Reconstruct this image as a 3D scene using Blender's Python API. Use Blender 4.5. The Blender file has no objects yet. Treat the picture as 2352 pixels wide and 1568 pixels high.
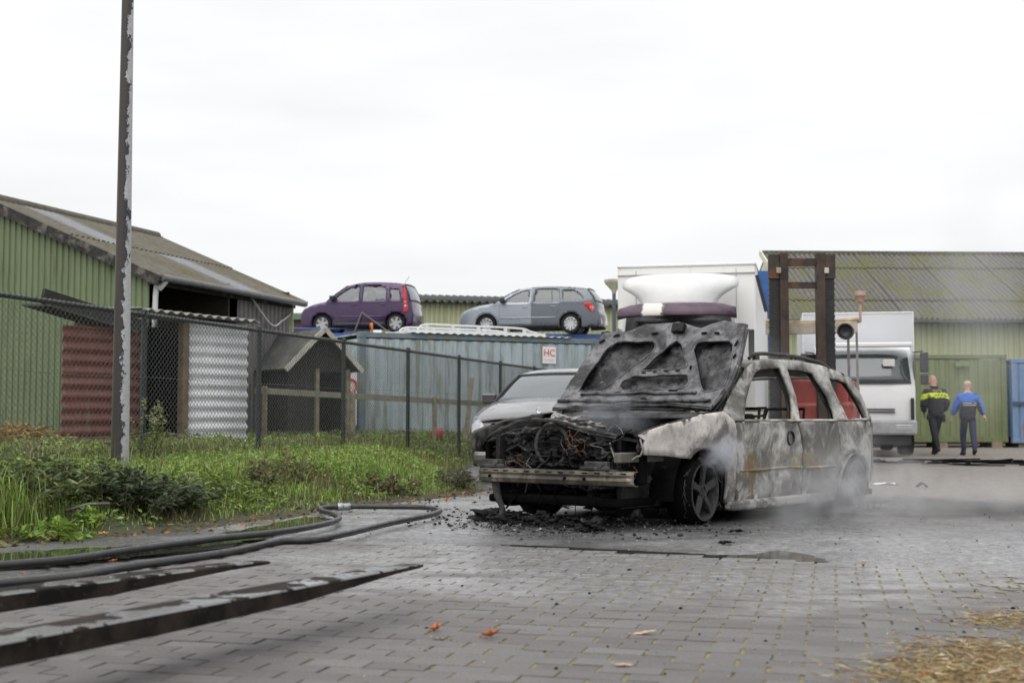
import bpy, bmesh, math, random
import numpy as np
from mathutils import Vector, Matrix
from mathutils.geometry import delaunay_2d_cdt
random.seed(7); RNG = np.random.default_rng(7)
SC = bpy.context.scene
COL = SC.collection
R = math.radians

# ------------------------------------------------------------------ camera
FPX, HCAM = 3000.0, 0.80                   # focal length in px of a 2352 px wide frame, camera height in m
PITCH = math.atan((960 - 784) / FPX)
cam_d = bpy.data.cameras.new('camera'); cam = bpy.data.objects.new('camera', cam_d); COL.objects.link(cam)
cam_d.sensor_width = 36; cam_d.lens = FPX / 2352 * 36
cam.location = (0, 0, HCAM); cam.rotation_euler = (R(90) + PITCH, 0, 0)
cam_d.clip_start = 0.1; cam_d.clip_end = 3000
cam_d.dof.use_dof = True; cam_d.dof.focus_distance = 10.2; cam_d.dof.aperture_fstop = 3.2
SC.camera = cam

# ------------------------------------------------------------------ sky: even overcast, brighter overhead
w = bpy.data.worlds.new('World'); SC.world = w; w.use_nodes = True
nt = w.node_tree; nt.nodes.clear()
def wn(t, **k):
    n = nt.nodes.new(t)
    for a, b in k.items(): setattr(n, a, b)
    return n
SUN_EL, SUN_AZ = R(52), R(205)             # azimuth clockwise from +Y: behind the camera, a little to its left
sky = wn('ShaderNodeTexSky'); sky.sky_type = 'NISHITA'; sky.sun_disc = False
sky.sun_elevation = SUN_EL; sky.sun_rotation = SUN_AZ; sky.air_density = 1; sky.dust_density = 5
bg1 = wn('ShaderNodeBackground'); bg1.inputs['Strength'].default_value = 0.08
nt.links.new(sky.outputs[0], bg1.inputs['Color'])
tc = wn('ShaderNodeTexCoord'); sp = wn('ShaderNodeSeparateXYZ'); nt.links.new(tc.outputs['Generated'], sp.inputs[0])
sq = wn('ShaderNodeMath', operation='MULTIPLY'); nt.links.new(sp.outputs['Z'], sq.inputs[0]); nt.links.new(sp.outputs['Z'], sq.inputs[1])
gr = wn('ShaderNodeMath', operation='MULTIPLY_ADD'); nt.links.new(sq.outputs[0], gr.inputs[0]); gr.inputs[1].default_value = 0.85; gr.inputs[2].default_value = 0.965
mp = wn('ShaderNodeMapping'); mp.inputs['Scale'].default_value = (1.6, 1.6, 7.0); nt.links.new(tc.outputs['Generated'], mp.inputs[0])
no = wn('ShaderNodeTexNoise'); no.inputs['Scale'].default_value = 1.5; no.inputs['Detail'].default_value = 4; no.inputs['Roughness'].default_value = 0.5
nt.links.new(mp.outputs[0], no.inputs['Vector'])
rp = wn('ShaderNodeValToRGB'); rp.color_ramp.elements[0].position = .34; rp.color_ramp.elements[1].position = .62
rp.color_ramp.elements[0].color = (.87, .88, .897, 1); rp.color_ramp.elements[1].color = (1, 1, 1, 1)
nt.links.new(no.outputs['Fac'], rp.inputs[0])
bg2 = wn('ShaderNodeBackground'); nt.links.new(rp.outputs[0], bg2.inputs['Color']); nt.links.new(gr.outputs[0], bg2.inputs['Strength'])
mx = wn('ShaderNodeMixShader'); mx.inputs[0].default_value = 0.94
nt.links.new(bg1.outputs[0], mx.inputs[1]); nt.links.new(bg2.outputs[0], mx.inputs[2])
wo = wn('ShaderNodeOutputWorld'); nt.links.new(mx.outputs[0], wo.inputs['Surface'])

# ------------------------------------------------------------------ sun behind thick cloud
sd = bpy.data.lights.new('sun', 'SUN'); sun = bpy.data.objects.new('sun', sd); COL.objects.link(sun)
sd.energy = 1.3; sd.angle = R(60); sd.color = (1, .975, .94)
sdir = Vector((math.sin(SUN_AZ) * math.cos(SUN_EL), math.cos(SUN_AZ) * math.cos(SUN_EL), math.sin(SUN_EL)))
sun.rotation_euler = (-sdir).to_track_quat('-Z', 'Y').to_euler(); sun.location = sdir * 60
SC.view_settings.view_transform = 'Standard'; SC.view_settings.look = 'None'
SC.view_settings.exposure = 0.12; SC.view_settings.gamma = 1
SC.view_settings.use_curve_mapping = False
SC.render.engine = 'CYCLES'
SC.cycles.use_denoising = True
SC.cycles.max_bounces = 8; SC.cycles.diffuse_bounces = 3; SC.cycles.glossy_bounces = 3; SC.cycles.transmission_bounces = 6
SC.cycles.volume_bounces = 1; SC.cycles.transparent_max_bounces = 12
SC.cycles.volume_step_rate = 2.0; SC.cycles.volume_max_steps = 128
SC.cycles.caustics_reflective = False; SC.cycles.caustics_refractive = False

# ------------------------------------------------------------------ pixel -> place (for laying the scene out in metres)
_cp, _sp = math.cos(PITCH), math.sin(PITCH)
def ray(u, v):
    a = (u - 1176) / FPX; b = (784 - v) / FPX
    return Vector((a, _cp - b * _sp, _sp + b * _cp))
def at(u, v, Y):
    d = ray(u, v); k = Y / d.y
    return Vector((d.x * k, Y, HCAM + d.z * k))
def gd(u, v, z=0.0):
    d = ray(u, v); k = (z - HCAM) / d.z
    return Vector((d.x * k, d.y * k, z))

# ------------------------------------------------------------------ objects
def setp(o, label=None, cat=None, group=None, kind=None):
    if label: o['label'] = label
    if cat: o['category'] = cat
    if group: o['group'] = group
    if kind: o['kind'] = kind
    return o
def thing(name, label, cat, loc=(0, 0, 0), rz=0.0, group=None):
    o = bpy.data.objects.new(name, None); COL.objects.link(o)
    o.empty_display_size = .2
    o.location = loc; o.rotation_euler = (0, 0, rz)
    return setp(o, label, cat, group)
def link(name, me, mat=None, parent=None, smooth=False, bevel=0, solid=0, sub=0, **k):
    o = bpy.data.objects.new(name, me); COL.objects.link(o)
    if mat is not None and not me.materials:
        for m in (mat if isinstance(mat, (list, tuple)) else [mat]): me.materials.append(m)
    if parent is not None: o.parent = parent
    if smooth:
        me.polygons.foreach_set('use_smooth', [True] * len(me.polygons))
        if isinstance(smooth, float): me.set_sharp_from_angle(angle=R(smooth))
    if solid:
        s = o.modifiers.new('solid', 'SOLIDIFY'); s.thickness = solid; s.offset = 0
    if bevel:
        b = o.modifiers.new('bevel', 'BEVEL'); b.width = bevel; b.segments = 2; b.limit_method = 'ANGLE'; b.angle_limit = R(40)
    if sub:
        b = o.modifiers.new('sub', 'SUBSURF'); b.levels = sub; b.render_levels = sub
    setp(o, **k)
    return o
class MB:
    def __init__(s): s.v = []; s.f = []
    def add(s, vs, fs):
        n = len(s.v); s.v += [tuple(p) for p in vs]; s.f += [tuple(i + n for i in f) for f in fs]; return s
    def box(s, c, d, rot=None):
        x, y, z = d[0] / 2, d[1] / 2, d[2] / 2
        vs = [Vector(p) for p in ((-x,-y,-z),(x,-y,-z),(x,y,-z),(-x,y,-z),(-x,-y,z),(x,-y,z),(x,y,z),(-x,y,z))]
        if rot is not None: vs = [rot @ p for p in vs]
        c = Vector(c)
        return s.add([p + c for p in vs], [(3,2,1,0),(4,5,6,7),(0,1,5,4),(1,2,6,5),(2,3,7,6),(3,0,4,7)])
    def bar(s, p0, p1, a, b, up=(0, 0, 1)):
        p0, p1 = Vector(p0), Vector(p1); d = p1 - p0; L = d.length; d.normalize()
        u = Vector(up)
        if abs(d.dot(u)) > .98: u = Vector((0, 1, 0))
        sx = d.cross(u).normalized(); uz = sx.cross(d)
        rot = Matrix((d, sx, uz)).transposed()
        return s.box((p0 + p1) / 2, (L, a, b), rot)
    def tube(s, pts, r, n=8, cap=True, closed=False):
        pts = [Vector(p) for p in pts]; m = len(pts)
        rs = r if isinstance(r, (list, tuple)) else [r] * m
        vs = []; prev = None
        for i, p in enumerate(pts):
            a = pts[(i - 1) % m] if (closed or i) else p
            b = pts[(i + 1) % m] if (closed or i < m - 1) else p
            t = (b - a)
            t = t.normalized() if t.length > 1e-9 else Vector((0, 0, 1))
            if prev is None:
                u = Vector((0, 0, 1)) if abs(t.z) < .9 else Vector((1, 0, 0))
                x = t.cross(u).normalized()
            else:
                x = prev - t * prev.dot(t)
                x = x.normalized() if x.length > 1e-6 else t.orthogonal().normalized()
            prev = x; y = t.cross(x)
            for k in range(n):
                q = 2 * math.pi * k / n
                vs.append(p + (x * math.cos(q) + y * math.sin(q)) * rs[i])
        fs = []
        for i in range(m if closed else m - 1):
            j = (i + 1) % m
            for k in range(n):
                l = (k + 1) % n
                fs.append((i * n + k, i * n + l, j * n + l, j * n + k))
        if cap and not closed:
            fs.append(tuple(range(n - 1, -1, -1))); fs.append(tuple(range((m - 1) * n, m * n)))
        return s.add(vs, fs)
    def cyl(s, p0, p1, r0, r1=None, n=16): return s.tube([p0, p1], [r0, r0 if r1 is None else r1], n)
    def lathe(s, prof, c=(0, 0, 0), axis='z', n=24):
        c = Vector(c); vs = []; m = len(prof)
        for r, h in prof:
            for k in range(n):
                q = 2 * math.pi * k / n; a, b = r * math.cos(q), r * math.sin(q)
                vs.append(c + Vector((a, b, h) if axis == 'z' else (a, h, b) if axis == 'y' else (h, a, b)))
        fs = []
        for i in range(m - 1):
            for k in range(n):
                l = (k + 1) % n; fs.append((i * n + k, i * n + l, (i + 1) * n + l, (i + 1) * n + k))
        return s.add(vs, fs)
    def grid(s, rows):
        n = len(rows[0]); vs = [p for r in rows for p in r]
        return s.add(vs, [(i * n + k, i * n + k + 1, (i + 1) * n + k + 1, (i + 1) * n + k) for i in range(len(rows) - 1) for k in range(n - 1)])
    def poly(s, pts): return s.add(pts, [tuple(range(len(pts)))])
    def prism(s, pts, d):
        pts = [Vector(p) for p in pts]; d = Vector(d); n = len(pts)
        return s.add(pts + [p + d for p in pts], [tuple(range(n - 1, -1, -1)), tuple(range(n, 2 * n))] + [(i, (i + 1) % n, (i + 1) % n + n, i + n) for i in range(n)])
    def mesh(s, name='mesh'):
        me = bpy.data.meshes.new(name); me.from_pydata([tuple(p) for p in s.v], [], s.f); me.update(); return me
    def build(s, name, mat, parent=None, fix=False, **k):
        me = s.mesh(name)
        if fix:
            bm = bmesh.new(); bm.from_mesh(me); bmesh.ops.recalc_face_normals(bm, faces=bm.faces); bm.to_mesh(me); bm.free()
        return link(name, me, mat, parent, **k)
def npmesh(name, V, F):
    """V (n,3) array, F (m,3|4) array -> mesh, fast"""
    V = np.asarray(V, np.float32); F = np.asarray(F, np.int32)
    me = bpy.data.meshes.new(name); k = F.shape[1]
    me.vertices.add(len(V)); me.vertices.foreach_set('co', V.ravel())
    me.loops.add(F.size); me.loops.foreach_set('vertex_index', F.ravel())
    me.polygons.add(len(F)); me.polygons.foreach_set('loop_start', np.arange(0, F.size, k, dtype=np.int32))
    me.update(calc_edges=True); return me
def vcol(me, C, name='tint'):
    """per-vertex natural colour variation (leaf to leaf)"""
    a = me.color_attributes.new(name, 'FLOAT_COLOR', 'POINT')
    C = np.asarray(C, np.float32)
    if C.shape[1] == 3: C = np.c_[C, np.ones(len(C), np.float32)]
    a.data.foreach_set('color', C.ravel())
def clone(o, parent=None):
    c = o.copy(); COL.objects.link(c); c.parent = parent
    for ch in list(o.children): clone(ch, c)
    return c
def bez(pts, n=6):
    """Catmull-Rom through pts"""
    P = [Vector(p) for p in pts]; out = []
    for i in range(len(P) - 1):
        a = P[i - 1] if i else P[i] * 2 - P[i + 1]; b, c = P[i], P[i + 1]; d = P[i + 2] if i + 2 < len(P) else c * 2 - b
        for k in range(n):
            t = k / n
            out.append(.5 * ((2 * b) + (c - a) * t + (2 * a - 5 * b + 4 * c - d) * t * t + (3 * b - a - 3 * c + d) * t ** 3))
    out.append(P[-1]); return out
def arc(cx, cz, r, a0, a1, n=12):
    return [(cx + r * math.cos(R(a0 + (a1 - a0) * i / n)), cz + r * math.sin(R(a0 + (a1 - a0) * i / n))) for i in range(n + 1)]
def inside(poly, pts):
    P = np.asarray(poly, float); Q = np.asarray(pts, float); x, y = Q[:, 0], Q[:, 1]; r = np.zeros(len(Q), bool); j = len(P) - 1
    for i in range(len(P)):
        xi, yi = P[i]; xj, yj = P[j]
        c = ((yi > y) != (yj > y)) & (x < (xj - xi) * (y - yi) / ((yj - yi) or 1e-12) + xi)
        r ^= c; j = i
    return r
def panel(outline, holes, step, fn, flip=False):
    """2-D outline with holes -> triangulated sheet, every vertex mapped by fn(a, b) -> 3-D"""
    pts = []; edges = []; rings = [outline] + list(holes)
    for ring in rings:
        ring = [tuple(p)[:2] for p in ring]; r2 = []
        for i, p in enumerate(ring):
            q = ring[(i + 1) % len(ring)]; d = math.hypot(q[0] - p[0], q[1] - p[1])
            if d < 1e-6: continue
            k = max(1, int(round(d / step)))
            for t in range(k): r2.append((p[0] + (q[0] - p[0]) * t / k, p[1] + (q[1] - p[1]) * t / k))
        n0 = len(pts); pts += r2; edges += [(n0 + i, n0 + (i + 1) % len(r2)) for i in range(len(r2))]
    B = np.array(pts); lo, hi = B.min(0), B.max(0)
    gx, gy = np.meshgrid(np.arange(lo[0] + step / 2, hi[0], step), np.arange(lo[1] + step / 2, hi[1], step))
    G = np.c_[gx.ravel(), gy.ravel()]
    if len(G):
        m = inside(outline, G)
        for h in holes: m &= ~inside(h, G)
        G = G[m]
        if len(G):
            d = np.full(len(G), 9.0)
            for i in range(0, len(B), 400):
                d = np.minimum(d, np.sqrt(((G[:, None] - B[None, i:i + 400]) ** 2).sum(2)).min(1))
            G = G[d > step * .45]
        pts += [tuple(g) for g in G]
    res = delaunay_2d_cdt([Vector(p) for p in pts], edges, [], 0, 1e-6)
    V2 = np.array([tuple(v) for v in res[0]]); F = np.array([tuple(f) for f in res[2]])
    Cn = V2[F].mean(1); m = inside(outline, Cn)
    for h in holes: m &= ~inside(h, Cn)
    F = F[m]
    if flip: F = F[:, ::-1]
    return npmesh('panel', np.array([tuple(fn(a, b)) for a, b in V2]), F)
def lerp(a, b, t): return a + (b - a) * t
def sstep(a, b, x):
    t = np.clip((x - a) / (b - a), 0, 1); return t * t * (3 - 2 * t)

# ------------------------------------------------------------------ materials
MATS = {}
class NB:
    """small node-building helper"""
    def __init__(s, name):
        s.m = bpy.data.materials.new(name); s.m.use_nodes = True; s.t = s.m.node_tree; s.t.nodes.clear()
        s.out = s.n('ShaderNodeOutputMaterial'); s.tc = s.n('ShaderNodeTexCoord'); s.geo = s.n('ShaderNodeNewGeometry')
    def n(s, t, **k):
        x = s.t.nodes.new(t)
        for a, b in k.items(): setattr(x, a, b)
        return x
    def l(s, a, b): s.t.links.new(a, b)
    def put(s, sock, val):
        if hasattr(val, 'is_linked'): s.l(val, sock)
        elif isinstance(val, (tuple, list)): sock.default_value = tuple(val) + ((1,) if len(val) == 3 and len(sock.default_value) == 4 else ())
        else: sock.default_value = val
    def vec(s, kind='Object', scale=(1, 1, 1), loc=(0, 0, 0), rot=(0, 0, 0)):
        src = s.geo.outputs['Position'] if kind == 'World' else s.tc.outputs[kind]
        mpn = s.n('ShaderNodeMapping'); s.l(src, mpn.inputs[0]); mpn.inputs['Scale'].default_value = scale
        mpn.inputs['Location'].default_value = loc; mpn.inputs['Rotation'].default_value = rot
        return mpn.outputs[0]
    def noise(s, vec, scale, detail=4, rough=.55, dist=0):
        x = s.n('ShaderNodeTexNoise'); s.l(vec, x.inputs['Vector']); x.inputs['Scale'].default_value = scale
        x.inputs['Detail'].default_value = detail; x.inputs['Roughness'].default_value = rough; x.inputs['Distortion'].default_value = dist
        return x.outputs['Fac']
    def voro(s, vec, scale, feat='F1', out='Distance'):
        x = s.n('ShaderNodeTexVoronoi', feature=feat); s.l(vec, x.inputs['Vector']); x.inputs['Scale'].default_value = scale
        return x.outputs[out]
    def mr(s, val, a, b, c=0., d=1., smooth=True):
        x = s.n('ShaderNodeMapRange', interpolation_type='SMOOTHSTEP' if smooth else 'LINEAR'); s.put(x.inputs['Value'], val)
        for i, q in zip(('From Min', 'From Max', 'To Min', 'To Max'), (a, b, c, d)): x.inputs[i].default_value = q
        return x.outputs['Result']
    def math(s, op, a, b=0., c=0.):
        x = s.n('ShaderNodeMath', operation=op); s.put(x.inputs[0], a); s.put(x.inputs[1], b); s.put(x.inputs[2], c); return x.outputs[0]
    def mix(s, f, a, b, mode='MIX'):
        x = s.n('ShaderNodeMix', data_type='RGBA', blend_type=mode); s.put(x.inputs[0], f); s.put(x.inputs[6], a); s.put(x.inputs[7], b); return x.outputs[2]
    def bump(s, h, strength=.3, dist=.01, normal=None):
        x = s.n('ShaderNodeBump'); s.put(x.inputs['Height'], h); x.inputs['Strength'].default_value = strength; x.inputs['Distance'].default_value = dist
        if normal is not None: s.l(normal, x.inputs['Normal'])
        return x.outputs[0]
    def pbsdf(s, col, rough=.6, metal=0., normal=None, spec=.5, **k):
        p = s.n('ShaderNodeBsdfPrincipled'); s.put(p.inputs['Base Color'], col); s.put(p.inputs['Roughness'], rough); s.put(p.inputs['Metallic'], metal)
        s.put(p.inputs['Specular IOR Level'], spec)
        if normal is not None: s.l(normal, p.inputs['Normal'])
        for a, b in k.items(): s.put(p.inputs[a.replace('_', ' ')], b)
        s.l(p.outputs[0], s.out.inputs['Surface']); s.p = p
        return s.m
def plain(name, col, rough=.6, metal=0., var=.15, scale=6., bump=.15, dirt=None, dirt_amt=.35, dscale=2.5, spec=.5, streak=False, coat=0., fine=60):
    """painted / bare surface with uneven tone, fine relief and dirt patches"""
    if name in MATS: return MATS[name]
    b = NB(name); v = b.vec('Object')
    n1 = b.noise(v, scale, 5, .6); f = b.mr(n1, .3, .7)
    c0 = tuple(max(0, c * (1 - var)) for c in col); c1 = tuple(min(1, c * (1 + var)) for c in col)
    c = b.mix(f, c0, c1)
    rr = b.mr(b.noise(v, scale * 2.3, 4), .3, .7, max(.03, rough - .12), min(1, rough + .12))
    if dirt is not None:
        vd = b.vec('Object', (dscale * 3, dscale * 3, dscale * .35) if streak else (dscale,) * 3)
        d = b.mr(b.noise(vd, 1, 6, .65), .62 - dirt_amt * .4, .78 - dirt_amt * .25)
        c = b.mix(d, c, dirt)
        rr = b.mix(d, rr, (.85, .85, .85))
    nb = b.bump(b.noise(v, fine, 3), bump, .004) if bump else None
    m = b.pbsdf(c, rr, metal, nb, spec)
    if coat: b.p.inputs['Coat Weight'].default_value = coat; b.p.inputs['Coat Roughness'].default_value = .06
    MATS[name] = m; return m
def glass(name, tint=(.55, .6, .62), alpha=.5, rough=.04):
    """car glass: reflects the sky, lets part of the view through"""
    if name in MATS: return MATS[name]
    b = NB(name)
    tr = b.n('ShaderNodeBsdfTransparent'); tr.inputs[0].default_value = tint + (1,)
    gl = b.n('ShaderNodeBsdfGlossy'); gl.inputs['Roughness'].default_value = rough; gl.inputs[0].default_value = (.95, .97, 1, 1)
    df = b.n('ShaderNodeBsdfDiffuse'); df.inputs[0].default_value = (.10, .11, .11, 1)
    fr = b.n('ShaderNodeLayerWeight'); fr.inputs[0].default_value = .5
    fac = b.math('MULTIPLY_ADD', b.math('POWER', fr.outputs['Facing'], 4.), .8, .09)
    m1 = b.n('ShaderNodeMixShader'); m1.inputs[0].default_value = alpha; b.l(tr.outputs[0], m1.inputs[1]); b.l(df.outputs[0], m1.inputs[2])
    m2 = b.n('ShaderNodeMixShader'); b.l(fac, m2.inputs[0]); b.l(m1.outputs[0], m2.inputs[1]); b.l(gl.outputs[0], m2.inputs[2])
    b.l(m2.outputs[0], b.out.inputs['Surface'])
    MATS[name] = b.m; return b.m
M_black = plain('black_plastic', (.018, .018, .02), .55)
M_tyre = plain('tyre_rubber', (.016, .016, .017), .85, bump=.4, spec=.25)
M_steel = plain('worn_steel', (.30, .31, .32), .45, .8, dirt=(.10, .06, .04))
M_alloy = plain('alloy', (.55, .56, .58), .32, .75, var=.05, bump=.05)
M_chrome = plain('chrome', (.82, .83, .85), .12, 1., var=.02, bump=0)
M_white = plain('white_paint', (.78, .79, .79), .35, var=.03, dirt=(.55, .53, .48), dirt_amt=.15, streak=True, bump=.03)
M_wood = plain('weathered_wood', (.23, .19, .13), .85, var=.3, scale=9, bump=.5)
M_palewood = plain('pale_painted_wood', (.42, .41, .36), .8, var=.15, dirt=(.25, .22, .15), bump=.3)
M_red = plain('red_lamp', (.55, .02, .02), .15, var=.05, bump=0)
M_lens = plain('clear_lamp', (.36, .37, .385), .14, .25, var=.06, bump=0)
M_glass = glass('car_glass')
M_glass_d = glass('dark_car_glass', (.35, .38, .40), .62)
M_interior = plain('car_interior', (.035, .036, .04), .8)
M_orange = plain('orange_plate', (.80, .48, .05), .4, var=.05)
# ================================================================== GROUND
CAR_TH = R(39.5); CAR_D = 9.72; CAR_U = 1616
_Fv = Vector((-math.sin(CAR_TH), -math.cos(CAR_TH), 0)); _Lv = Vector((math.cos(CAR_TH), -math.sin(CAR_TH), 0))
_W = Vector(((CAR_U - 1176) / FPX * CAR_D, CAR_D, 0))
CAR_O = _W + _Fv * .88 - _Lv * .80          # ground point under the middle of the nose
CAR_A = R(90) - CAR_TH
CARK = 1.06                                  # the car stands a little farther off and is that much larger
CAR_P = Vector((CAR_O.x * CARK, CAR_O.y * CARK, HCAM - HCAM * CARK))
def car_pt(x, y, z=0):                       # car frame (x from nose to tail, y to the far side) -> place
    return Vector((CAR_P.x, CAR_P.y, 0)) + (-_Fv * x - _Lv * y + Vector((0, 0, z))) * CARK
CARC = car_pt(2.2, 0)

EDGE = [(2, -8), (6.4, -5.4), (7.6, -4.3), (8.73, -3.42), (9.6, -2.55), (11.7, -1.78), (13.7, -.86), (15, -.42), (17, -.55), (20, -1.0), (24, -.7), (28, .1), (33, 2.5), (45, 3)]
EY = np.array([e[0] for e in EDGE]); EX = np.array([e[1] for e in EDGE])
FENCE0 = Vector((-3.12, 16.1, 0)); FDIR = Vector((2.885, 9.9, 0)).normalized()
def fence_x(Y): return FENCE0.x + (Y - FENCE0.y) * FDIR.x / FDIR.y
def hnoise(X, Y):
    return (np.sin(X * 3.1 + Y * 1.7) + np.sin(X * 1.3 - Y * 2.9 + 1) + .6 * np.sin(X * 6.3 + Y * 5.1 + 2) + .5 * np.sin(X * 9.7 - Y * 8.3)) / 3.1
def terr(X, Y):
    X = np.asarray(X, float); Y = np.asarray(Y, float)
    d = np.interp(Y, EY, EX) + .10 * hnoise(X * 2, Y * 2) - X
    return np.where(d > 0, .26 * sstep(0, 1.3, d) + .04 * sstep(0.1, .8, d) * hnoise(X, Y), -.03 * sstep(0, -.3, d) * 0 - .05 * sstep(0, -.25, d))

def ell(b, cx, cy, rx, ry, rot=0., wob=.0, wscale=1.5):
    """0 at the middle, 1 on the rim of a ground ellipse, rim broken up by noise"""
    v = b.vec('World', loc=(-cx, -cy, 0)); r = b.n('ShaderNodeVectorRotate', rotation_type='Z_AXIS'); b.l(v, r.inputs['Vector']); r.inputs['Angle'].default_value = -rot
    m = b.n('ShaderNodeVectorMath', operation='MULTIPLY'); b.l(r.outputs[0], m.inputs[0]); m.inputs[1].default_value = (1 / rx, 1 / ry, 0)
    q = b.n('ShaderNodeVectorMath', operation='LENGTH'); b.l(m.outputs[0], q.inputs[0])
    if wob:
        nz = b.noise(b.vec('World'), wscale, 5, .6)
        return b.math('ADD', q.outputs['Value'], b.mr(nz, .25, .75, -wob, wob, False))
    return q.outputs['Value']
def asphalt():
    b = NB('wet_asphalt'); wv = b.vec('World')
    sep = b.n('ShaderNodeSeparateXYZ'); b.l(b.geo.outputs['Position'], sep.inputs[0]); X, Y = sep.outputs['X'], sep.outputs['Y']
    big = b.noise(wv, .9, 5, .6); fine = b.noise(wv, 120, 2, .7); mid = b.noise(wv, 14, 4, .6)
    wy = b.math('ADD', Y, b.mr(big, .25, .75, -1.1, 1.1, False))
    dry = b.math('MULTIPLY', b.mr(X, 2.0, 3.6), b.mr(wy, 10.0, 11.6))
    agg = b.voro(wv, 62)
    cd = b.mix(b.mr(mid, .3, .7), (.23, .20, .172), (.33, .295, .26))
    cd = b.mix(b.mr(agg, .1, .6), b.mix(.5, cd, (.16, .135, .115)), cd)
    cw = b.mix(b.mr(agg, .15, .55), (.045, .046, .048), (.17, .17, .175))
    cw = b.mix(b.mr(big, .35, .65), cw, b.mix(.45, cw, (.09, .085, .08)))
    c = b.mix(dry, cw, cd)
    # pale patches painted into the base colour for sky sheen on wet asphalt
    sheen_ = b.math('MAXIMUM', b.mr(ell(b, -.75, 11.6, 1.5, 3.4, R(-14), .4, 1.6), .5, 1.1, 1, 0), b.mr(ell(b, 3.6, 8.1, 3.4, 1.5, R(-10), .4, 1.6), .5, 1.1, .75, 0))
    c = b.mix(b.math('MULTIPLY', sheen_, b.mr(b.noise(wv, 18, 6, .72), .36, .58, .15, .85)), c, (.42, .42, .43))
    # soot and ash burnt onto the surface round the wreck
    s1 = b.mr(ell(b, CARC.x + .1, CARC.y - .1, 2.75, 1.55, CAR_A, .35, 2.2), .55, 1.0, 1, 0)
    s2 = b.mr(ell(b, 3.9, 12.4, 1.75, 2.0, R(15), .3, 1.6), .45, 1.05, .95, 0)
    s3 = b.math('MULTIPLY', b.mr(ell(b, 8.0, 24.2, 3.6, 2.0, R(-4), .2, .5), .6, 1.05, 1, 0), b.mr(b.noise(b.vec('World', (.5, 2.2, 1)), 1.3, 5, .7), .44, .58))
    s4 = b.math('MULTIPLY', b.mr(Y, 7.5, 9.5), b.mr(b.noise(b.vec('World', (1, 1.6, 1)), 2.3, 6, .7), .56, .66, 0, .75))
    soot = b.math('MAXIMUM', b.math('MAXIMUM', s1, s2), b.math('MAXIMUM', s3, b.math('MULTIPLY', s4, b.math('SUBTRACT', 1., dry))))
    c = b.mix(b.math('MULTIPLY', soot, .88), c, (.014, .014, .015))
    ash = b.math('MULTIPLY', b.mr(ell(b, CARC.x, CARC.y - .3, 3.2, 1.9, CAR_A, .3, 3), .7, 1.1, 1, 0), b.mr(b.noise(wv, 26, 5, .75), .62, .72))
    c = b.mix(b.math('MULTIPLY', ash, .5), c, (.26, .26, .26))
    film = b.mr(b.noise(b.vec('World', (1, 1.7, 1)), 1.1, 5, .6), .38, .62)
    rw = b.mr(film, 0, 1, .42, .20); rw = b.math('MAXIMUM', rw, b.math('MULTIPLY', soot, .5))
    r = b.mix(dry, (.6, .6, .6), (.9, .9, .9))
    clod = b.noise(wv, 26, 7, .78); hgt = b.math('ADD', b.math('ADD', b.math('MULTIPLY', fine, .6), agg), b.math('MULTIPLY', clod, 2.2))
    c = b.mix(b.mr(clod, .42, .60, .65, 0), c, (.022, .022, .022))
    m = b.pbsdf(c, r, 0, b.bump(hgt, .6, .006), .4)
    b.put(b.p.inputs['Coat Weight'], b.math('MULTIPLY', b.math('SUBTRACT', 1., b.math('MULTIPLY', soot, .8)), b.math('MULTIPLY', b.math('SUBTRACT', 1., dry), b.math('MULTIPLY', b.mr(film, 0, 1, .65, 1.0), b.mr(clod, .38, .62, .55, 1.0))))); b.put(b.p.inputs['Coat Roughness'], b.math('MULTIPLY', rw, .7)); b.l(b.bump(hgt, .25, .004), b.p.inputs['Coat Normal'])
    return m
def brickmat():
    b = NB('paving_brick'); wv = b.vec('World'); oi = b.n('ShaderNodeObjectInfo')
    rnd = b.math('FRACT', b.math('ADD', oi.outputs['Random'], b.geo.outputs['Random Per Island']))
    per = b.voro(b.vec('World', (1, 1, .0)), 5.0, out='Color')
    n1 = b.noise(wv, 3.0, 5, .6); n2 = b.noise(wv, 90, 3, .7)
    c = b.mix(b.mr(n1, .3, .7), (.125, .118, .116), (.185, .175, .171))
    c = b.mix(b.mr(rnd, 0, 1, 0, .65, False), c, (.10, .085, .078)); c = b.mix(b.mr(b.math('FRACT', b.math('MULTIPLY', rnd, 7.3)), .6, 1, 0, .5, False), c, (.21, .20, .195))
    c = b.mix(b.mr(n2, .35, .75), b.mix(.45, c, (.035, .033, .032)), c)
    spk = b.mr(b.voro(wv, 95), .0, .22, 1, 0)
    c = b.mix(b.math('MULTIPLY', spk, .6), c, (.36, .35, .33))
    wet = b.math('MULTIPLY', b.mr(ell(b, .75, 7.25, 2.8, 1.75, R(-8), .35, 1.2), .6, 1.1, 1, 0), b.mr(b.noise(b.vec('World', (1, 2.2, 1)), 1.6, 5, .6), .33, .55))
    c = b.mix(b.math('MULTIPLY', wet, b.mr(b.noise(wv, 16, 6, .7), .36, .60, .1, .75)), c, (.30, .30, .298))  # base colour lightened where wet: sky sheen painted in
    r = b.mr(n1, .3, .7, .58, .80)
    nb = b.bump(n2, .5, .004)
    cl = b.noise(wv, 38, 6, .75); m = b.pbsdf(c, r, 0, nb, .45); b.put(b.p.inputs['Coat Weight'], b.math('MULTIPLY', wet, b.mr(cl, .38, .60, .6, 1.0))); b.p.inputs['Coat Roughness'].default_value = .13; b.l(b.bump(b.math('ADD', n2, b.voro(wv, 75)), .16, .004), b.p.inputs['Coat Normal']); return m
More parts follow.
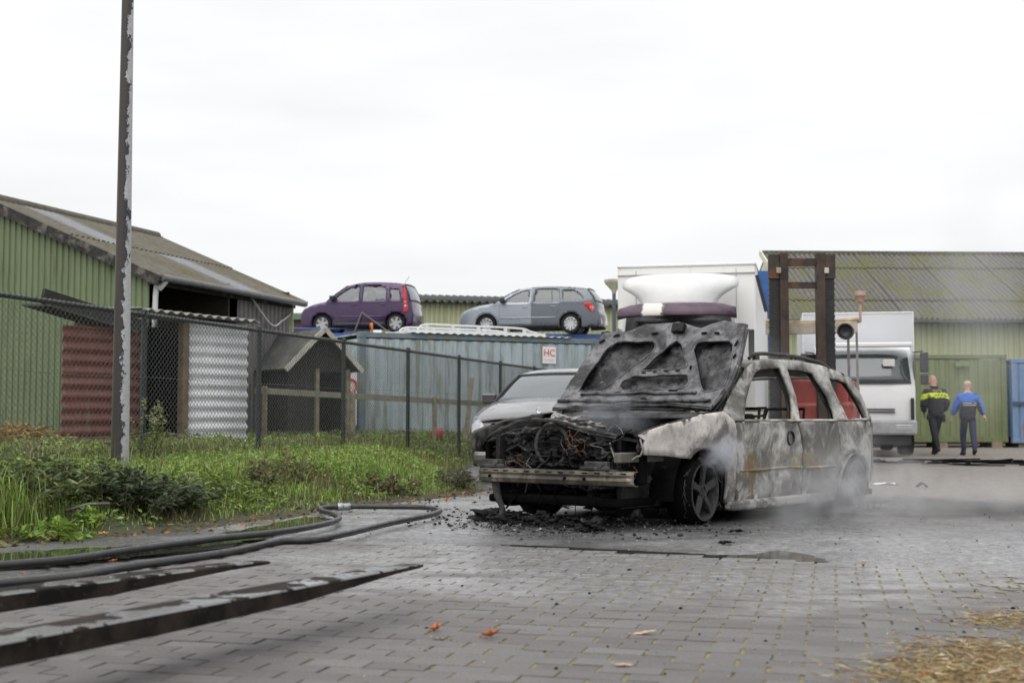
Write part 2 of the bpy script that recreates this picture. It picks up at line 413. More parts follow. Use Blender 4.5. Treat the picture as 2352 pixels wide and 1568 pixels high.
def bedmat():
    b = NB('mossy_joint'); wv = b.vec('World')
    n1 = b.noise(wv, 2.2, 5, .6); n2 = b.noise(wv, 60, 4, .7)
    soil = b.mix(n2, (.03, .026, .022), (.09, .075, .055))
    moss = b.mix(b.mr(n2, .35, .65), (.13, .125, .035), (.29, .24, .10))
    far = b.mr(ell(b, 1.7, 5.0, 2.5, 3.0, 0, .35, 2), .75, 1.2, 1, 0)
    brk = b.mr(b.noise(wv, 9, 4, .6), .36, .50)
    f = b.math('MULTIPLY', brk, b.math('MAXIMUM', b.math('MULTIPLY', far, .9), b.mr(n1, .53, .66, 0, .6)))
    return b.pbsdf(b.mix(f, soil, moss), .95, 0, b.bump(n2, .8, .006))
def soilmat():
    b = NB('verge_soil'); wv = b.vec('World')
    n1 = b.noise(wv, 2.5, 6, .65); n2 = b.noise(wv, 40, 4, .7)
    c = b.mix(b.mr(n1, .35, .65), (.045, .04, .028), (.05, .065, .022))
    c = b.mix(b.mr(n2, .5, .75), c, (.10, .085, .05))
    return b.pbsdf(c, .95, 0, b.bump(n2, .9, .02))
def dustmat():
    b = NB('far_ground'); wv = b.vec('World')
    c = b.mix(b.mr(b.noise(wv, .6, 5), .3, .7), (.20, .175, .145), (.28, .24, .20))
    return b.pbsdf(c, .95, 0, b.bump(b.noise(wv, 30, 4), .4, .01))
MAT_ASPH, MAT_BRICK, MAT_BED, MAT_SOIL = asphalt(), brickmat(), bedmat(), soilmat()
g = MB(); g.poly([(-400, -60, -.06), (400, -60, -.06), (400, 900, -.06), (-400, 900, -.06)])
g.build('ground', dustmat(), kind='structure', label='open sandy ground reaching the horizon', cat='ground')
# asphalt sheet: gently uneven
nx, ny = 90, 120
xs = np.linspace(-9, 26, nx); ys = np.concatenate([np.linspace(2.2, 20, 80), np.linspace(20.5, 62, 40)])
GX, GY = np.meshgrid(xs, ys); GZ = -.028 + .004 * hnoise(GX * .8, GY * .8)
idx = np.arange(nx * ny).reshape(ny, nx)
F = np.stack([idx[:-1, :-1], idx[:-1, 1:], idx[1:, 1:], idx[1:, :-1]], -1).reshape(-1, 4)
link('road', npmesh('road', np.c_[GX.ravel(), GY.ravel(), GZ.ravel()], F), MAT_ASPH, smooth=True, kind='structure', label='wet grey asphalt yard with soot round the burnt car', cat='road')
# verge and weed patch behind the fence
xs = np.concatenate([np.linspace(-30, -9, 20), np.linspace(-8.8, 4, 120)]); ys = np.concatenate([np.linspace(6, 20, 130), np.linspace(20.3, 44, 60)])
GX, GY = np.meshgrid(xs, ys); GZ = terr(GX, GY)
nx, ny = len(xs), len(ys); idx = np.arange(nx * ny).reshape(ny, nx)
F = np.stack([idx[:-1, :-1], idx[:-1, 1:], idx[1:, 1:], idx[1:, :-1]], -1).reshape(-1, 4)
link('verge', npmesh('verge', np.c_[GX.ravel(), GY.ravel(), GZ.ravel()], F), MAT_SOIL, smooth=True, kind='structure', label='low earth bank along the fence', cat='verge')

# ------------------------------------------------------------------ brick paving
BPH = R(13.8); BU = Vector((math.cos(BPH), -math.sin(BPH), 0)); BV = Vector((math.sin(BPH), math.cos(BPH), 0))
PAVE = [(-1.35, 8.72), (-.07, 8.25), (1.75, 7.36), (2.68, 6.86), (4.6, 5.9), (4.6, 2.4), (-3.4, 2.4), (-3.2, 4.6), (-2.05, 6.6)]
bed = MB(); bed.poly([(x, y, -.0040) for x, y in PAVE])
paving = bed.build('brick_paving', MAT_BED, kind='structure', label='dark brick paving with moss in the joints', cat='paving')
PU, PV = .212, .110
variants = []
for k in range(5):
    m = MB(); rr = random.Random(k); a, c = PU - .0085 - rr.random() * .006, PV - .0013; ch = .0011
    t = [rr.uniform(-.0012, .0012) for _ in range(4)]
    X0, Y0 = a / 2, c / 2
    vs = [(-X0, -Y0, -.03), (X0, -Y0, -.03), (X0, Y0, -.03), (-X0, Y0, -.03),
          (-X0, -Y0, -ch), (X0, -Y0, -ch), (X0, Y0, -ch), (-X0, Y0, -ch),
          (-X0 + ch, -Y0 + ch, t[0]), (X0 - ch, -Y0 + ch, t[1]), (X0 - ch, Y0 - ch, t[2]), (-X0 + ch, Y0 - ch, t[3])]
    fs = [(8, 9, 10, 11)] + [(i, (i + 1) % 4, 4 + (i + 1) % 4, 4 + i) for i in range(4)] + [(4 + i, 4 + (i + 1) % 4, 8 + (i + 1) % 4, 8 + i) for i in range(4)]
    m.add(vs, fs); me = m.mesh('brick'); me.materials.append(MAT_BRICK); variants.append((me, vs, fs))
cells = []
for i in range(-36, 37):
    for j in range(10, 96):
        u = (i + (.5 if j % 2 else 0)) * PU; v = j * PV
        p = BU * u + BV * v
        cells.append((p.x, p.y))
cells = np.array(cells); cells = cells[inside(PAVE, cells)]
# near the camera frame only: a step beyond what the picture shows
ang = np.abs(cells[:, 0] / cells[:, 1]); cells = cells[(ang < .62) & (cells[:, 1] > 3.2)]
vis = (np.abs(cells[:, 0] / cells[:, 1]) < .385) & (cells[:, 1] > 3.98)
order = np.argsort(np.where(vis, cells[:, 1], 99))
rest = MB(); brz = -BPH
for n, k in enumerate(order):
    x, y = cells[k]; me, vs, fs = variants[random.randrange(5)]
    z = random.uniform(-.0014, .0014); rz = brz + random.gauss(0, .007); tx, ty = random.gauss(0, .004), random.gauss(0, .004)
    x += random.gauss(0, .0015); y += random.gauss(0, .0015)
    if n < 300 and vis[k]:
        o = bpy.data.objects.new('brick', me); COL.objects.link(o); o.parent = paving; o.location = (x, y, z); o.rotation_euler = (tx, ty, rz)
    else:
        mt = Matrix.Translation((x, y, z)) @ Matrix.Rotation(rz, 4, 'Z') @ Matrix.Rotation(tx, 4, 'X')
        rest.add([mt @ Vector(q) for q in vs], fs)
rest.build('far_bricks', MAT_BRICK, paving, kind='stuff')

# ------------------------------------------------------------------ puddles
def water():
    b = NB('muddy_water'); n = b.noise(b.vec('World'), 5, 3, .5)
    return b.pbsdf(b.mix(n, (.030, .032, .026), (.055, .055, .045)), .045, 0, b.bump(n, .02, .01), .6)
M_WATER = water()
def puddle(name, pts, label, z=.004, wob=.05):
    P = bez([Vector((p.x, p.y, 0)) for p in pts] + [Vector((pts[0].x, pts[0].y, 0))], 10)[:-1]
    rr = random.Random(len(label)); out = []
    for i, p in enumerate(P):
        out.append((p.x + rr.gauss(0, wob * .45), p.y + rr.gauss(0, wob * .45)))
    me = panel(out, [], .25, lambda a, c: (a, c, z)); 
    return link(name, me, M_WATER, kind='structure', label=label, cat='puddle')
puddle('puddle', [gd(-60, 1268), gd(180, 1256), gd(420, 1240), gd(560, 1212), gd(700, 1186), gd(770, 1190), gd(640, 1222), gd(520, 1252), gd(330, 1272), gd(150, 1290), gd(-60, 1300)], 'long muddy puddle between the weeds and the fire hose', -.008, .09)
puddle('puddle', [gd(1140, 1248), gd(1260, 1252), gd(1500, 1264), gd(1700, 1272), gd(1800, 1262), gd(1905, 1288), gd(1760, 1290), gd(1500, 1274), gd(1250, 1258)], 'thin dark puddle along the edge of the bricks in front of the burnt car', -.004, .03)

# ================================================================== PLANTS
def leafmat(name, rough=.55, trans=.25):
    b = NB(name); at_ = b.n('ShaderNodeVertexColor', layer_name='tint')
    p = b.n('ShaderNodeBsdfPrincipled'); b.l(at_.outputs[0], p.inputs['Base Color']); p.inputs['Roughness'].default_value = rough
    p.inputs['Specular IOR Level'].default_value = .35
    t = b.n('ShaderNodeBsdfTranslucent'); b.l(at_.outputs[0], t.inputs[0])
    m = b.n('ShaderNodeMixShader'); m.inputs[0].default_value = trans; b.l(p.outputs[0], m.inputs[1]); b.l(t.outputs[0], m.inputs[2])
    b.l(m.outputs[0], b.out.inputs['Surface']); return b.m
M_LEAF = leafmat('leaf')
M_STRAWM = leafmat('dry_straw', .8, .1)
def pal(n, cols, jit=.18, rng=RNG):
    C = np.array(cols, float)[rng.integers(0, len(cols), n)]
    return np.clip(C * (1 + rng.normal(0, jit, (n, 1))) * (1 + rng.normal(0, .05, (n, 3))), .003, .9)
def leaves(pos, direc, length, width, cols, fold=.25):
    """pointed leaves with a folded midrib: 4 corners + 2 triangles each side"""
    n = len(pos); d = direc / np.linalg.norm(direc, axis=1, keepdims=True)
    r = RNG.normal(0, 1, (n, 3)); sd_ = np.cross(d, r); sd_ /= np.linalg.norm(sd_, axis=1, keepdims=True) + 1e-9
    up = np.cross(sd_, d); L = np.asarray(length).reshape(-1, 1) * np.ones((n, 1)); W = np.asarray(width).reshape(-1, 1) * np.ones((n, 1))
    a = pos; tip = pos + d * L - np.array([0, 0, 1.]) * L * .15
    m1 = pos + d * L * .45 + sd_ * W * .5 + up * W * fold; m2 = pos + d * L * .45 - sd_ * W * .5 + up * W * fold
    V = np.stack([a, m1, tip, m2], 1).reshape(-1, 3)
    i = np.arange(n)[:, None] * 4
    F = np.concatenate([i + [0, 1, 2], i + [0, 2, 3]], 1).reshape(-1, 3)
    return V, F, np.repeat(cols, 4, 0)
def blades(pos, h, w, lean, cols):
    n = len(pos); q = RNG.uniform(0, 2 * np.pi, n); dx = np.c_[np.cos(q), np.sin(q), np.zeros(n)]; sx = np.c_[-np.sin(q), np.cos(q), np.zeros(n)]
    H = np.asarray(h).reshape(-1, 1); Wd = np.asarray(w).reshape(-1, 1); Ln = np.asarray(lean).reshape(-1, 1); z = np.array([0, 0, 1.])
    mid = pos + z * H * .6 + dx * H * Ln * .35; tip = pos + z * H * (1 - .35 * Ln) + dx * H * Ln
    V = np.stack([pos - sx * Wd, pos + sx * Wd, mid + sx * Wd * .7, mid - sx * Wd * .7, tip], 1).reshape(-1, 3)
    i = np.arange(n)[:, None] * 5
    F = np.concatenate([i + [0, 1, 2], i + [0, 2, 3], i + [3, 2, 4]], 1).reshape(-1, 3)
    return V, F, np.repeat(cols, 5, 0)
def merge(parts):
    V = []; F = []; C = []; n = 0
    for v, f, c in parts: V.append(v); F.append(f + n); C.append(c); n += len(v)
    return np.concatenate(V), np.concatenate(F), np.concatenate(C)
def vegobj(name, parts, parent=None, mat=None, **k):
    V, F, C = merge(parts); me = npmesh(name, V, F); vcol(me, C); return link(name, me, mat or M_LEAF, parent, **k)
GREENS = [(.11, .145, .036), (.15, .185, .05), (.19, .225, .065), (.08, .105, .033)]
BRIGHT = [(.19, .30, .045), (.25, .37, .06), (.14, .23, .04), (.31, .38, .14)]
DARKG = [(.075, .10, .042), (.10, .13, .055), (.055, .07, .035), (.12, .15, .07)]
DRY = [(.22, .17, .08), (.15, .11, .06), (.30, .25, .13), (.10, .07, .045)]
def scatter(poly, dens):
    P = np.array(poly); lo, hi = P.min(0), P.max(0); n = int((hi - lo).prod() * dens)
    Q = RNG.uniform(lo, hi, (n, 2)); return Q[inside(poly, Q)]
def onterr(Q, dz=0): return np.c_[Q, terr(Q[:, 0], Q[:, 1]) + dz]
def patchn(Q, f=1.0, ph=0): return hnoise(Q[:, 0] * f + ph, Q[:, 1] * f - ph)
# front verge (between road edge and fence)
vy = np.linspace(7.2, 30, 40)
front_poly = [(float(np.interp(y, EY, EX)), float(y)) for y in vy] + [(float(fence_x(y) - .2), float(y)) for y in vy[::-1]]
Q = scatter(front_poly, 1300); d = np.interp(Q[:, 1], EY, EX) - Q[:, 0]
Q = Q[(d > -.02) & (RNG.random(len(Q)) < np.clip(.35 + d * 1.2, 0, 1))]; d = np.interp(Q[:, 1], EY, EX) - Q[:, 0]
n = len(Q); hh = (.05 + .10 * np.clip(d, 0, 1) + .06 * patchn(Q, 1.3)) * RNG.uniform(.6, 1.4, n); hh = np.clip(hh, .04, .5)
pn = patchn(Q, .9, 2); cols = np.where((pn > -.25)[:, None], pal(n, BRIGHT), np.where((pn < -.45)[:, None], pal(n, DRY + GREENS), pal(n, GREENS)))
grass = [blades(onterr(Q, -.01), hh, RNG.uniform(.0025, .006, n), RNG.uniform(.2, 1.0, n), cols)]
Q = scatter(front_poly, 90); Q = Q[RNG.random(len(Q)) < .6]; n = len(Q)
grass.append(blades(onterr(Q), RNG.uniform(.2, .48, n), RNG.uniform(.002, .004, n), RNG.uniform(.1, .7, n), pal(n, DRY + GREENS)))
vegobj('verge_grass', grass, kind='stuff', label='uneven green grass on the bank in front of the fence', cat='grass')
# low leafy cover in front and behind the fence
back_poly = [(float(fence_x(y) - .05), float(y)) for y in np.linspace(9, 30, 20)] + [(-2.2, 30.5), (-4.5, 28), (-6, 24), (-7.5, 19.5), (-9.5, 17), (-8, 9)]
cov = []
Q = scatter(front_poly, 1500); d = np.interp(Q[:, 1], EY, EX) - Q[:, 0]; k = patchn(Q, 1.1, 5)
Q = Q[(d > .15) & (k + RNG.normal(0, .25, len(Q)) > -.05)]; n = len(Q); d = np.interp(Q[:, 1], EY, EX) - Q[:, 0]
bright_far = (Q[:, 1] > 11.0) | (RNG.random(n) < .3)
dr = np.c_[RNG.normal(0, 1, (n, 2)), RNG.uniform(.0, 1.0, n)]
cov.append(leaves(onterr(Q) + np.c_[np.zeros((n, 2)), RNG.uniform(.01, .16, n) * np.clip(d * 1.5, .3, 1.1)], dr, RNG.uniform(.022, .062, n), RNG.uniform(.010, .026, n), np.where(bright_far[:, None], pal(n, BRIGHT), pal(n, GREENS + DARKG))))
vegobj('leafy_weeds', cov, kind='stuff', label='low leafy weeds spreading over the bank in front of the fence', cat='weeds')
cov = []
Q = scatter(back_poly, 700); n = len(Q); dr = np.c_[RNG.normal(0, 1, (n, 2)), RNG.uniform(-.1, 1.0, n)]
h = (.18 + .14 * patchn(Q, .8)) * RNG.uniform(.1, 1.1, n)
k = patchn(Q, 1.7, 3)
cov.append(leaves(onterr(Q) + np.c_[np.zeros((n, 2)), np.clip(h, .01, .5)], dr, RNG.uniform(.035, .095, n), RNG.uniform(.018, .045, n), np.where((k > 0)[:, None], pal(n, BRIGHT), pal(n, GREENS + [(.25, .28, .12), (.05, .07, .02), (.20, .16, .08), (.13, .10, .06)]))))
Q = scatter(back_poly, 320); n = len(Q)
cov.append(blades(onterr(Q), RNG.uniform(.1, .4, n), RNG.uniform(.0025, .006, n), RNG.uniform(.2, .9, n), pal(n, GREENS + BRIGHT + DRY)))
vegobj('field_weeds', cov, kind='stuff', label='bright green weeds growing in the plot behind the fence', cat='weeds')

def plant(name, label, base, H, spread, nst, nlf, ll, lw, cols, stemcol=(.06, .06, .03), tipy=0, group=None, lean=(0, 0), droop=.2):
    """branching weed: stems fan out from the base, leaves along them"""
    t = thing(name, label, 'plant', base, 0, group)
    rng = np.random.default_rng(int(abs(base.x * 917 + base.y * 331)) + nst)
    sm = MB(); P = []; D = []
    for i in range(nst):
        q = rng.uniform(0, 2 * np.pi); k = rng.uniform(0, 1) ** .6 * spread; h = H * rng.uniform(.55, 1.05) * (1 - .35 * (k / max(spread, .01)) ** 2)
        b0 = Vector((rng.normal(0, .03 + .25 * spread), rng.normal(0, .03 + .25 * spread), -.04))
        e = b0 + Vector((math.cos(q) * k + lean[0] * h, math.sin(q) * k + lean[1] * h, h)); mdl = (b0 + e) / 2 + Vector((rng.normal(0, .03), rng.normal(0, .03), h * .14))
        pts = [b0, mdl, e]; sm.tube(pts, [.005, .004, .0015], 4, cap=False)
        tt = rng.uniform(.08, 1.0, nlf) ** .8
        for u in tt:
            p = b0.lerp(mdl, u * 2) if u < .5 else mdl.lerp(e, u * 2 - 1)
            P.append(p); a = rng.uniform(0, 2 * np.pi)
            D.append((math.cos(a), math.sin(a), rng.uniform(-.3, .9)))
    P = np.array([tuple(p) for p in P]); D = np.array(D); n = len(P)
    off = rng.normal(0, ll * .35, (n, 3)); P = P + off * [1, 1, .6]
    cc = pal(n, cols, .22, rng)
    if tipy: cc = np.where((P[:, 2] > H * .55)[:, None], pal(n, [(.30, .33, .15), (.36, .38, .2)], .15, rng), cc)
    o = vegobj('crown', [leaves(P, D, rng.uniform(.6, 1.3, n) * ll, rng.uniform(.6, 1.3, n) * lw, cc)], t)
    sm.build('stem', plain('weed_stem', (.09, .085, .04), .8), t)
    return t
def vp(u, v):   # verge point seen at pixel (u, v)
    d = ray(u, v); k = 6.0
    while k < 60:
        p = Vector((0, 0, HCAM)) + d * k
        if p.z <= float(terr(p.x, p.y)): break
        k += .02
    return Vector((p.x, p.y, float(terr(p.x, p.y))))
plant('weed_bush', 'dark leafy weed bush at the far left edge below the mesh fence', vp(40, 1150), .36, .42, 34, 60, .075, .022, DARKG + GREENS)
plant('weed_bush', 'dark spreading weed bush left of the lamp post foot', vp(165, 1155), .33, .45, 34, 60, .075, .022, DARKG + [(.07, .10, .03)])
plant('weed_bush', 'blackish green bush hiding the foot of the lamp post', vp(290, 1176), .40, .36, 40, 70, .07, .022, [(.04, .052, .028), (.055, .07, .036), (.08, .10, .05)])
plant('weed_bush', 'grey green weed bush just right of the lamp post foot', vp(395, 1170), .29, .34, 30, 55, .07, .02, DARKG + [(.09, .11, .06)])
plant('weed_bush', 'yellowish grassy weed clump right of the dark bushes', vp(480, 1140), .24, .36, 26, 50, .11, .013, BRIGHT + GREENS)
plant('withered_weed', 'withered dark brown weed in front of the second fence post', vp(592, 1128), .34, .22, 18, 40, .05, .016, DRY + DARKG)
plant('withered_weed', 'dry brown weed with seed heads right of the second fence post', vp(665, 1100), .34, .30, 18, 36, .06, .014, DRY + GREENS)
plant('weed_bush', 'scorched dark low weeds at the road edge beyond the hose bend', vp(880, 1128), .20, .45, 24, 40, .06, .02, DARKG + DRY)
plant('withered_weed', 'scorched grey weed beside the left end of the bumper beam', vp(1050, 1120), .30, .26, 26, 45, .05, .014, [(.10, .09, .06), (.06, .06, .045), (.14, .13, .08)])
plant('tall_weed', 'tall pale flowering weed beside the lamp post', vp(345, 1085), .86, .16, 14, 70, .035, .012, GREENS + [(.2, .24, .1)], tipy=1)
plant('tall_weed', 'thin branched yellow green weed against the fence right of the tall one', vp(400, 1075), .48, .30, 20, 40, .05, .009, [(.2, .24, .09), (.14, .18, .06)], tipy=1)
plant('dock_plant', 'bright green broad leaved plant at the edge of the puddle', vp(128, 1238), .17, .18, 26, 9, .09, .030, [(.16, .27, .03), (.2, .32, .04), (.12, .2, .03)])
plant('dock_plant', 'small bright green sprig rising beside the broad leaved plant', vp(212, 1210), .20, .06, 7, 26, .045, .026, [(.18, .29, .04), (.22, .33, .05)])
plant('dock_plant', 'low bright green leaves at the left edge of the puddle', vp(12, 1236), .12, .22, 14, 8, .07, .025, [(.15, .24, .03), (.12, .2, .03), (.22, .18, .05)])
for i, w_ in enumerate(('first', 'second', 'third', 'fourth', 'fifth', 'sixth', 'seventh')):
    u = 760 + i * 48 + random.uniform(-14, 14); v = 1062 - i * 3 + random.uniform(-14, 22)
    plant('nettle_clump', w_ + ' bright leafy clump on the bank, counted from the hose bend towards the grey sedan', vp(u, v), .14 + random.random() * .08, .34, 18, 26, .085, .04, BRIGHT, group='bright clumps on the bank')
# tall grass tuft at far left
Q = RNG.normal(0, .12, (260, 2)) + np.array(vp(22, 1200))[:2]
vegobj('grass_tuft', [blades(onterr(Q), RNG.uniform(.2, .42, 260), RNG.uniform(.003, .006, 260), RNG.uniform(.1, .6, 260), pal(260, BRIGHT + GREENS))], label='tall green grass tuft at the left edge of the picture', cat='grass tuft')
# dry straw at lower right
def strawat(n, ax, ay, sx, sy, poly=None):
    return np.c_[RNG.normal(ax, sx, n), RNG.normal(ay, sy, n)]
st = []
SP = [(2.0, 6.85), (2.75, 6.75), (3.6, 6.2), (3.6, 2.6), (1.25, 3.4), (1.05, 4.0), (1.35, 4.5), (1.75, 5.0), (1.9, 5.6)]
Q = scatter(SP, 3000); k = patchn(Q, 2.3, 1) + .5 * patchn(Q, 5.1, 4)
dd = (Q[:, 0] - (1.38 + (Q[:, 1] - 3.9) * .42)); Q = Q[(RNG.random(len(Q)) < np.clip(.05 + dd * .75, .01, .7)) & (k > -.15)]; n = len(Q)
a = RNG.normal(0, .9, n); dr = np.c_[np.cos(a), np.sin(a) * .8, RNG.uniform(-.02, .12, n)]
st.append(leaves(np.c_[Q, RNG.uniform(.002, .012, n)], dr, RNG.uniform(.03, .12, n), RNG.uniform(.0012, .003, n), pal(n, [(.52, .43, .27), (.42, .33, .19), (.62, .54, .38), (.30, .22, .13)], .2), fold=.1))
for (cu, cv, nn, rr) in ((2200, 1535, 700, .12), (2300, 1500, 900, .16), (2345, 1430, 500, .13), (2250, 1565, 900, .16), (2340, 1555, 900, .16), (2110, 1560, 200, .10)):
    c = gd(cu, cv); Q = strawat(nn, c.x, c.y, rr, rr * .8)
    a = RNG.uniform(0, 6.28, nn); dr = np.c_[np.cos(a), np.sin(a), RNG.uniform(-.05, .5, nn)]
    st.append(leaves(np.c_[Q, RNG.uniform(.0, .016, nn)], dr, RNG.uniform(.025, .08, nn), RNG.uniform(.0012, .003, nn), pal(nn, [(.62, .51, .31), (.52, .41, .23), (.70, .61, .43), (.50, .42, .22), (.52, .31, .16)], .2), fold=.1))
vegobj('dry_straw', st, mat=M_STRAWM, kind='stuff', label='dry straw and grass clippings on the bricks at lower right', cat='straw')

# wet brown litter along the road edge
Q = np.c_[np.zeros(900), RNG.uniform(7.4, 15, 900)]; Q[:, 0] = np.interp(Q[:, 1], EY, EX) + RNG.normal(.12, .22, 900)
a = RNG.uniform(0, 6.28, 900); lz = np.maximum(terr(Q[:, 0], Q[:, 1]), -.024) + RNG.uniform(.002, .02, 900)
vegobj('leaf_litter', [leaves(np.c_[Q, lz], np.c_[np.cos(a), np.sin(a), RNG.uniform(-.05, .3, 900)], RNG.uniform(.02, .07, 900), RNG.uniform(.008, .03, 900), pal(900, [(.10, .065, .035), (.20, .12, .05), (.05, .04, .03), (.35, .16, .05), (.16, .15, .06)], .25))], mat=M_STRAWM, kind='stuff', label='wet brown leaf litter along the edge of the asphalt', cat='litter')
# ================================================================== LEFT SIDE
def text_mesh(s, size, extrude=.002):
    cu = bpy.data.curves.new('txt', 'FONT'); cu.body = s; cu.size = size; cu.extrude = extrude; cu.align_x = 'CENTER'; cu.align_y = 'CENTER'
    o = bpy.data.objects.new('txt', cu); COL.objects.link(o); dg = bpy.context.evaluated_depsgraph_get()
    me = bpy.data.meshes.new_from_object(o.evaluated_get(dg)); bpy.data.objects.remove(o); return me
def corr(w, h, pitch=.12, depth=.025, kind='trap', horiz=False, top=None, rows=1):
    """corrugated sheet in the local xz plane, ribs upright (or lying when horiz); top(x) trims the upper edge"""
    prof = [(0, 0), (.30, 0), (.42, 1), (.88, 1)] if kind == 'trap' else [(k / 8, .5 - .5 * math.cos(2 * math.pi * k / 8)) for k in range(8)]
    span = h if horiz else w; xs = []; n = int(math.ceil(span / pitch))
    for i in range(n):
        for a, d in prof:
            x = (i + a) * pitch
            if x < span - 1e-4: xs.append((x, -d * depth))
    xs.append((span, 0)); m = MB()
    if horiz: m.grid([[(0, y, x), (w, y, x)] for x, y in xs])
    else: m.grid([[(x, y, (top(x) if top else h) * k / rows) for x, y in xs] for k in range(rows + 1)])
    me = m.mesh('sheet')
    if kind != 'trap': me.polygons.foreach_set('use_smooth', [True] * len(me.polygons))
    return me
def sheet(name, me, mat, parent, loc, rz=0., rot=None, solid=.004, **k):
    o = link(name, me, mat, parent, solid=solid, **k); o.location = loc; o.rotation_euler = rot or (0, 0, rz); return o

# ------------------------------------------------------------------ lamp post with flaking paint
def flake():
    b = NB('flaking_paint'); v = b.vec('Object'); sep = b.n('ShaderNodeSeparateXYZ'); b.l(b.tc.outputs['Object'], sep.inputs[0])
    n1 = b.noise(b.vec('Object', (1, 1, .6)), 16, 9, .75); n2 = b.noise(v, 3.2, 3, .5); n3 = b.noise(v, 45, 5, .7)
    f = b.math('ADD', b.math('MULTIPLY', sep.outputs['X'], 4.6), b.math('ADD', n1, b.math('MULTIPLY', b.math('SUBTRACT', n2, .5), .5)))
    bare = b.mr(f, .655, .675); edge = b.mr(f, .565, .60)
    c = b.mix(edge, b.mix(n3, (.028, .025, .022), (.062, .054, .044)), (.020, .024, .045))
    c = b.mix(bare, c, b.mix(b.mr(n3, .3, .7), (.33, .335, .35), (.47, .47, .48)))
    return b.pbsdf(c, b.mr(bare, 0, 1, .42, .6), b.mr(bare, 0, 1, 0, .3), b.bump(b.math('MULTIPLY', bare, -1.), .5, .003), .4)
lp = vp(278, 1105); lp = Vector((at(276, 1000, 12.0).x, 12.0, float(terr(-3.6, 12.0))))
t = thing('lamp_post', 'tall grey steel lamp post with flaking dark paint', 'lamp post', lp)
m = MB(); hs = np.linspace(-.1, 7.2, 40); m.tube([(0, 0, h) for h in hs], [lerp(.083, .036, h / 7.2) for h in hs], 32)
m.build('pole', flake(), t, smooth=60.)
m = MB(); m.tube([(0, 0, 7.1), (.1, 0, 7.3), (.5, -.1, 7.4)], .03, 12); m.box((.75, -.15, 7.42), (.6, .22, .12)); m.build('lamp_head', M_steel, t, bevel=.02)
m = MB(); m.box((.066, -.03, 2.42), (.012, .03, .08)); m.build('clip', plain('dark_clip', (.02, .025, .05), .5), t)

# ------------------------------------------------------------------ chain link fence
M_fpost = plain('green_fence_post', (.010, .017, .016), .42, var=.2, dirt=(.05, .055, .04), dirt_amt=.1)
M_fwire = plain('coated_wire', (.11, .12, .115), .3, 0, var=.3, scale=30, bump=0)
FZ = 1.9
fence = thing('chain_link_fence', 'dark green chain link fence running back from the left edge', 'fence', FENCE0)
SPC = 2.58; K0, K1 = -3, 7
def fl(s, z, off=0.):  # along the fence, local to FENCE0
    nrm = Vector((FDIR.y, -FDIR.x, 0))
    return FDIR * s + nrm * off + Vector((0, 0, z))
for k in range(K0, K1 + 1):
    p = FENCE0 + FDIR * (k * SPC); z0 = float(terr(p.x, p.y)) - .2
    m = MB(); m.cyl(fl(k * SPC, z0), fl(k * SPC, FZ), .03, n=14); post = m.build('post', M_fpost, fence, smooth=40.)
    m = MB(); m.lathe([(0, .03), (.02, .026), (.034, .012), (.035, -.03), (.031, -.03)], fl(k * SPC, FZ + .012), n=12); m.build('cap', M_fpost, post, smooth=40.)
m = MB(); m.cyl(fl(K0 * SPC, FZ - .02), fl(K1 * SPC, FZ - .02), .024, n=12); m.build('top_rail', M_fpost, fence, smooth=40.)
for z in (.62, 1.22, .33):
    m = MB(); m.tube([fl(s, z + .008 * math.sin(s * 2.1), .032) for s in np.linspace(K0 * SPC, K1 * SPC, 40)], .0022, 4); m.build('tension_wire', M_fwire, fence)
# woven mesh: interlocked zig-zag wires
aw, ah = .0375, .032
S0, S1 = K0 * SPC, K1 * SPC
nw = int((S1 - S0) / aw); V = []; Fc = []; base = 0
for i in range(nw):
    s0 = S0 + i * aw; p = FENCE0 + FDIR * s0; zb = float(terr(p.x, p.y)) + .02
    ns = int((FZ + .012 - zb) / ah); kk = np.arange(ns + 1)
    ss = s0 + np.where((kk + i) % 2 == 0, 0, aw) + .002 * np.sin(i * 1.7 + kk); zz = FZ + .012 - kk * ah
    sag = .012 * np.sin(s0 * .9) * np.clip((FZ - zz), 0, 1) + .006 * np.sin(s0 * 3.1 + zz * 2)
    off = .031 + sag + np.where((kk // 1) % 2 == 0, .002, -.002)
    nrm = np.array([FDIR.y, -FDIR.x, 0]); fd = np.array([FDIR.x, FDIR.y, 0])
    C = ss[:, None] * fd + off[:, None] * nrm + np.c_[np.zeros((ns + 1, 2)), zz]
    r = .0029
    for q in range(3):
        a = 2 * math.pi * q / 3
        V.append(C + r * (math.cos(a) * nrm + math.sin(a) * fd))
    n1 = ns + 1; I = np.arange(ns)
    for q in range(3):
        q2 = (q + 1) % 3
        Fc.append(np.stack([base + q * n1 + I, base + q2 * n1 + I, base + q2 * n1 + I + 1, base + q * n1 + I + 1], 1))
    base += 3 * n1
link('wire_mesh', npmesh('wire_mesh', np.concatenate(V), np.concatenate(Fc)), M_fwire, fence, kind='stuff')

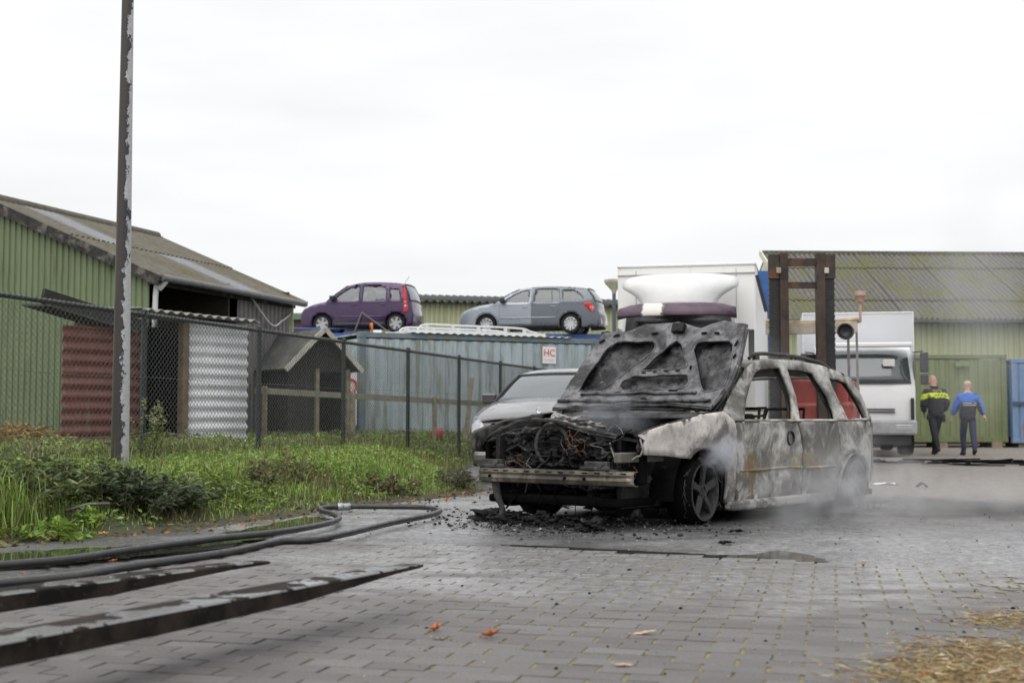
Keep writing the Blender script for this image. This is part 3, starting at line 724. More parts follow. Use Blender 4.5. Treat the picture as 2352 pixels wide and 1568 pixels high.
# ------------------------------------------------------------------ fire hose
M_hose = plain('hose_rubber', (.022, .022, .024), .38, var=.25, scale=12, dirt=(.10, .095, .085), dirt_amt=.2, bump=.25, fine=160)
HP = [(-60, 1302), (150, 1284), (300, 1262), (500, 1236), (640, 1221), (740, 1204), (778, 1191), (765, 1180), (738, 1172), (740, 1166), (800, 1163), (900, 1163), (980, 1165), (1010, 1172), (985, 1183), (900, 1200), (800, 1224), (720, 1239), (640, 1243), (520, 1268), (300, 1300), (150, 1325), (-60, 1344)]
pts = bez([gd(u, v, .022) for u, v in HP], 8)
hose = thing('fire_hose', 'black fire hose lying in a long loop on the paving', 'hose', (pts[0].x, pts[0].y, 0))
o0 = Vector((pts[0].x, pts[0].y, 0)); m = MB(); m.tube([p - o0 for p in pts], .0225, 12); m.build('hose_line', M_hose, hose, smooth=60.)
ip = min(range(len(pts)), key=lambda i: (pts[i] - gd(788, 1163, .022)).length); d = (pts[ip + 1] - pts[ip - 1]).normalized()
m = MB(); c = pts[ip] - o0; m.tube([c - d * .06, c - d * .055, c - d * .01, c - d * .005, c + d * .05, c + d * .055], [.03, .034, .034, .03, .033, .03], 12); m.build('coupling', M_steel, hose, smooth=40.)

# ------------------------------------------------------------------ forklift tines in the foreground
def tinemat():
    b = NB('wet_fork_steel'); v = b.vec('Object'); n1 = b.noise(v, 5, 6, .65); n2 = b.noise(v, 60, 4, .7)
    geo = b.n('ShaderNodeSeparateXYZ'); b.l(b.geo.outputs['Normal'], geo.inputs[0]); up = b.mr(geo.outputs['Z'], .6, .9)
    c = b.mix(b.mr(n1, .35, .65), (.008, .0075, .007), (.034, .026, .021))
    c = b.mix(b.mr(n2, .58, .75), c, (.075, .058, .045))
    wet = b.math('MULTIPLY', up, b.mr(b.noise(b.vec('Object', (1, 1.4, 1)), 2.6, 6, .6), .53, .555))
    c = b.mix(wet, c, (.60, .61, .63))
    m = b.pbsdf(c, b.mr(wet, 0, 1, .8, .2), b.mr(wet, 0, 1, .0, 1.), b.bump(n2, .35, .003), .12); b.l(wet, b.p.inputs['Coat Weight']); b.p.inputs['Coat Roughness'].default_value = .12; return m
TM = tinemat()
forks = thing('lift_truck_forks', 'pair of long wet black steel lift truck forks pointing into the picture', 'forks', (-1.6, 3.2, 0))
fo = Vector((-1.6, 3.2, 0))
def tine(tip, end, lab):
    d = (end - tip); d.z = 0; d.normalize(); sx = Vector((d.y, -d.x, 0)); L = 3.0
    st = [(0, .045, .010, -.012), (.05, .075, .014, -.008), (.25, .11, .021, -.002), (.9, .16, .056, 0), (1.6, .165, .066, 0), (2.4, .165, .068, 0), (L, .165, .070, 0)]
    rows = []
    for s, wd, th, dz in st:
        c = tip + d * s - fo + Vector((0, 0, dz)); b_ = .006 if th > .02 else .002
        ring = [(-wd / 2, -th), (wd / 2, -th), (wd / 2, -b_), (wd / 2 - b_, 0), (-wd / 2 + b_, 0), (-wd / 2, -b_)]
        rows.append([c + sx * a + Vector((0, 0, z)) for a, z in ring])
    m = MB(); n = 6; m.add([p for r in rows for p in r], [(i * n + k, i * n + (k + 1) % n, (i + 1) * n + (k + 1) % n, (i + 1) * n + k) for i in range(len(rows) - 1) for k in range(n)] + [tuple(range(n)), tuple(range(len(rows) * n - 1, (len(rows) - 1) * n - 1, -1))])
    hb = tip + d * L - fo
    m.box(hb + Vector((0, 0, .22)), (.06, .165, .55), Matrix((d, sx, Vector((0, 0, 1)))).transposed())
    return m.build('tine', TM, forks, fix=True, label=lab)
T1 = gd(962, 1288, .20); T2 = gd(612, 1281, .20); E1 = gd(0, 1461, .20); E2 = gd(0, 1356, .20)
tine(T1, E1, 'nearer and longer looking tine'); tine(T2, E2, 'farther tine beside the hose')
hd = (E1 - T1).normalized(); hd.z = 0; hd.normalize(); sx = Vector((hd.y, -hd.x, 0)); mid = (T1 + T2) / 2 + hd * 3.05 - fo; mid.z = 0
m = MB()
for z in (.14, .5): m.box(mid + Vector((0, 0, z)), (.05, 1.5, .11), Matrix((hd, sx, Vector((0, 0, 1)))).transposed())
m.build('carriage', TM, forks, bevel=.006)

# ------------------------------------------------------------------ fallen leaves
M_leafo = plain('autumn_leaf', (.48, .13, .03), .6, var=.35, scale=40)
M_leafy = plain('yellow_autumn_leaf', (.62, .30, .05), .6, var=.3, scale=40)
M_leafp = plain('pale_dry_leaf', (.50, .34, .22), .75, var=.2, scale=40)
def fallen(u, v, size, mat, label, curl=.5, rz=0.):
    size *= .72
    p = gd(u, v); rng = random.Random(int(u * 7 + v)); m = MB(); rows = []
    for i in range(7):
        s = i / 6; wd = math.sin(math.pi * min(1, s * .92 + .08)) ** .7 * .42 * (1 + .25 * math.sin(i * 2.6))
        rows.append([((s - .5) * size, k * wd * size * .5, size * curl * ((k * wd) ** 2 * 1.2 + (s - .4) ** 2 * .8) + rng.uniform(0, .06) * size + .004) for k in (-1, -.5, 0, .5, 1)])
    m.grid(rows); m.tube([(-.5 * size, 0, .006), (-.72 * size, .05 * size, .012)], .0012, 4)
    o = m.build('fallen_leaf', mat, smooth=True, solid=.0008, label=label, cat='leaf'); o.location = p; o.rotation_euler = (rng.uniform(-.2, .2), rng.uniform(-.2, .2), rz); return o
fallen(1003, 1449, .075, M_leafo, 'bright orange leaf standing on the bricks right of the near fork tip', 1.6, .4)
fallen(1128, 1464, .10, M_leafo, 'curled rust brown leaf on the bricks, right of the bright orange one', 1.2, -.2)
fallen(238, 1228, .09, M_leafy, 'yellow orange leaf in the puddle below the dark bush', .9, .2)
fallen(262, 1290, .06, M_leafo, 'small orange leaf against the fire hose near the left edge', .9, .8)
fallen(52, 1318, .06, M_leafo, 'small orange leaf between the two hose lines at far left', .5, .1)
fallen(1010, 1468, .07, M_leafp, 'flat pale leaf lying just below the bright orange leaf', .1, .1)
fallen(1482, 1456, .12, M_leafp, 'pale pinkish leaf lying flat on the bricks in the lower middle', .15, -.1)
fallen(1432, 1530, .08, M_leafp, 'pale leaf on the bricks near the bottom edge', .15, .2)
fallen(1984, 1303, .07, plain('brown_leaf', (.30, .15, .09), .7, var=.3, scale=30), 'rolled brown leaf at the edge of bricks and asphalt on the right', 1.8, 1.2)
fallen(85, 1446, .08, M_leafp, 'pale leaf between the two fork tines', .1, .1)
fallen(2128, 1558, .07, M_leafo, 'rust orange leaf on the straw at lower right', 1.0, .5)

# ------------------------------------------------------------------ green barn on the left
M_bgreen = plain('green_cladding', (.15, .19, .10), .55, var=.07, scale=1.5, dirt=(.10, .13, .06), dirt_amt=.25, streak=True, bump=.05)
def mossroof(name, base, moss, amt=.5, rib=None):
    b = NB(name); v = b.vec('World'); n1 = b.noise(v, .9, 5, .6); n2 = b.noise(v, 7, 5, .7); n3 = b.noise(v, 30, 3, .6)
    c = b.mix(b.mr(n2, .3, .7), tuple(x * .75 for x in base), tuple(x * 1.2 for x in base))
    f = b.math('MULTIPLY', b.mr(n1, .62 - amt * .35, .72 - amt * .2), b.mr(n2, .46, .56))
    c = b.mix(f, c, b.mix(n3, moss, tuple(x * .5 for x in moss)))
    if rib:      # troughs of the corrugation coloured darker, with patches of moss in them
        sx = b.n('ShaderNodeSeparateXYZ'); b.l(b.tc.outputs['Object'], sx.inputs[0])
        tr_ = b.mr(b.math('COSINE', b.math('MULTIPLY', sx.outputs['X'], 2 * math.pi / rib)), -.1, .8)
        c = b.mix(b.math('MULTIPLY', tr_, .62), c, (.055, .05, .035))
        c = b.mix(b.math('MULTIPLY', tr_, b.math('MULTIPLY', b.mr(n1, .40, .60), b.mr(n2, .40, .52, 0, .9))), c, moss)
    c = b.mix(b.mr(n3, .66, .74, 0, .5), c, (.45, .45, .42))
    return b.pbsdf(c, .92, 0, b.bump(n2, .4, .02))
M_roofL = mossroof('mossy_fibre_cement', (.115, .105, .083), (.11, .10, .03), .45)
M_fascia = plain('black_stained_board', (.028, .026, .024), .85, var=.4, dirt=(.15, .135, .115), dirt_amt=.3, dscale=5)
M_darkclad = plain('brown_grey_cladding', (.19, .175, .17), .6, var=.1)
A = Vector((-5.94, 21.3, 0)); Bp = Vector((-4.43, 25.9, 0)); ed = (Bp - A).normalized(); nn = Vector((-ed.y, ed.x, 0)); EL = (Bp - A).length
ZE, ZR, HWB = 3.2, 4.55, 3.2; ang_e = math.atan2(ed.y, ed.x); zf = .2
barn = thing('barn', 'green corrugated barn with mossy fibre cement roof on the left', 'barn', A)
# local frame: e along the eave, n to the left
def bl(e, n_, z): return ed * e + nn * n_ + Vector((0, 0, z))
def toprf(n_): return ZE - .06 + (ZR - ZE) * min(1, n_ / HWB) if n_ <= HWB else ZE - .06 + (ZR - ZE) * (2 - n_ / HWB)
for k in range(6):          # near gable, sheet by sheet
    w0 = k * 1.08
    me = corr(1.08, 3, .12, .022, 'trap', top=lambda x, w0=w0: toprf(6.48 - (w0 + x)) - zf)
    o = sheet('wall_sheet', me, M_bgreen, barn, bl(0, 6.48 - w0, zf), math.atan2(-nn.y, -nn.x))
for k in range(2):          # far 40 % of the side facing the yard
    o = sheet('side_sheet', corr(1.0, ZE - .25, .16, .03, 'trap'), M_darkclad, barn, bl(EL - 2.02 + k * 1.01, 0, zf), ang_e)
m = MB(); m.box(bl(EL / 2, 6.45, 1.7), (EL, .05, 3.2), Matrix.Rotation(ang_e, 3, 'Z')); m.box(bl(EL - .02, 3.2, 1.7), (.05, 6.4, 3.2), Matrix.Rotation(ang_e, 3, 'Z')); m.prism([bl(EL - .05, 0, 3.18), bl(EL - .05, 6.4, 3.18), bl(EL - .05, 3.2, ZR - .1)], ed * .05)
m.box(bl(EL * .52, 2.6, 1.7), (.06, 5.2, 3.1), Matrix.Rotation(ang_e, 3, 'Z')); m.build('inner_wall', plain('dark_inner_wall', (.05, .042, .036), .9), barn)
sl = math.hypot(HWB + .25, (ZR - ZE) * (HWB + .25) / HWB); th = math.atan2(ZR - ZE, HWB)
rw = corr(1.02, sl / 2 + .08, .15, .035, 'sine', rows=3); nst = 6; stp = (EL + .3) / nst
for side in (0, 1):
    for i in range(nst):
        for j in range(2):
            M_ = M_roofL if (i, j, side) not in ((3, 0, 0), (1, 1, 0)) else plain('clear_roof_sheet', (.17, .175, .195), .5, var=.1, dirt=(.2, .2, .18))
            me = rw.copy(); me.materials.clear()
            o = link('roof_sheet', me, M_, barn)
            # sheet local: x along eave, z up the slope
            s0 = j * (sl / 2)
            if side == 0:
                org = bl(-.15 + i * stp, -.25, ZE - .25 * math.tan(th)) + (nn * math.cos(th) + Vector((0, 0, math.sin(th)))) * s0 + Vector((0, 0, .02 * j))
                X, Z = ed, nn * math.cos(th) + Vector((0, 0, math.sin(th)))
            else:
                org = bl(-.15 + i * stp, 2 * HWB + .25, ZE - .25 * math.tan(th)) + (-nn * math.cos(th) + Vector((0, 0, math.sin(th)))) * s0 + Vector((0, 0, .02 * j))
                X, Z = ed, -nn * math.cos(th) + Vector((0, 0, math.sin(th)))
            Yv = Z.cross(X); o.matrix_local = Matrix.Translation(org) @ Matrix((X, Yv, Z)).transposed().to_4x4()
m = MB(); m.tube([bl(-.2, HWB, ZR + .03), bl(EL + .2, HWB, ZR + .03)], .10, 10); m.build('ridge_cap', M_roofL, barn, smooth=True)
m = MB(); m.bar(bl(-.14, -.28, ZE - .18), bl(-.14, HWB, ZR - .06), .04, .17); m.bar(bl(-.14, HWB, ZR - .06), bl(-.14, 2 * HWB + .2, ZE - .18), .04, .17); m.build('bargeboard', M_fascia, barn)
m = MB(); m.bar(bl(-.1, -.06, ZE - .14), bl(EL + .1, -.06, ZE - .14), .05, .16); m.build('eaves_board', M_fascia, barn)
m = MB(); m.tube([bl(-.1, -.30, ZE - .12), bl(EL + .1, -.30, ZE - .14)], .06, 12); m.build('gutter', plain('dull_gutter', (.12, .12, .125), .5), barn, smooth=40.)
M_pipe = plain('pale_pipe', (.58, .60, .60), .5, var=.06)
m = MB(); m.tube(bez([bl(.05, -.28, ZE - .16), bl(.05, -.18, ZE - .28), bl(.06, -.08, ZE - .42), bl(.06, -.07, .3)], 4), .045, 10); m.build('downpipe', M_pipe, barn, smooth=40.)
m = MB(); m.bar(bl(EL - .02, -.05, .1), bl(EL - .02, -.05, ZE - .1), .09, .09); m.build('corner_post', plain('pale_green_post', (.36, .40, .26), .6), barn, bevel=.005)
m = MB(); m.tube(bez([bl(EL - 1.7, -.1, ZE - .15), bl(EL - 1.0, -.15, ZE - .62), bl(EL - .5, -.12, ZE - .5), bl(EL - .1, -.08, ZE - .35)], 6), .018, 6); m.build('cable', M_pipe, barn, smooth=True)
m = MB(); m.poly([bl(-.0, 0.02, .24), bl(EL, .02, .24), bl(EL, 6.4, .24), bl(0, 6.4, .24)]); m.build('floor_slab', plain('barn_floor', (.07, .065, .055), .95), barn)

# ------------------------------------------------------------------ lean-to shed with red and white sheets
M_redsheet = plain('red_brown_sheet', (.125, .036, .027), .6, var=.12, scale=3, dirt=(.13, .09, .07), dirt_amt=.3, streak=True)
M_whsheet = plain('white_sheet', (.66, .67, .70), .5, var=.06, dirt=(.5, .49, .44), dirt_amt=.2)
L0 = Vector((at(140, 900, 17.9).x, 17.9, 0)); L1 = Vector((at(566, 900, 20.6).x, 20.6, 0)); ld = (L1 - L0).normalized(); ln = Vector((-ld.y, ld.x, 0)); LL = (L1 - L0).length; la = math.atan2(ld.y, ld.x)
lt = thing('lean_to_shed', 'low open shed of red brown and white corrugated sheets behind the fence', 'shed', L0)
def ll_(e, n_, z): return ld * e + ln * n_ + Vector((0, 0, z))
W1 = 1.28; o = sheet('red_sheet', corr(W1, 1.88, .165, .035, 'sine', horiz=True), M_redsheet, lt, ll_(0, 0, .2), la)
o = sheet('white_sheet', corr(LL - 2.18, 2.04, .165, .035, 'sine', horiz=True), M_whsheet, lt, ll_(2.18, 0, .24), la)
m = MB(); m.box(ll_(2.10, 0, 1.25), (.11, .11, 2.2), Matrix.Rotation(la, 3, 'Z')); m.build('timber_post', plain('rough_timber', (.15, .105, .065), .9, var=.3, bump=.6), lt)
m = MB(); m.box(ll_(1.33, .02, 1.2), (.09, .09, 2.0), Matrix.Rotation(la, 3, 'Z')); m.build('inner_post', M_fascia, lt)
m = MB(); m.box(ll_((1.2 + LL) / 2, 1.4, 1.2), (LL - 1.2, .05, 2.1), Matrix.Rotation(la, 3, 'Z')); m.box(ll_(1.2, .75, 1.2), (.05, 1.3, 2.1), Matrix.Rotation(la, 3, 'Z')); m.box(ll_(LL, .75, 1.2), (.05, 1.5, 2.1), Matrix.Rotation(la, 3, 'Z')); m.build('back_wall', plain('dark_boards', (.02, .018, .017), .9), lt)
m = MB(); m.bar(ll_(-.35, -.05, 2.45), ll_(1.25, -.05, 2.12), .06, .2); m.build('rafter', plain('tarred_board', (.02, .02, .02), .8), lt)
m = MB(); rows = []
for e in np.linspace(1.1, LL + .05, 90):
    zz = 2.36 + .022 * math.sin(e * 2 * math.pi / .18) - .02 * (e - 1.1); rows.append([ll_(e, -.25, zz), ll_(e, 1.7, zz + .1)])
m.grid(rows); m.build('wavy_roof', plain('grey_fibre_cement', (.27, .27, .26), .9, var=.2), lt, smooth=True, solid=.012)
m = MB(); rows = [[ll_(e, -.15, 2.26 - .2 * e), ll_(e, .5, 2.30 - .2 * e)] for e in (-.3, 1.15)]; m.grid(rows); m.build('flat_roof', plain('roof_felt', (.05, .05, .05), .95), lt, solid=.03)
# straw heap beside it
c = vp(35, 985); c = Vector((at(40, 950, 17.0).x, 17.0, .2)); Q = RNG.normal(0, .7, (4200, 2)) * [1.0, .7]; hz = .5 * np.exp(-(Q ** 2).sum(1) / .7)
a = RNG.uniform(0, 6.28, 4200); V, F, Cc = leaves(np.c_[Q, hz * RNG.uniform(.7, 1.05, 4200)] + np.array(c), np.c_[np.cos(a), np.sin(a), RNG.normal(0, .4, 4200)], RNG.uniform(.1, .25, 4200), RNG.uniform(.008, .02, 4200), pal(4200, [(.36, .25, .10), (.28, .18, .07), (.45, .34, .16)], .2))
vegobj('straw_heap', [(V, F, Cc)], mat=M_STRAWM, kind='stuff', label='heap of yellow straw against the green barn wall', cat='straw')

# ------------------------------------------------------------------ small gabled hut
G0 = Vector((-3.56, 24.0, .2)); ax = Vector((-.55, .83, 0)).normalized(); px = Vector((ax.y, -ax.x, 0))
hut = thing('garden_hut', 'small dark wooden hut with pale bargeboards between shed and blue container', 'hut', G0)
def hl(a, p, z): return ax * a + px * p + Vector((0, 0, z))
ZA, ZV, HW, HD = 2.20, 1.60, .62, 3.2
M_hutroof = plain('dark_roof_felt', (.075, .075, .075), .95, var=.25, dirt=(.16, .15, .11), dirt_amt=.3)
M_plank = plain('dark_planks', (.030, .027, .024), .9, var=.3, scale=8, bump=.5)
for sgn in (-1, 1):
    m = MB(); m.add([hl(-.25, 0, ZA + .02), hl(HD, 0, ZA + .02), hl(HD, sgn * (HW + .14), ZV - .13), hl(-.25, sgn * (HW + .14), ZV - .13)], [(0, 1, 2, 3)]); m.build('roof_slope', M_hutroof, hut, solid=.05)
    m = MB(); m.bar(hl(-.28, sgn * .0, ZA + .03), hl(-.28, sgn * (HW + .15), ZV - .14), .03, .09); m.build('bargeboard', M_palewood, hut)
    m = MB(); m.box(hl(HD / 2, sgn * HW, .75), (.04, HD - .1, 1.5), Matrix((px, ax, Vector((0, 0, 1)))).transposed()); m.build('side_wall', M_plank, hut)
for i in range(12):
    p0 = -HW + i * (2 * HW / 12); zt = ZV + (ZA - ZV) * (1 - abs(p0 + .07) / HW) - .05
    if 6 <= i <= 10: zb = 1.45
    else: zb = 0
    if zt - zb > .06:
        m = MB(); m.box(hl(0, p0 + .07, (zt + zb) / 2), (.128, .03, zt - zb), Matrix((px, ax, Vector((0, 0, 1)))).transposed()); m.build('plank', M_plank, hut, bevel=.004)
for p in (-.05, .57): m = MB(); m.box(hl(-.05, p, .75), (.07, .07, 1.5), Matrix((px, ax, Vector((0, 0, 1)))).transposed()); m.build('door_post', M_wood, hut)
m = MB(); m.box(hl(HD - .1, 0, .8), (1.2, .04, 1.7), Matrix((px, ax, Vector((0, 0, 1)))).transposed()); m.build('back_wall', M_plank, hut)
# paddock rail and leaning stakes
r0, r1 = at(585, 896, 21.4), at(1160, 930, 26.6)
rail = thing('wooden_rail_fence', 'pale weathered wooden rail on short posts behind the mesh fence', 'fence', (r0.x, r0.y, .2)); ro = Vector((r0.x, r0.y, .2))
m = MB(); m.bar(r0 - ro, r1 - ro, .04, .10); m.build('rail', plain('pale_rail', (.22, .205, .155), .85, var=.2, bump=.4), rail)
for k in (.02, .33, .66, .98):
    p = r0.lerp(r1, k) - ro + Vector((.05, .06, 0)); m = MB(); m.bar((p.x, p.y, -.1), (p.x, p.y, p.z + .08), .08, .08); m.build('post', M_wood, rail, bevel=.006)
p0, p1 = at(1068, 985, 26.2), at(1084, 868, 26.4)
m = MB(); m.bar(p0 - Vector((0, 0, .3)), p1, .09, .05); m.build('leaning_stake', M_wood, label='brown wooden stake leaning in front of the blue container', cat='stake')
c = at(1003, 1005, 25.4); m = MB(); m.lathe([(.0, .13), (.07, .125), (.115, .08), (.12, 0), (.10, -.1)], (0, 0, 0), n=20); o = m.build('red_tub', plain('red_plastic', (.38, .03, .03), .5), smooth=True, solid=.008, label='red plastic tub in the weeds in front of the blue container', cat='tub'); o.location = (c.x, c.y, float(terr(c.x, c.y)) + .20)
m = MB(); a_, b_ = vp(150, 1205), vp(250, 1190); m.tube([a_ + Vector((0, 0, .10)), (a_ + b_) / 2 + Vector((0, 0, .12)), b_ + Vector((0, 0, .10))], .012, 8); m.tube([a_ + Vector((.02, -.03, .03)), (a_ + b_) / 2 + Vector((0, 0, .11))], .005, 6); m.build('scrap_pipe', M_steel, smooth=True, label='thin grey scrap pipe lying in the dark weeds near the puddle', cat='pipe')
# ================================================================== CONTAINERS AND FAR BUILDINGS
def container(name, label, loc, rz, L, W, H, mat, frame_mat, zbase=0.):
    t = thing(name, label, 'container', loc, rz); pr = .28; Z = zbase
    sh = corr(L - .24, H - .30, pr, .036)
    for (x, y, a, me) in ((.12, .045, 0, sh), (L - .12, W - .045, math.pi, sh)):
        o = sheet('side_panel', me.copy(), mat, t, (x, y, Z + .16), a)
    se = corr(W - .24, H - .30, pr, .036)
    for (x, y, a) in ((.045, W - .12, -math.pi / 2), (L - .045, .12, math.pi / 2)): sheet('end_panel', se.copy(), mat, t, (x, y, Z + .16), a)
    m = MB(); m.box((L / 2, W / 2, Z + H - .03), (L - .1, W - .1, .03)); m.build('roof_panel', mat, t)
    for y in (.05, W - .05):
        m = MB(); m.box((L / 2, y, Z + H - .06), (L - .1, .1, .115)); m.build('top_rail', frame_mat, t, bevel=.008)
        m = MB(); m.box((L / 2, y, Z + .08), (L - .1, .1, .155)); m.build('bottom_rail', frame_mat, t, bevel=.008)
    for x in (.08, L - .08):
        for y in (.08, W - .08):
            m = MB(); m.box((x, y, Z + H / 2), (.157, .157, H - .2)); m.build('corner_post', frame_mat, t, bevel=.01)
            for z in (.06, H - .06): m = MB(); m.box((x, y, Z + z), (.178, .178, .125)); m.build('corner_casting', frame_mat, t, bevel=.012)
    return t
M_cblue = plain('faded_blue_steel', (.36, .42, .45), .6, var=.12, scale=1.2, dirt=(.20, .215, .17), dirt_amt=.40, streak=True, dscale=2.2)
M_cblue_f = plain('blue_frame_steel', (.13, .18, .22), .6, var=.2, dirt=(.20, .19, .10), dirt_amt=.45)
M_cgreen = plain('green_container_steel', (.155, .19, .085), .6, var=.14, scale=1.2, dirt=(.20, .11, .05), dirt_amt=.22, streak=True, dscale=1.6)
M_cgreen_f = plain('green_frame_steel', (.125, .16, .07), .6, var=.15, dirt=(.18, .10, .05), dirt_amt=.3)
M_cb2 = plain('blue_container_steel', (.15, .23, .37), .55, var=.1, dirt=(.2, .12, .08), dirt_amt=.18, streak=True)
cont = container('shipping_container', 'faded blue corrugated container with a small HC sign', (-3.32, 28.4, .18), R(27.5), 6.06, 2.44, 2.50, M_cblue, M_cblue_f)
# sign on it
sgn = thing('wall_sign', 'small white sign with red HC letters on the blue container', 'sign', (0, 0, 0)); sgn.parent = None
ca, sa = math.cos(R(27.5)), math.sin(R(27.5)); sx_ = 4.72; sz = .18 + 2.50 - .41
sgn.location = (-3.32 + ca * sx_ - sa * (-.012), 28.4 + sa * sx_ + ca * (-.012), sz); sgn.rotation_euler = (0, 0, R(27.5))
m = MB(); m.box((0, 0, 0), (.36, .012, .40)); m.build('board', plain('sign_white', (.74, .73, .72), .5, var=.03), sgn, bevel=.004)
M_sred = plain('sign_red', (.62, .06, .05), .5, var=.05)
o = link('lettering', text_mesh('HC', .22, .003), M_sred, sgn); o.rotation_euler = (R(90), 0, 0); o.location = (0, -.010, .05)
m = MB(); m.box((0, -.009, -.11), (.27, .004, .012)); m.build('small_print', plain('sign_pink', (.68, .42, .40), .6), sgn)
# white railing frame and loose sheet on the container roof
Zc = .18 + 2.50
rk = thing('white_rack', 'long white tubular rack lying on the roof of the blue container', 'rack', (-3.32, 28.4, Zc), R(27.5))
M_wm = plain('white_metal', (.60, .61, .62), .4, var=.04, dirt=(.5, .48, .42), dirt_amt=.15)
for y in (.25, 1.35):
    m = MB(); m.tube(bez([(1.45, y, .07), (1.65, y, .22), (2.4, y, .225), (4.0, y, .215), (4.35, y, .15), (4.75, y, .05)], 4), .024, 8); m.build('side_tube', M_wm, rk, smooth=True)
    for x in (1.7, 2.35, 3.0, 3.7, 4.2): m = MB(); m.box((x, y, .13), (.08, .04, .17)); m.build('upright', M_wm, rk)
    m = MB(); m.box((2.95, y, .075), (3.6, .06, .07)); m.build('foot_bar', M_wm, rk)
for x in (1.4, 2.4, 3.4, 4.4): m = MB(); m.bar((x, .25, .10), (x, 1.35, .10), .05, .04); m.build('cross_bar', M_wm, rk)
m = MB(); rows = []
for x in np.linspace(1.2, 5.3, 100): rows.append([(x, -.06, .018 + .014 * math.sin(x * 2 * math.pi / .2)), (x, 1.7, .03 + .014 * math.sin(x * 2 * math.pi / .2))])
m.grid(rows); o = m.build('corrugated_sheet', plain('pale_roof_sheet', (.6, .6, .58), .6, dirt=(.2, .2, .16), dirt_amt=.3), smooth=True, solid=.006, label='pale wavy sheet laid on the blue container under the white rack', cat='roof sheet'); o.location = (-3.32, 28.4, Zc); o.rotation_euler = (0, 0, R(27.5))
# containers on the right
container('shipping_container', 'green corrugated container streaked with rust in front of the right barn', (8.0, 37.0, 0), R(1.0), 6.06, 2.44, 2.48, M_cgreen, M_cgreen_f, .12)
m = MB(); m.box((12.75, 37.0, 2.32), (.40, .05, .14)); m.build('vent_cover', plain('yellow_green_hatch', (.15, .20, .07), .6, dirt=(.2, .12, .05)), bevel=.01, label='small green vent cover high on the green container', cat='vent')
cb = container('shipping_container', 'blue container at the right edge beside the green one', (14.16, 37.0, 0), R(1.0), 6.06, 2.44, 2.38, M_cb2, M_cb2, .10)
m = MB(); m.box((3.0, -.03, 1.22), (6.0, .05, .09)); m.build('door_rail', plain('dark_blue_rail', (.05, .08, .14), .6), cb)
for x, w_ in ((12.2, 'dark timber block under the green container behind the two walking people'), (13.75, 'dark timber block under the right end of the green container'), (14.5, 'dark timber block under the left end of the right hand blue container')):
    m = MB(); m.box((x, 37.6, .045), (.3, 1.0, .18)); m.build('timber_block', M_wood, bevel=.01, label=w_, cat='block', group='blocks under the containers')
m = MB(); m.box((16.35, 36.3, 1.0), (.12, .12, 2.0)); m.build('rusty_post', plain('rust', (.13, .07, .04), .9, var=.3), bevel=.008, label='rusty brown steel post at the right edge', cat='post')

# long pale green shed far behind
M_pgreen = plain('pale_green_cladding', (.40, .42, .26), .6, var=.05, scale=.8, dirt=(.30, .31, .20), dirt_amt=.2, streak=True, bump=.05)
M_dkroof = plain('black_fibre_roof', (.045, .045, .045), .9, var=.3)
fs = thing('long_shed', 'long pale green corrugated shed behind the stacked cars', 'shed', (-4.6, 50, 0), R(16))
for k in range(10): sheet('wall_sheet', corr(1.05, 5.15, .19, .04), M_pgreen, fs, (k * 1.05, 0, .2))
m = MB(); rows = []
for x in np.linspace(-.2, 10.8, 400): rows.append([(x, -.35, 5.28 + .05 * math.sin(x * 2 * math.pi / .30)), (x, 4.0, 5.9 + .05 * math.sin(x * 2 * math.pi / .30))])
m.grid(rows); m.build('roof', M_dkroof, fs, smooth=True, solid=.05)
m = MB(); m.box((4.8, -.10, 4.75), (.9, .12, .16)); m.build('wall_light', M_white, fs)
m = MB(); m.box((5.2, 2.5, 2.6), (10.3, .05, 5)); m.build('rear_wall', M_pgreen, fs)
m = MB(); m.box((5, -.06, 3.55), (10.3, .06, .5)); m.build('dark_opening', plain('dark_strip', (.03, .03, .03), .9), fs)
f2 = thing('far_shed', 'low dark far shed with a green roof edge left of the purple car', 'shed', (-12.0, 58, 0), R(2))
m = MB(); m.box((2.6, 2, 2.6), (5.6, 4, 5.2)); m.build('wall', plain('dark_brick_far', (.09, .06, .055), .9), f2); m = MB(); m.box((2.6, 2, 5.32), (6, 4.4, .28)); m.build('roof_edge', plain('green_trim', (.12, .19, .13), .7), f2)

# right barn
M_roofR = mossroof('mossy_grey_roof', (.13, .125, .12), (.125, .13, .03), .6, .177)
rb = thing('barn', 'right hand barn with moss grown grey corrugated roof and pale wall', 'barn', (9.45, 42.0, 0), R(2.5))
BL, EZ, RZ_, RD = 14.2, 4.15, 6.74, 5.2
for k in range(-1, 13): sheet('wall_sheet', corr(1.08, EZ - .25, .19, .035), M_pgreen, rb, (.1 + k * 1.08, 0, .1))
sl = math.hypot(RD + .4, (RZ_ - EZ) * (RD + .4) / RD); th = math.atan2(RZ_ - EZ, RD); rows_ = 4; me0 = corr(1.10, sl / rows_ + .12, .177, .05, 'sine', rows=2); me0.materials.append(M_roofR)
for i in range(-1, 13):
    for j in range(rows_):
        if i < 0 and j > 1: continue
        o = link('roof_sheet', me0, None, rb); Z = Vector((0, math.cos(th), math.sin(th))); X = Vector((1, 0, 0)); Yv = Z.cross(X)
        org = Vector((-.1 + i * 1.105, -.4, EZ - .4 * math.tan(th))) + Z * (j * sl / rows_) + Vector((0, 0, .03 * (j % 2) + .012 * (i % 2)))
        o.matrix_local = Matrix.Translation(org) @ Matrix((X, Yv, Z)).transposed().to_4x4()
m = MB(); m.bar((-.15, RD, RZ_ + .05), (BL + .2, RD, RZ_ + .05), .3, .14); m.build('ridge_cap', M_roofR, rb)
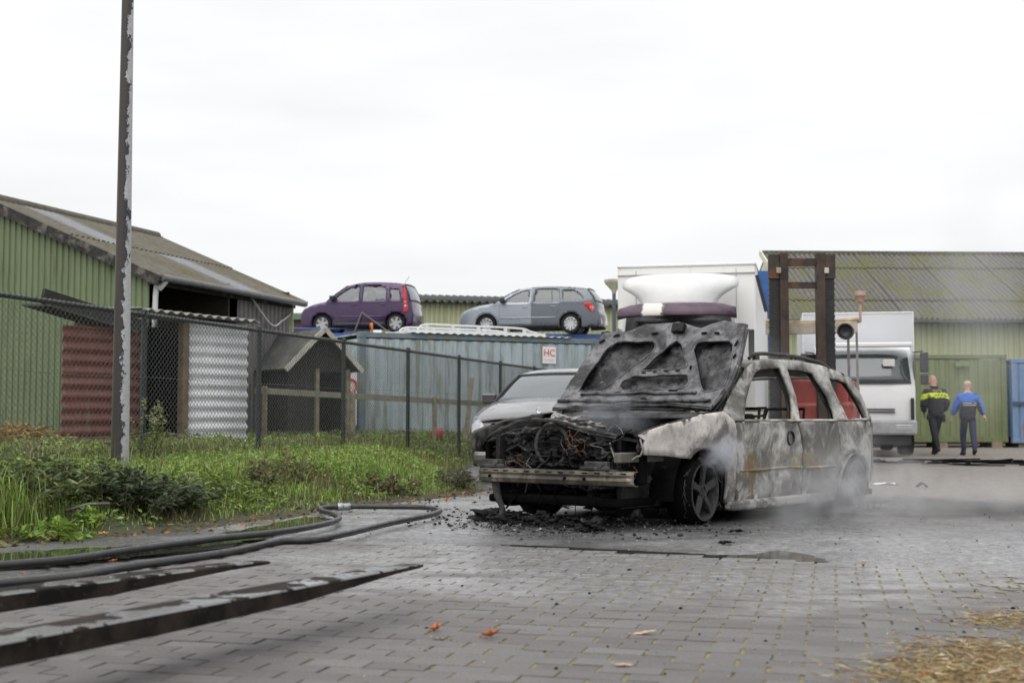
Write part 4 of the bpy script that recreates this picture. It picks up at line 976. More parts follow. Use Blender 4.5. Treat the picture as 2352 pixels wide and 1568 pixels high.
m = MB(); m.bar((-1.2, -.46, EZ - .25), (BL, -.46, EZ - .25), .14, .12); m.build('gutter', plain('dark_gutter', (.07, .075, .08), .5), rb, bevel=.02)
m = MB(); m.bar((-.22, RD * .45, EZ + (RZ_ - EZ) * .45 + .06), (-.22, RD, RZ_ + .06), .05, .22); m.build('bargeboard', plain('cream_board', (.62, .60, .47), .6), rb)
m = MB(); m.poly([(0, 0, .1), (0, RD * 2, .1), (0, RD * 2, EZ), (0, RD, RZ_ - .1), (0, 0, EZ - .1)]); m.build('gable_wall', plain('cream_cladding', (.60, .58, .44), .6), rb)
m = MB(); m.poly([(0, RD * 2, .1), (BL, RD * 2, .1), (BL, RD * 2, EZ), (0, RD * 2, EZ)]); m.poly([(0, RD * 2 + .3, EZ), (BL, RD * 2 + .3, EZ), (BL, RD, RZ_), (0, RD, RZ_)]); m.build('rear_slope', M_roofR, rb)
m = MB(); m.box((8.35, -.10, 3.05), (1.6, .14, .14)); m.build('door_lintel', plain('dark_red_board', (.12, .05, .04), .8), rb)
m = MB(); m.box((9.0, -.06, 1.5), (2.6, .07, 3.0)); m.build('sliding_door', plain('light_green_door', (.36, .43, .24), .6, var=.05), rb)
m = MB(); m.lathe([(0, .1), (.09, .07), (.1, 0), (.06, -.1), (0, -.12)], (7.95, -.12, 3.55), n=12); m.build('lamp', M_palewood, rb, smooth=True)

# yard lamp left of the lorry
yl = at(1411, 800, 32.0); t = thing('yard_lamp', 'grey yard lamp with a wide flared head left of the lorry', 'lamp', (yl.x, 32.0, 0))
m = MB(); m.cyl((0, 0, 0), (0, 0, 3.95), .06, .045, 12); m.build('pole', plain('slate_pole', (.07, .085, .10), .5), t, smooth=40.)
m = MB(); m.lathe([(.05, 3.85), (.06, 3.92), (.22, 4.10), (.24, 4.13), (.24, 4.19), (.20, 4.21), (0, 4.22)], n=24); m.build('lamp_head', plain('lamp_cream', (.42, .41, .32), .6), t, smooth=40.)

# blue steel panel behind the forklift mast
Yb = 22.2; P_ = [at(u, v, Yb) for u, v in ((1740, 622), (1800, 622), (1800, 812), (1764, 812), (1762, 716), (1740, 632))]
bs = thing('blue_hopper', 'blue steel hopper with a slanting edge between lorry and forklift mast', 'hopper', (P_[3].x, Yb, 0)); bo = Vector((P_[3].x, Yb, 0))
m = MB(); m.prism([p - bo for p in P_], (.15, .7, 0)); m.build('shell', plain('strong_blue', (.03, .11, .32), .45, var=.12), bs, fix=True)
m = MB(); m.bar(P_[5] - bo + Vector((-.02, -.02, 0)), P_[4] - bo + Vector((-.02, -.02, 0)), .05, .05); m.build('edge_strip', M_black, bs)
m = MB()
for x in (.1, .35):
    m.box((x, .3, (P_[3].z) / 2), (.08, .08, P_[3].z)); m.box((x + .1, .6, P_[3].z / 2), (.08, .08, P_[3].z))
m.build('legs_frame', M_steel, bs)

# ================================================================== CAR TRANSPORTER (upper deck carries two cars)
ZD = 3.29
M_tblue = plain('transporter_blue', (.05, .12, .36), .45, var=.12, dirt=(.1, .1, .12), dirt_amt=.2)
tr = thing('car_transporter', 'blue two deck car transporter behind the blue container', 'transporter', (-7.3, 39.4, 0), R(3))
for y in (-.75, .75):
    m = MB(); m.box((5.2, y, ZD - .02), (10.6, .5, .04)); m.build('runway', M_steel, tr)
    m = MB(); m.box((5.2, y - .30 if y < 0 else y + .3, ZD - .10), (10.6, .06, .22)); m.build('side_beam', M_tblue, tr, bevel=.01)
    m = MB(); m.tube([(.2, y * 1.45, ZD + .14), (3.4, y * 1.45, ZD + .14)], .025, 8); m.build('guard_rail', M_tblue, tr, smooth=True)
    for x in (.4, 3.6, 7.0, 10.2):
        m = MB(); m.box((x, y * 1.45, ZD / 2), (.14, .12, ZD - .2)); m.build('post', M_tblue, tr, bevel=.01)
m = MB(); m.box((5.2, 0, .95), (10.6, 2.2, .2)); m.build('lower_deck', M_tblue, tr, bevel=.02)
for x in (1.2, 6.8, 8.0):
    for y in (-.95, .95):
        m = MB(); m.lathe([(.18, -.13), (.42, -.13), (.46, -.08), (.46, .08), (.42, .13), (.18, .13)], (x, y, .45), 'y', 24); m.build('wheel', M_tyre, tr, smooth=30.)

# ================================================================== LORRIES
def wheel(parent, x, y, r, wd, side, spokes=5, tyre_mat=None, rim_mat=None, rr=.66, style='alloy', z=None):
    z = r if z is None else z
    o = bpy.data.objects.new('wheel', None); COL.objects.link(o); o.parent = parent; o.location = (x, y, z)
    m = MB(); m.lathe([(r * rr, -wd / 2), (r * .93, -wd / 2), (r, -wd * .32), (r, wd * .32), (r * .93, wd / 2), (r * rr, wd / 2)], (0, 0, 0), 'y', 28); m.build('tyre', tyre_mat or M_tyre, o, smooth=35.)
    f = side; m = MB(); R0 = r * rr
    m.lathe([(R0, f * wd * .5), (R0 * .96, f * wd * .52), (R0 * .92, f * wd * .44), (R0 * .90, f * wd * .1), (R0 * .3, f * wd * .05), (0, f * wd * .05)], (0, 0, 0), 'y', 28)
    for k in range(spokes):
        a = 2 * math.pi * k / spokes + .3; d = Vector((math.cos(a), 0, math.sin(a))); p0 = d * R0 * .1 + Vector((0, f * wd * .40, 0)); p1 = d * R0 * .95 + Vector((0, f * wd * .44, 0))
        m.bar(p0, p1, wd * .12, R0 * (.30 if style == 'alloy' else .42), up=(0, 1, 0)) if False else m.bar(p0, p1, R0 * (.26 if style == 'alloy' else .40), .02, up=(0, 1, 0))
    m.lathe([(R0 * .24, f * wd * .40), (R0 * .2, f * wd * .47), (0, f * wd * .48)], (0, 0, 0), 'y', 16)
    m.build('rim', rim_mat or M_alloy, o, smooth=35.)
    return o
M_boxw = plain('lorry_box_white', (.82, .815, .79), .4, var=.02, scale=.7, dirt=(.6, .59, .54), dirt_amt=.12, streak=True, bump=0)
M_cabw = plain('cab_white', (.70, .705, .71), .3, var=.02, scale=.7, dirt=(.62, .61, .57), dirt_amt=.1, bump=0, coat=.3)
M_sidew = plain('lorry_side_grey', (.80, .81, .82), .4, var=.03, bump=0)
ya = R(13); la_ = thing('box_lorry', 'white box lorry with a scorched purple sun visor behind the burnt car', 'lorry', (2.92, 23.1, 0), math.pi / 2 - ya)
Hb = 3.70
m = MB(); m.box((1.75 + 3.0, 0, (Hb + .95) / 2), (6.0, 2.6, Hb - .95)); m.build('cargo_box', M_boxw, la_, bevel=.02)
for y in (-1.305, 1.305): m = MB(); m.box((4.75, y, (Hb + .95) / 2), (5.9, .012, Hb - 1.0)); m.build('side_skin', M_sidew, la_)
for y in (-.95, .95): m = MB(); m.box((1.742, y, (Hb + .95) / 2), (.008, .012, Hb - 1.1)); m.build('panel_joint', plain('joint_grey', (.42, .42, .41), .6), la_)
m = MB(); m.box((1.74, 0, Hb - .16), (.03, 2.62, .02)); m.build('roof_trim', plain('trim_grey', (.35, .34, .33), .6), la_)
m = MB(); m.box((1.75 + 3.0, 0, Hb + .012), (6.05, 2.64, .05)); m.build('roof_cap', M_cabw, la_, bevel=.015)
# cab shell: cross sections front to back
def cabshell(W, z0, zh, zr, xf, xw, xr, mat, parent, name='cab'):
    m = MB(); prof = [(xf + .06, z0), (xf, z0 + .25), (xf, zh), (xw, zr - .10), (xw + .18, zr), (xr, zr), (xr, z0)]
    rows = []
    for x, z in prof[:6]:
        hw = W / 2 * (1 if z <= zh else 1 - .07 * (z - zh) / (zr - zh)); n = 12; row = []
        for k in range(n + 1):
            t_ = -1 + 2 * k / n; row.append((x + .10 * abs(t_) ** 3 * (1 if x < xr - .3 else 0), t_ * hw, z - (.05 * abs(t_) ** 4 if z >= zr - .11 else 0)))
        rows.append(row)
    m.grid(rows)
    for s in (-1, 1):
        pts = [(r[-1] if s > 0 else r[0]) for r in rows]; last = (xr, s * W / 2, z0); m.poly([Vector(p) for p in pts] + [Vector(last)])
    m.poly([(xr, -W / 2, z0), (xr, W / 2, z0), (xr, W / 2 * .93, zr), (xr, -W / 2 * .93, zr)])
    return m.build(name, mat, parent, fix=True, smooth=35.)
cabshell(2.12, .55, 1.75, 2.84, .0, .24, 1.6, M_cabw, la_)
def wsquad(parent, W, zb, zt, xb, xt, mat, off=-.03, name='windscreen'):
    m = MB(); rows = []
    for k in range(7):
        t_ = -1 + 2 * k / 6; b_ = .10 * abs(t_) ** 3; rows.append([(lerp(xb, xt, j / 4) + off + b_, t_ * W / 2 * (1 - .06 * j / 4), lerp(zb, zt, j / 4)) for j in range(5)])
    m.grid(rows); return m.build(name, mat, parent, smooth=True, solid=.006)
wsquad(la_, 1.98, 1.80, 2.66, 0.0, .20, plain('sooty_windscreen', (.02, .02, .022), .35, bump=.05))
for s in (-1, 1):
    m = MB(); m.box((.45, s * 1.06, 2.1), (.7, .02, .62)); m.build('side_window', M_glass_d, la_)
    m = MB(); m.bar((.15, s * 1.05, 2.3), (.02, s * 1.27, 2.35), .03, .03); m.box((.02, s * 1.30, 2.12), (.12, .10, .46)); m.build('mirror', M_black, la_, bevel=.03)
m = MB(); m.box((-.02, 0, .72), (.22, 2.14, .4)); m.build('bumper', M_cabw, la_, bevel=.05)
m = MB(); m.box((-.03, 0, 1.25), (.06, 1.3, .5)); m.build('grille', M_black, la_, bevel=.02)
for s in (-.78, .78): m = MB(); m.box((-.10, s, .82), (.06, .34, .18)); m.build('headlight', M_lens, la_, bevel=.03)
# sun visor, scorched with a bare patch
def visormat():
    b = NB('scorched_purple'); v = b.vec('Object'); sep = b.n('ShaderNodeSeparateXYZ'); b.l(b.tc.outputs['Object'], sep.inputs[0])
    n1 = b.noise(v, 3, 5, .6); n2 = b.noise(v, 14, 4, .6)
    c = b.mix(b.mr(n1, .35, .65), (.055, .030, .050), (.10, .055, .085))
    yy = b.math('ADD', sep.outputs['Y'], b.math('MULTIPLY', b.math('SUBTRACT', n2, .5), .25))
    patch = b.math('MULTIPLY', b.mr(yy, .20, .26), b.mr(yy, .56, .62, 1, 0))
    c = b.mix(patch, c, (.62, .60, .57)); rim = b.math('MULTIPLY', b.mr(yy, .10, .2), b.mr(yy, .6, .72, 1, 0))
    c = b.mix(b.math('MULTIPLY', b.math('SUBTRACT', rim, patch), .7), c, (.03, .018, .015))
    return b.pbsdf(c, .42, 0, b.bump(n2, .1, .01), .5)
m = MB(); rows = []
for k in range(13):
    t_ = -1 + 2 * k / 12; b_ = .20 * abs(t_) ** 4; rows.append([(-.22 + b_, t_ * 1.05, 2.60 - .05 * t_ ** 4), (-.235 + b_, t_ * 1.055, 2.62), (-.16 + b_, t_ * 1.04, 2.74), (-.10 + b_, t_ * 1.02, 2.81 - .05 * t_ ** 6), (-.06 + b_ * .9, t_ * 1.0, 2.83 - .07 * t_ ** 6), (.04 + b_ * .8, t_ * .99, 2.835 - .08 * t_ ** 6)])
m.grid(rows); m.build('sun_visor', visormat(), la_, smooth=True, solid=.015)
# roof air deflector: flared upper edge, waisted below
m = MB(); rows = []
for z, hw, x, fl_ in ((2.80, .66, .05, 0), (2.88, .665, .07, 0), (2.97, .70, .10, .0), (3.06, .78, .15, .0), (3.13, .88, .20, .02), (3.19, .985, .26, .03), (3.24, 1.05, .31, .02), (3.31, 1.06, .38, .02), (3.37, 1.05, .46, .02), (3.41, 1.02, .56, 0), (3.43, .98, .75, 0), (3.44, .95, 1.3, 0)):
    rows.append([(x + .28 * abs(t_) ** 2.2, t_ * hw, z - .06 * abs(t_) ** 6) for t_ in np.linspace(-1, 1, 17)])
m.grid(rows); m.build('air_deflector', plain('deflector_white', (.64, .64, .635), .9, var=.03, bump=0), la_, smooth=True, solid=.02)
m = MB(); m.box((.02, 0, 2.83), (.05, .30, .03)); m.build('marker_strip', plain('brown_strip', (.12, .08, .06), .6), la_)
for x in (.75, 6.2):
    for s in (-.92, .92): wheel(la_, x, s, .45, .3, 1 if s > 0 else -1, 8, rim_mat=M_steel, style='steel')
m = MB(); m.box((3.6, 0, .75), (7.0, .8, .25)); m.build('chassis', M_black, la_)

yb = R(11); lb = thing('box_lorry', 'plain white box lorry with a paper in its windscreen on the right', 'lorry', (7.52, 27.9, 0), math.pi / 2 - yb)
cabshell(2.12, .55, 1.46, 2.42, .0, .30, 1.55, M_cabw, lb)
wsquad(lb, 1.96, 1.53, 2.25, .02, .25, M_glass, -.035)
m = MB(); m.box((1.75 + 2.6, 0, 2.05), (5.2, 2.45, 2.30)); m.build('cargo_box', plain('lorry_box_cool', (.54, .555, .575), .4, var=.02, scale=.7, dirt=(.58, .58, .57), dirt_amt=.1, streak=True, bump=0), lb, bevel=.02)
m = MB(); m.box((1.742, 0, 3.185), (.02, 2.46, .03)); m.box((1.742, -1.215, 2.05), (.02, .025, 2.28)); m.box((1.742, 1.215, 2.05), (.02, .025, 2.28)); m.build('box_frame', M_cabw, lb, bevel=.008)
m = MB(); m.box((.04, 0, 2.36), (.30, 2.0, .10)); m.build('roof_lip', M_cabw, lb, bevel=.03)
m = MB(); m.box((.02, -.52, 1.98), (.012, .24, .15), Matrix.Rotation(R(-18), 3, 'Y')); m.build('paper_sheet', plain('paper', (.82, .82, .80), .8, var=.02), lb)
for s in (-1, 1):
    m = MB(); m.bar((.2, s * 1.02, 2.2), (.02, s * 1.22, 2.22), .03, .03); m.box((.0, s * 1.24, 1.98), (.12, .16, .42)); m.box((.0, s * 1.24, 1.62), (.12, .15, .22)); m.build('mirror', plain('mirror_grey', (.05, .052, .06), .5), lb, bevel=.04)
    m = MB(); m.box((.03, s * .99, .98), (.08, .07, .5)); m.build('air_slot', M_black, lb, bevel=.02)
    m = MB(); m.box((-.09, s * .80, .60), (.05, .38, .15)); m.build('headlight', M_lens, lb, bevel=.03)
    m = MB(); m.box((.5, s * 1.062, 1.9), (.75, .02, .55)); m.build('side_window', M_glass_d, lb)
for z in (.93, .99): m = MB(); m.box((-.012, 0, z), (.03, 1.25, .025)); m.build('grille_bar', M_black, lb)
m = MB(); m.box((-.03, 0, .60), (.16, 2.14, .32)); m.build('bumper', plain('bumper_grey', (.30, .31, .32), .6), lb, bevel=.05)
m = MB(); m.box((.06, 0, .36), (.2, 1.9, .28)); m.build('skirt', M_black, lb, bevel=.03)
m = MB(); m.tube([(-.06, -.6, 1.56), (-.05, .25, 1.60)], .010, 6); m.build('wiper', M_black, lb)
for x in (.75, 5.3):
    for s in (-.9, .9): wheel(lb, x, s, .43, .3, 1 if s > 0 else -1, 8, rim_mat=M_steel, style='steel')
m = MB(); m.box((3.2, 0, .75), (6.2, .8, .25)); m.build('chassis', M_black, lb)

# ================================================================== FORKLIFT
fk = thing('forklift', 'scorched red forklift with a tall rusty mast behind the burnt car', 'forklift', (4.50, 20.2, 0), 0)
M_mast = plain('sooty_mast', (.045, .036, .032), .7, .2, var=.3, scale=4, dirt=(.13, .065, .04), dirt_amt=.5)
M_rail = plain('rusty_mast_rail', (.062, .040, .031), .65, .2, var=.35, scale=5, dirt=(.025, .022, .02), dirt_amt=.4)
M_chain = plain('black_chain', (.018, .018, .018), .6)
for s in (-1, 1):
    m = MB(); m.box((s * .285, .0, 1.78), (.13, .16, 3.15)); m.build('inner_rail', M_rail, fk, bevel=.008)
    m = MB(); m.box((s * .375, .10, 1.65), (.09, .16, 3.0)); m.build('outer_rail', M_mast, fk, bevel=.008)
    m = MB()
    for k in range(70):
        z = .35 + k * .043; m.box((s * .425, .02, z), (.15 + (.018 if k % 2 else 0), .07, .040))
    m.build('hose_chain', M_chain, fk)
    m = MB(); m.box((s * .435, .0, 3.14), (.16, .1, .36)); m.build('chain_guard', M_mast, fk)
    m = MB(); m.box((s * .37, -.07, 3.08), (.07, .05, .09)); m.build('roller', M_palewood, fk, bevel=.01)
for z, hgt in ((3.22, .12), (2.86, .10), (.6, .2)): m = MB(); m.box((0, .02, z), (.46, .06, hgt)); m.build('cross_member', M_mast, fk, bevel=.005)
m = MB(); m.box((0, -.1, .55), (1.0, .06, .12)); m.box((0, -.1, .25), (1.0, .06, .12)); m.build('fork_carriage', M_mast, fk)
def fb(x, y, z): return Vector((x * .80 + y * .60, x * -.60 * -1 * 0 + y * .80 + x * .12, z))
M_fred = plain('forklift_red', (.27, .05, .042), .5, var=.15, dirt=(.12, .05, .04), dirt_amt=.3)
rotf = Matrix.Rotation(R(-17), 3, 'Z')
m = MB(); m.box(rotf @ Vector((.15, 1.35, .78)), (1.15, 2.1, .55), rotf); m.build('body', M_fred, fk, bevel=.06)
m = MB(); m.box(rotf @ Vector((.15, 2.35, .92)), (1.2, .7, 1.05), rotf); m.build('counterweight', M_fred, fk, bevel=.12)
m = MB(); m.box(rotf @ Vector((.15, .45, 1.15)), (1.0, .18, .55), rotf); m.build('dashboard', M_fred, fk, bevel=.04)
m = MB(); m.box(rotf @ Vector((.15, 1.55, 1.28)), (.5, .5, .14), rotf); m.box(rotf @ Vector((.15, 1.82, 1.6)), (.5, .12, .55), rotf); m.build('seat', M_black, fk, bevel=.05)
m = MB(); m.tube([rotf @ Vector((.15 + .17 * math.cos(a), .85 + .06 * math.sin(a), 1.5 + .16 * math.sin(a))) for a in np.linspace(0, 2 * math.pi, 17)[:-1]], .016, 6, closed=True); m.bar(rotf @ Vector((.15, .6, 1.3)), rotf @ Vector((.15, .85, 1.5)), .05, .05); m.build('steering_wheel', M_black, fk, smooth=True)
M_beige = plain('scorched_beige_roof', (.55, .40, .22), .7, var=.2, dirt=(.3, .2, .12), dirt_amt=.3)
m = MB(); rows = []
for a in np.linspace(-.58, .82, 9): rows.append([rotf @ Vector((a, b_, 2.36 + .07 * (a - .1) ** 2 - .05 * math.sin(b_ * 2) - (.05 if b_ < .3 else 0))) for b_ in np.linspace(.18, 2.0, 7)])
m.grid(rows); m.build('roof_cover', M_beige, fk, smooth=True, solid=.05)
m = MB(); m.bar(rotf @ Vector((-.58, .16, 2.20)), rotf @ Vector((.82, .16, 2.20)), .05, .18); m.build('roof_front', plain('charred_cream', (.40, .35, .29), .8, var=.2), fk, bevel=.01)
m = MB(); m.lathe([(.0, .0), (.10, .0), (.125, .04), (.125, .16), (.105, .16), (.08, .10), (0, .08)], (0, 0, 0), 'y', 20); o = m.build('work_lamp', M_black, fk, smooth=40.); o.location = rotf @ Vector((.66, -.02, 2.12)); o.rotation_euler = (0, 0, R(180 - 20))
for (a, b_) in ((-.5, .3), (.80, .3), (-.5, 1.95), (.60, 1.95)):
    m = MB(); m.bar(rotf @ Vector((a, b_ + (.35 if b_ < 1 else .25), .95)), rotf @ Vector((a, b_, 2.3)), .035, .035); m.build('guard_post', plain('grey_post', (.33, .33, .32), .6), fk)
m = MB(); q = rotf @ Vector((.86, .3, 0)); m.cyl((q.x, q.y, 2.3), (q.x, q.y, 2.62), .022, n=8); m.lathe([(.0, 2.78), (.09, 2.77), (.095, 2.70), (.06, 2.66), (.05, 2.60), (0, 2.6)], (q.x, q.y, 0), n=14); m.build('beacon', plain('faded_beacon', (.40, .27, .23), .6), fk, smooth=40.)
for (a, b_) in ((-.42, .35), (.72, .35), (-.40, 2.2), (.70, 2.2)):
    w_ = wheel(fk, 0, 0, .32, .22, 1 if a > 0 else -1, 6, rim_mat=M_fred, style='steel'); p = rotf @ Vector((a, b_, .32)); w_.location = p; w_.rotation_euler = (0, 0, R(90 - 17))
# ================================================================== INTACT CARS
def car_hw(S, x, z):
    L, W, H, bz = S['L'], S['W'], S['H'], S['belt']; p = 1.0
    a, b = S.get('nose', .55), S.get('tail', .5)
    if x < a: p -= S.get('nosek', .16) * ((a - x) / a) ** 2.2
    if x > L - b: p -= .11 * ((x - (L - b)) / b) ** 2.2
    r = W / 2 * p
    if z > bz: r -= W / 2 * S.get('tumble', .20) * ((z - bz) / (H - bz)) ** 1.15
    else:
        zm = bz * .62; r -= .035 * ((z - zm) / zm) ** 2
    return r
def make_car(S, t):
    """t: the Empty of the car (x nose -> tail, y sideways, z up)"""
    hw = lambda x, z: car_hw(S, x, z)
    segs = S['segs']; up = []
    for nm in ('nose_panel', 'hood', 'windscreen', 'roof', 'rear_window', 'tail_panel'):
        for v_ in bez([Vector((a, b, 0)) for a, b in segs[nm]], 4):
            q = (v_.x, v_.y)
            if not up or abs(up[-1][0] - q[0]) + abs(up[-1][1] - q[1]) > 1e-4: up.append(q)
    r = S['r'] * 1.13; xf, xr, sl = S['xf'], S['xr'], S['sill']
    out = up[:] + [(xr + r, sl)] + arc(xr, S['r'], r, -8, 188, 16)[:] + [(xr - r, sl), (xf + r, sl)] + arc(xf, S['r'], r, -8, 188, 16) + [(xf - r, sl)]
    for s in (-1, 1):
        fn = lambda a, b: (a, s * hw(a, b), b)
        sp_ = S.get('split')
        if sp_ is None: cut = [('side', S['paint'], None)]
        else: cut = [('front_side', S['paint'], (-9, sp_)), ('rear_side', S['paint2'], (sp_, 99))]
        for nm, mt, rng_ in cut:
            me = panel(out, S['windows'], .07, fn, flip=(s < 0))
            if rng_:
                bm = bmesh.new(); bm.from_mesh(me)
                bmesh.ops.bisect_plane(bm, geom=bm.verts[:] + bm.edges[:] + bm.faces[:], plane_co=(sp_, 0, 0), plane_no=(1, 0, 0), clear_outer=rng_[0] < 0, clear_inner=rng_[0] > 0)
                bm.to_mesh(me); bm.free()
            link(nm + '_panel', me, mt, t, smooth=True, solid=.012)
        for wdw in S['windows']:
            c = np.mean(wdw, 0); me = panel([(p[0] + (p[0] - c[0]) * .03, p[1] + (p[1] - c[1]) * .03) for p in wdw], [], .12, lambda a, b: (a, s * (hw(a, b) - .018), b), flip=(s < 0)); link('side_window', me, S.get('glass', M_glass), t, smooth=True)
        # seams, handles, mirror
        for x0, z0, x1, z1 in S.get('seams', []):
            m = MB(); m.tube([(lerp(x0, x1, k / 8), s * (hw(lerp(x0, x1, k / 8), lerp(z0, z1, k / 8)) + .004), lerp(z0, z1, k / 8)) for k in range(9)], .005, 4); m.build('door_seam', M_black, t)
        for x0, z0 in S.get('handles', []):
            m = MB(); m.box((x0, s * (hw(x0, z0) + .02), z0), (.17, .03, .03)); m.build('door_handle', S['paint'], t, bevel=.01)
        if S.get('mould'):
            x0, x1, z0 = S['mould']; m = MB(); m.tube([(x, s * (hw(x, z0) + .006), z0) for x in np.linspace(x0, x1, 12)], .022, 6); m.build('side_moulding', S.get('mouldmat', M_black), t, smooth=True)
        me = panel([(xf + r + .02, sl), (xr - r - .02, sl), (xr - r - .03, sl + .13), (xf + r + .03, sl + .13)], [], .12, lambda a, b: (a, s * (hw(a, b) + .010), b), flip=(s < 0)); link('sill_trim', me, M_black, t, solid=.012)
        mx_, mz_ = S['mirror']; m = MB(); m.box((mx_, s * (hw(mx_, mz_) + .13), mz_ + .06), (.14, .20, .14)); m.bar((mx_, s * (hw(mx_, mz_) - .02), mz_), (mx_, s * (hw(mx_, mz_) + .08), mz_ + .03), .05, .04); m.build('mirror', S.get('mirrormat', M_black), t, bevel=.035)
        for pl, mt in S.get('sidelamps', []):
            me = panel(pl, [], .06, lambda a, b: (a, s * (hw(a, b) + .012), b), flip=(s < 0)); link('tail_lamp', me, mt, t, smooth=True, solid=.02)
        for xx in (xf, xr): wheel(t, xx, s * (S['W'] / 2 - .11), S['r'], .2, s, S.get('spokes', 5), rim_mat=S.get('rim', M_alloy), rr=S.get('rr', .66), style=S.get('style', 'alloy'))
    for nm, q in segs.items():
        cr = S['crown'].get(nm, .03); bow = S['bow'].get(nm, (0, 0)); Q = [tuple(v) for v in bez([Vector((a, b, 0)) for a, b in q], 4)]
        rows = []
        for i, (x, z, _) in enumerate(Q):
            bw = lerp(bow[0], bow[1], i / (len(Q) - 1)); h = hw(x, z)
            rows.append([(x - bw * (1 - t_ * t_), t_ * h, z + cr * (1 - abs(t_) ** 2.6)) for t_ in np.linspace(-1, 1, 17)])
        m = MB(); m.grid(rows); mt = S.get('glass', M_glass) if nm in ('windscreen', 'rear_window') else (S['paint2'] if S.get('paint2') and nm in ('rear_window', 'tail_panel') else S['paint'])
        m.build(nm, mt, t, smooth=True, solid=.01)
        if nm in ('windscreen', 'rear_window'):
            m = MB(); m.tube([Vector(p) + Vector((-.004 if nm[0] == 'w' else .004, 0, .004)) for p in [r_[0] for r_ in rows] + rows[-1] + [r_[-1] for r_ in rows[::-1]] + rows[0][::-1]], .016, 5, closed=True); m.build('window_seal', M_black, t)
    # cabin floor, seats
    m = MB(); m.box((S['L'] / 2, 0, sl + .1), (S['L'] * .86, S['W'] * .8, .05)); m.build('floor_pan', M_interior, t)
    for x in S['seats']:
        for y in (-.36, .36):
            m = MB(); m.box((x, y, .62), (.48, .46, .16)); m.box((x + .25, y, .88), (.14, .44, .55), Matrix.Rotation(R(12), 3, 'Y')); m.box((x + .33, y, 1.20), (.09, .24, .16)); m.build('seat', M_interior, t, bevel=.04)
    m = MB(); m.box((S['dash'], 0, S['belt'] - .10), (.35, S['W'] * .78, .18)); m.build('dashboard', M_interior, t, bevel=.05)
def paint(name, col, rough=.28, metal=.35): return plain(name, col, rough, metal, var=.03, scale=1.2, bump=0, coat=.6, dirt=tuple(min(1, c * .7 + .04) for c in col), dirt_amt=.1, dscale=1.5)

# purple hatchback
P1 = paint('purple_paint', (.050, .022, .080)); M_hub = plain('silver_hubcap', (.42, .42, .45), .4, .4, var=.05, bump=0)
S1 = dict(L=3.54, W=1.58, H=1.54, belt=.96, r=.29, xf=.72, xr=3.02, sill=.20, paint=P1, tumble=.15, spokes=6, rim=M_hub, style='steel', tail=.3,
    segs=dict(nose_panel=[(.10, .2), (.02, .42), (.03, .60), (.13, .74)], hood=[(.13, .74), (.45, .87), (.86, .96)], windscreen=[(.86, .96), (1.20, 1.23), (1.50, 1.44)], roof=[(1.50, 1.44), (1.95, 1.53), (2.5, 1.54), (3.0, 1.51), (3.28, 1.46)], rear_window=[(3.28, 1.46), (3.40, 1.2), (3.46, .96)], tail_panel=[(3.46, .96), (3.50, .7), (3.54, .5), (3.50, .22)]),
    crown=dict(hood=.04, roof=.03, windscreen=.03), bow=dict(nose_panel=(.1, .12), hood=(.12, .12), windscreen=(.12, .08), roof=(.08, -.04), rear_window=(-.04, -.05), tail_panel=(-.05, -.06)),
    windows=[[(1.04, .98), (1.35, 1.23), (1.60, 1.38), (1.88, 1.42), (1.86, .98)], [(1.99, .98), (2.01, 1.43), (2.52, 1.42), (2.66, 1.38), (2.71, 1.29), (2.71, .99)], [(2.86, 1.0), (2.84, 1.33), (3.10, 1.31), (3.16, 1.0)]],
    seams=[(1.93, .24, 1.94, 1.44), (1.00, .3, 1.02, .96), (2.78, .95, 2.78, .62)], handles=[(1.72, .86), (2.62, .86)], mould=(1.05, 2.68, .50), mouldmat=P1, mirror=(1.08, 1.0), mirrormat=M_black,
    sidelamps=[([(3.20, 1.42), (3.29, 1.40), (3.37, 1.0), (3.40, .62), (3.27, .62), (3.26, 1.0)], M_red), ([(3.275, .84), (3.385, .84), (3.39, .76), (3.275, .76)], M_lens), ([(3.275, .96), (3.37, .96), (3.375, .90), (3.275, .90)], M_lens)], seats=[1.75, 2.55], dash=1.15)
c1 = thing('hatchback_car', 'small purple hatchback on the upper deck of the car transporter', 'car', (-6.18, 39.3, ZD), R(-9)); c1.scale = (.97,) * 3; make_car(S1, c1)
m = MB(); m.box((3.52, 0, .80), (.04, .52, .12)); m.build('number_plate', M_orange, c1)
m = MB(); m.box((3.50, 0, .42), (.14, 1.36, .22)); m.build('rear_bumper', plain('grey_bumper', (.22, .22, .25), .5), c1, bevel=.05)
m = MB(); m.box((.10, 0, .38), (.2, 1.3, .3)); m.build('front_bumper', M_black, c1, bevel=.08)
for s in (-1, 1): m = MB(); m.lathe([(0, 0), (.12, .02), (.16, .10), (.16, .2)], (.06, s * .52, .66), 'x', 16); m.build('headlight', M_lens, c1, smooth=True)
m = MB(); m.tube([(3.1, 0, 1.56), (3.25, 0, 1.78)], .006, 5); m.build('antenna', M_black, c1)
m = MB(); m.tube([(1.93, -.82, .60), (1.72, -.86, .02)], .022, 6); m.tube([(1.93, -.82, .60), (2.75, -.86, .02)], .022, 6); m.build('lashing_strap', plain('strap_grey', (.16, .15, .14), .8), label='grey lashing straps holding down the purple hatchback', cat='strap').matrix_world = Matrix.Translation(c1.location) @ Matrix.Rotation(R(-9), 4, 'Z')
m = MB(); m.tube([(2.22, -.93, .15), (2.24, -.93, .28), (2.28, -.93, -.02)], [.05, .045, .03], 8); m.build('orange_strap_end', plain('orange_web', (.75, .22, .05), .7), label='orange strap end hanging below the purple hatchback', cat='strap', smooth=True).matrix_world = Matrix.Translation(c1.location) @ Matrix.Rotation(R(-9), 4, 'Z')

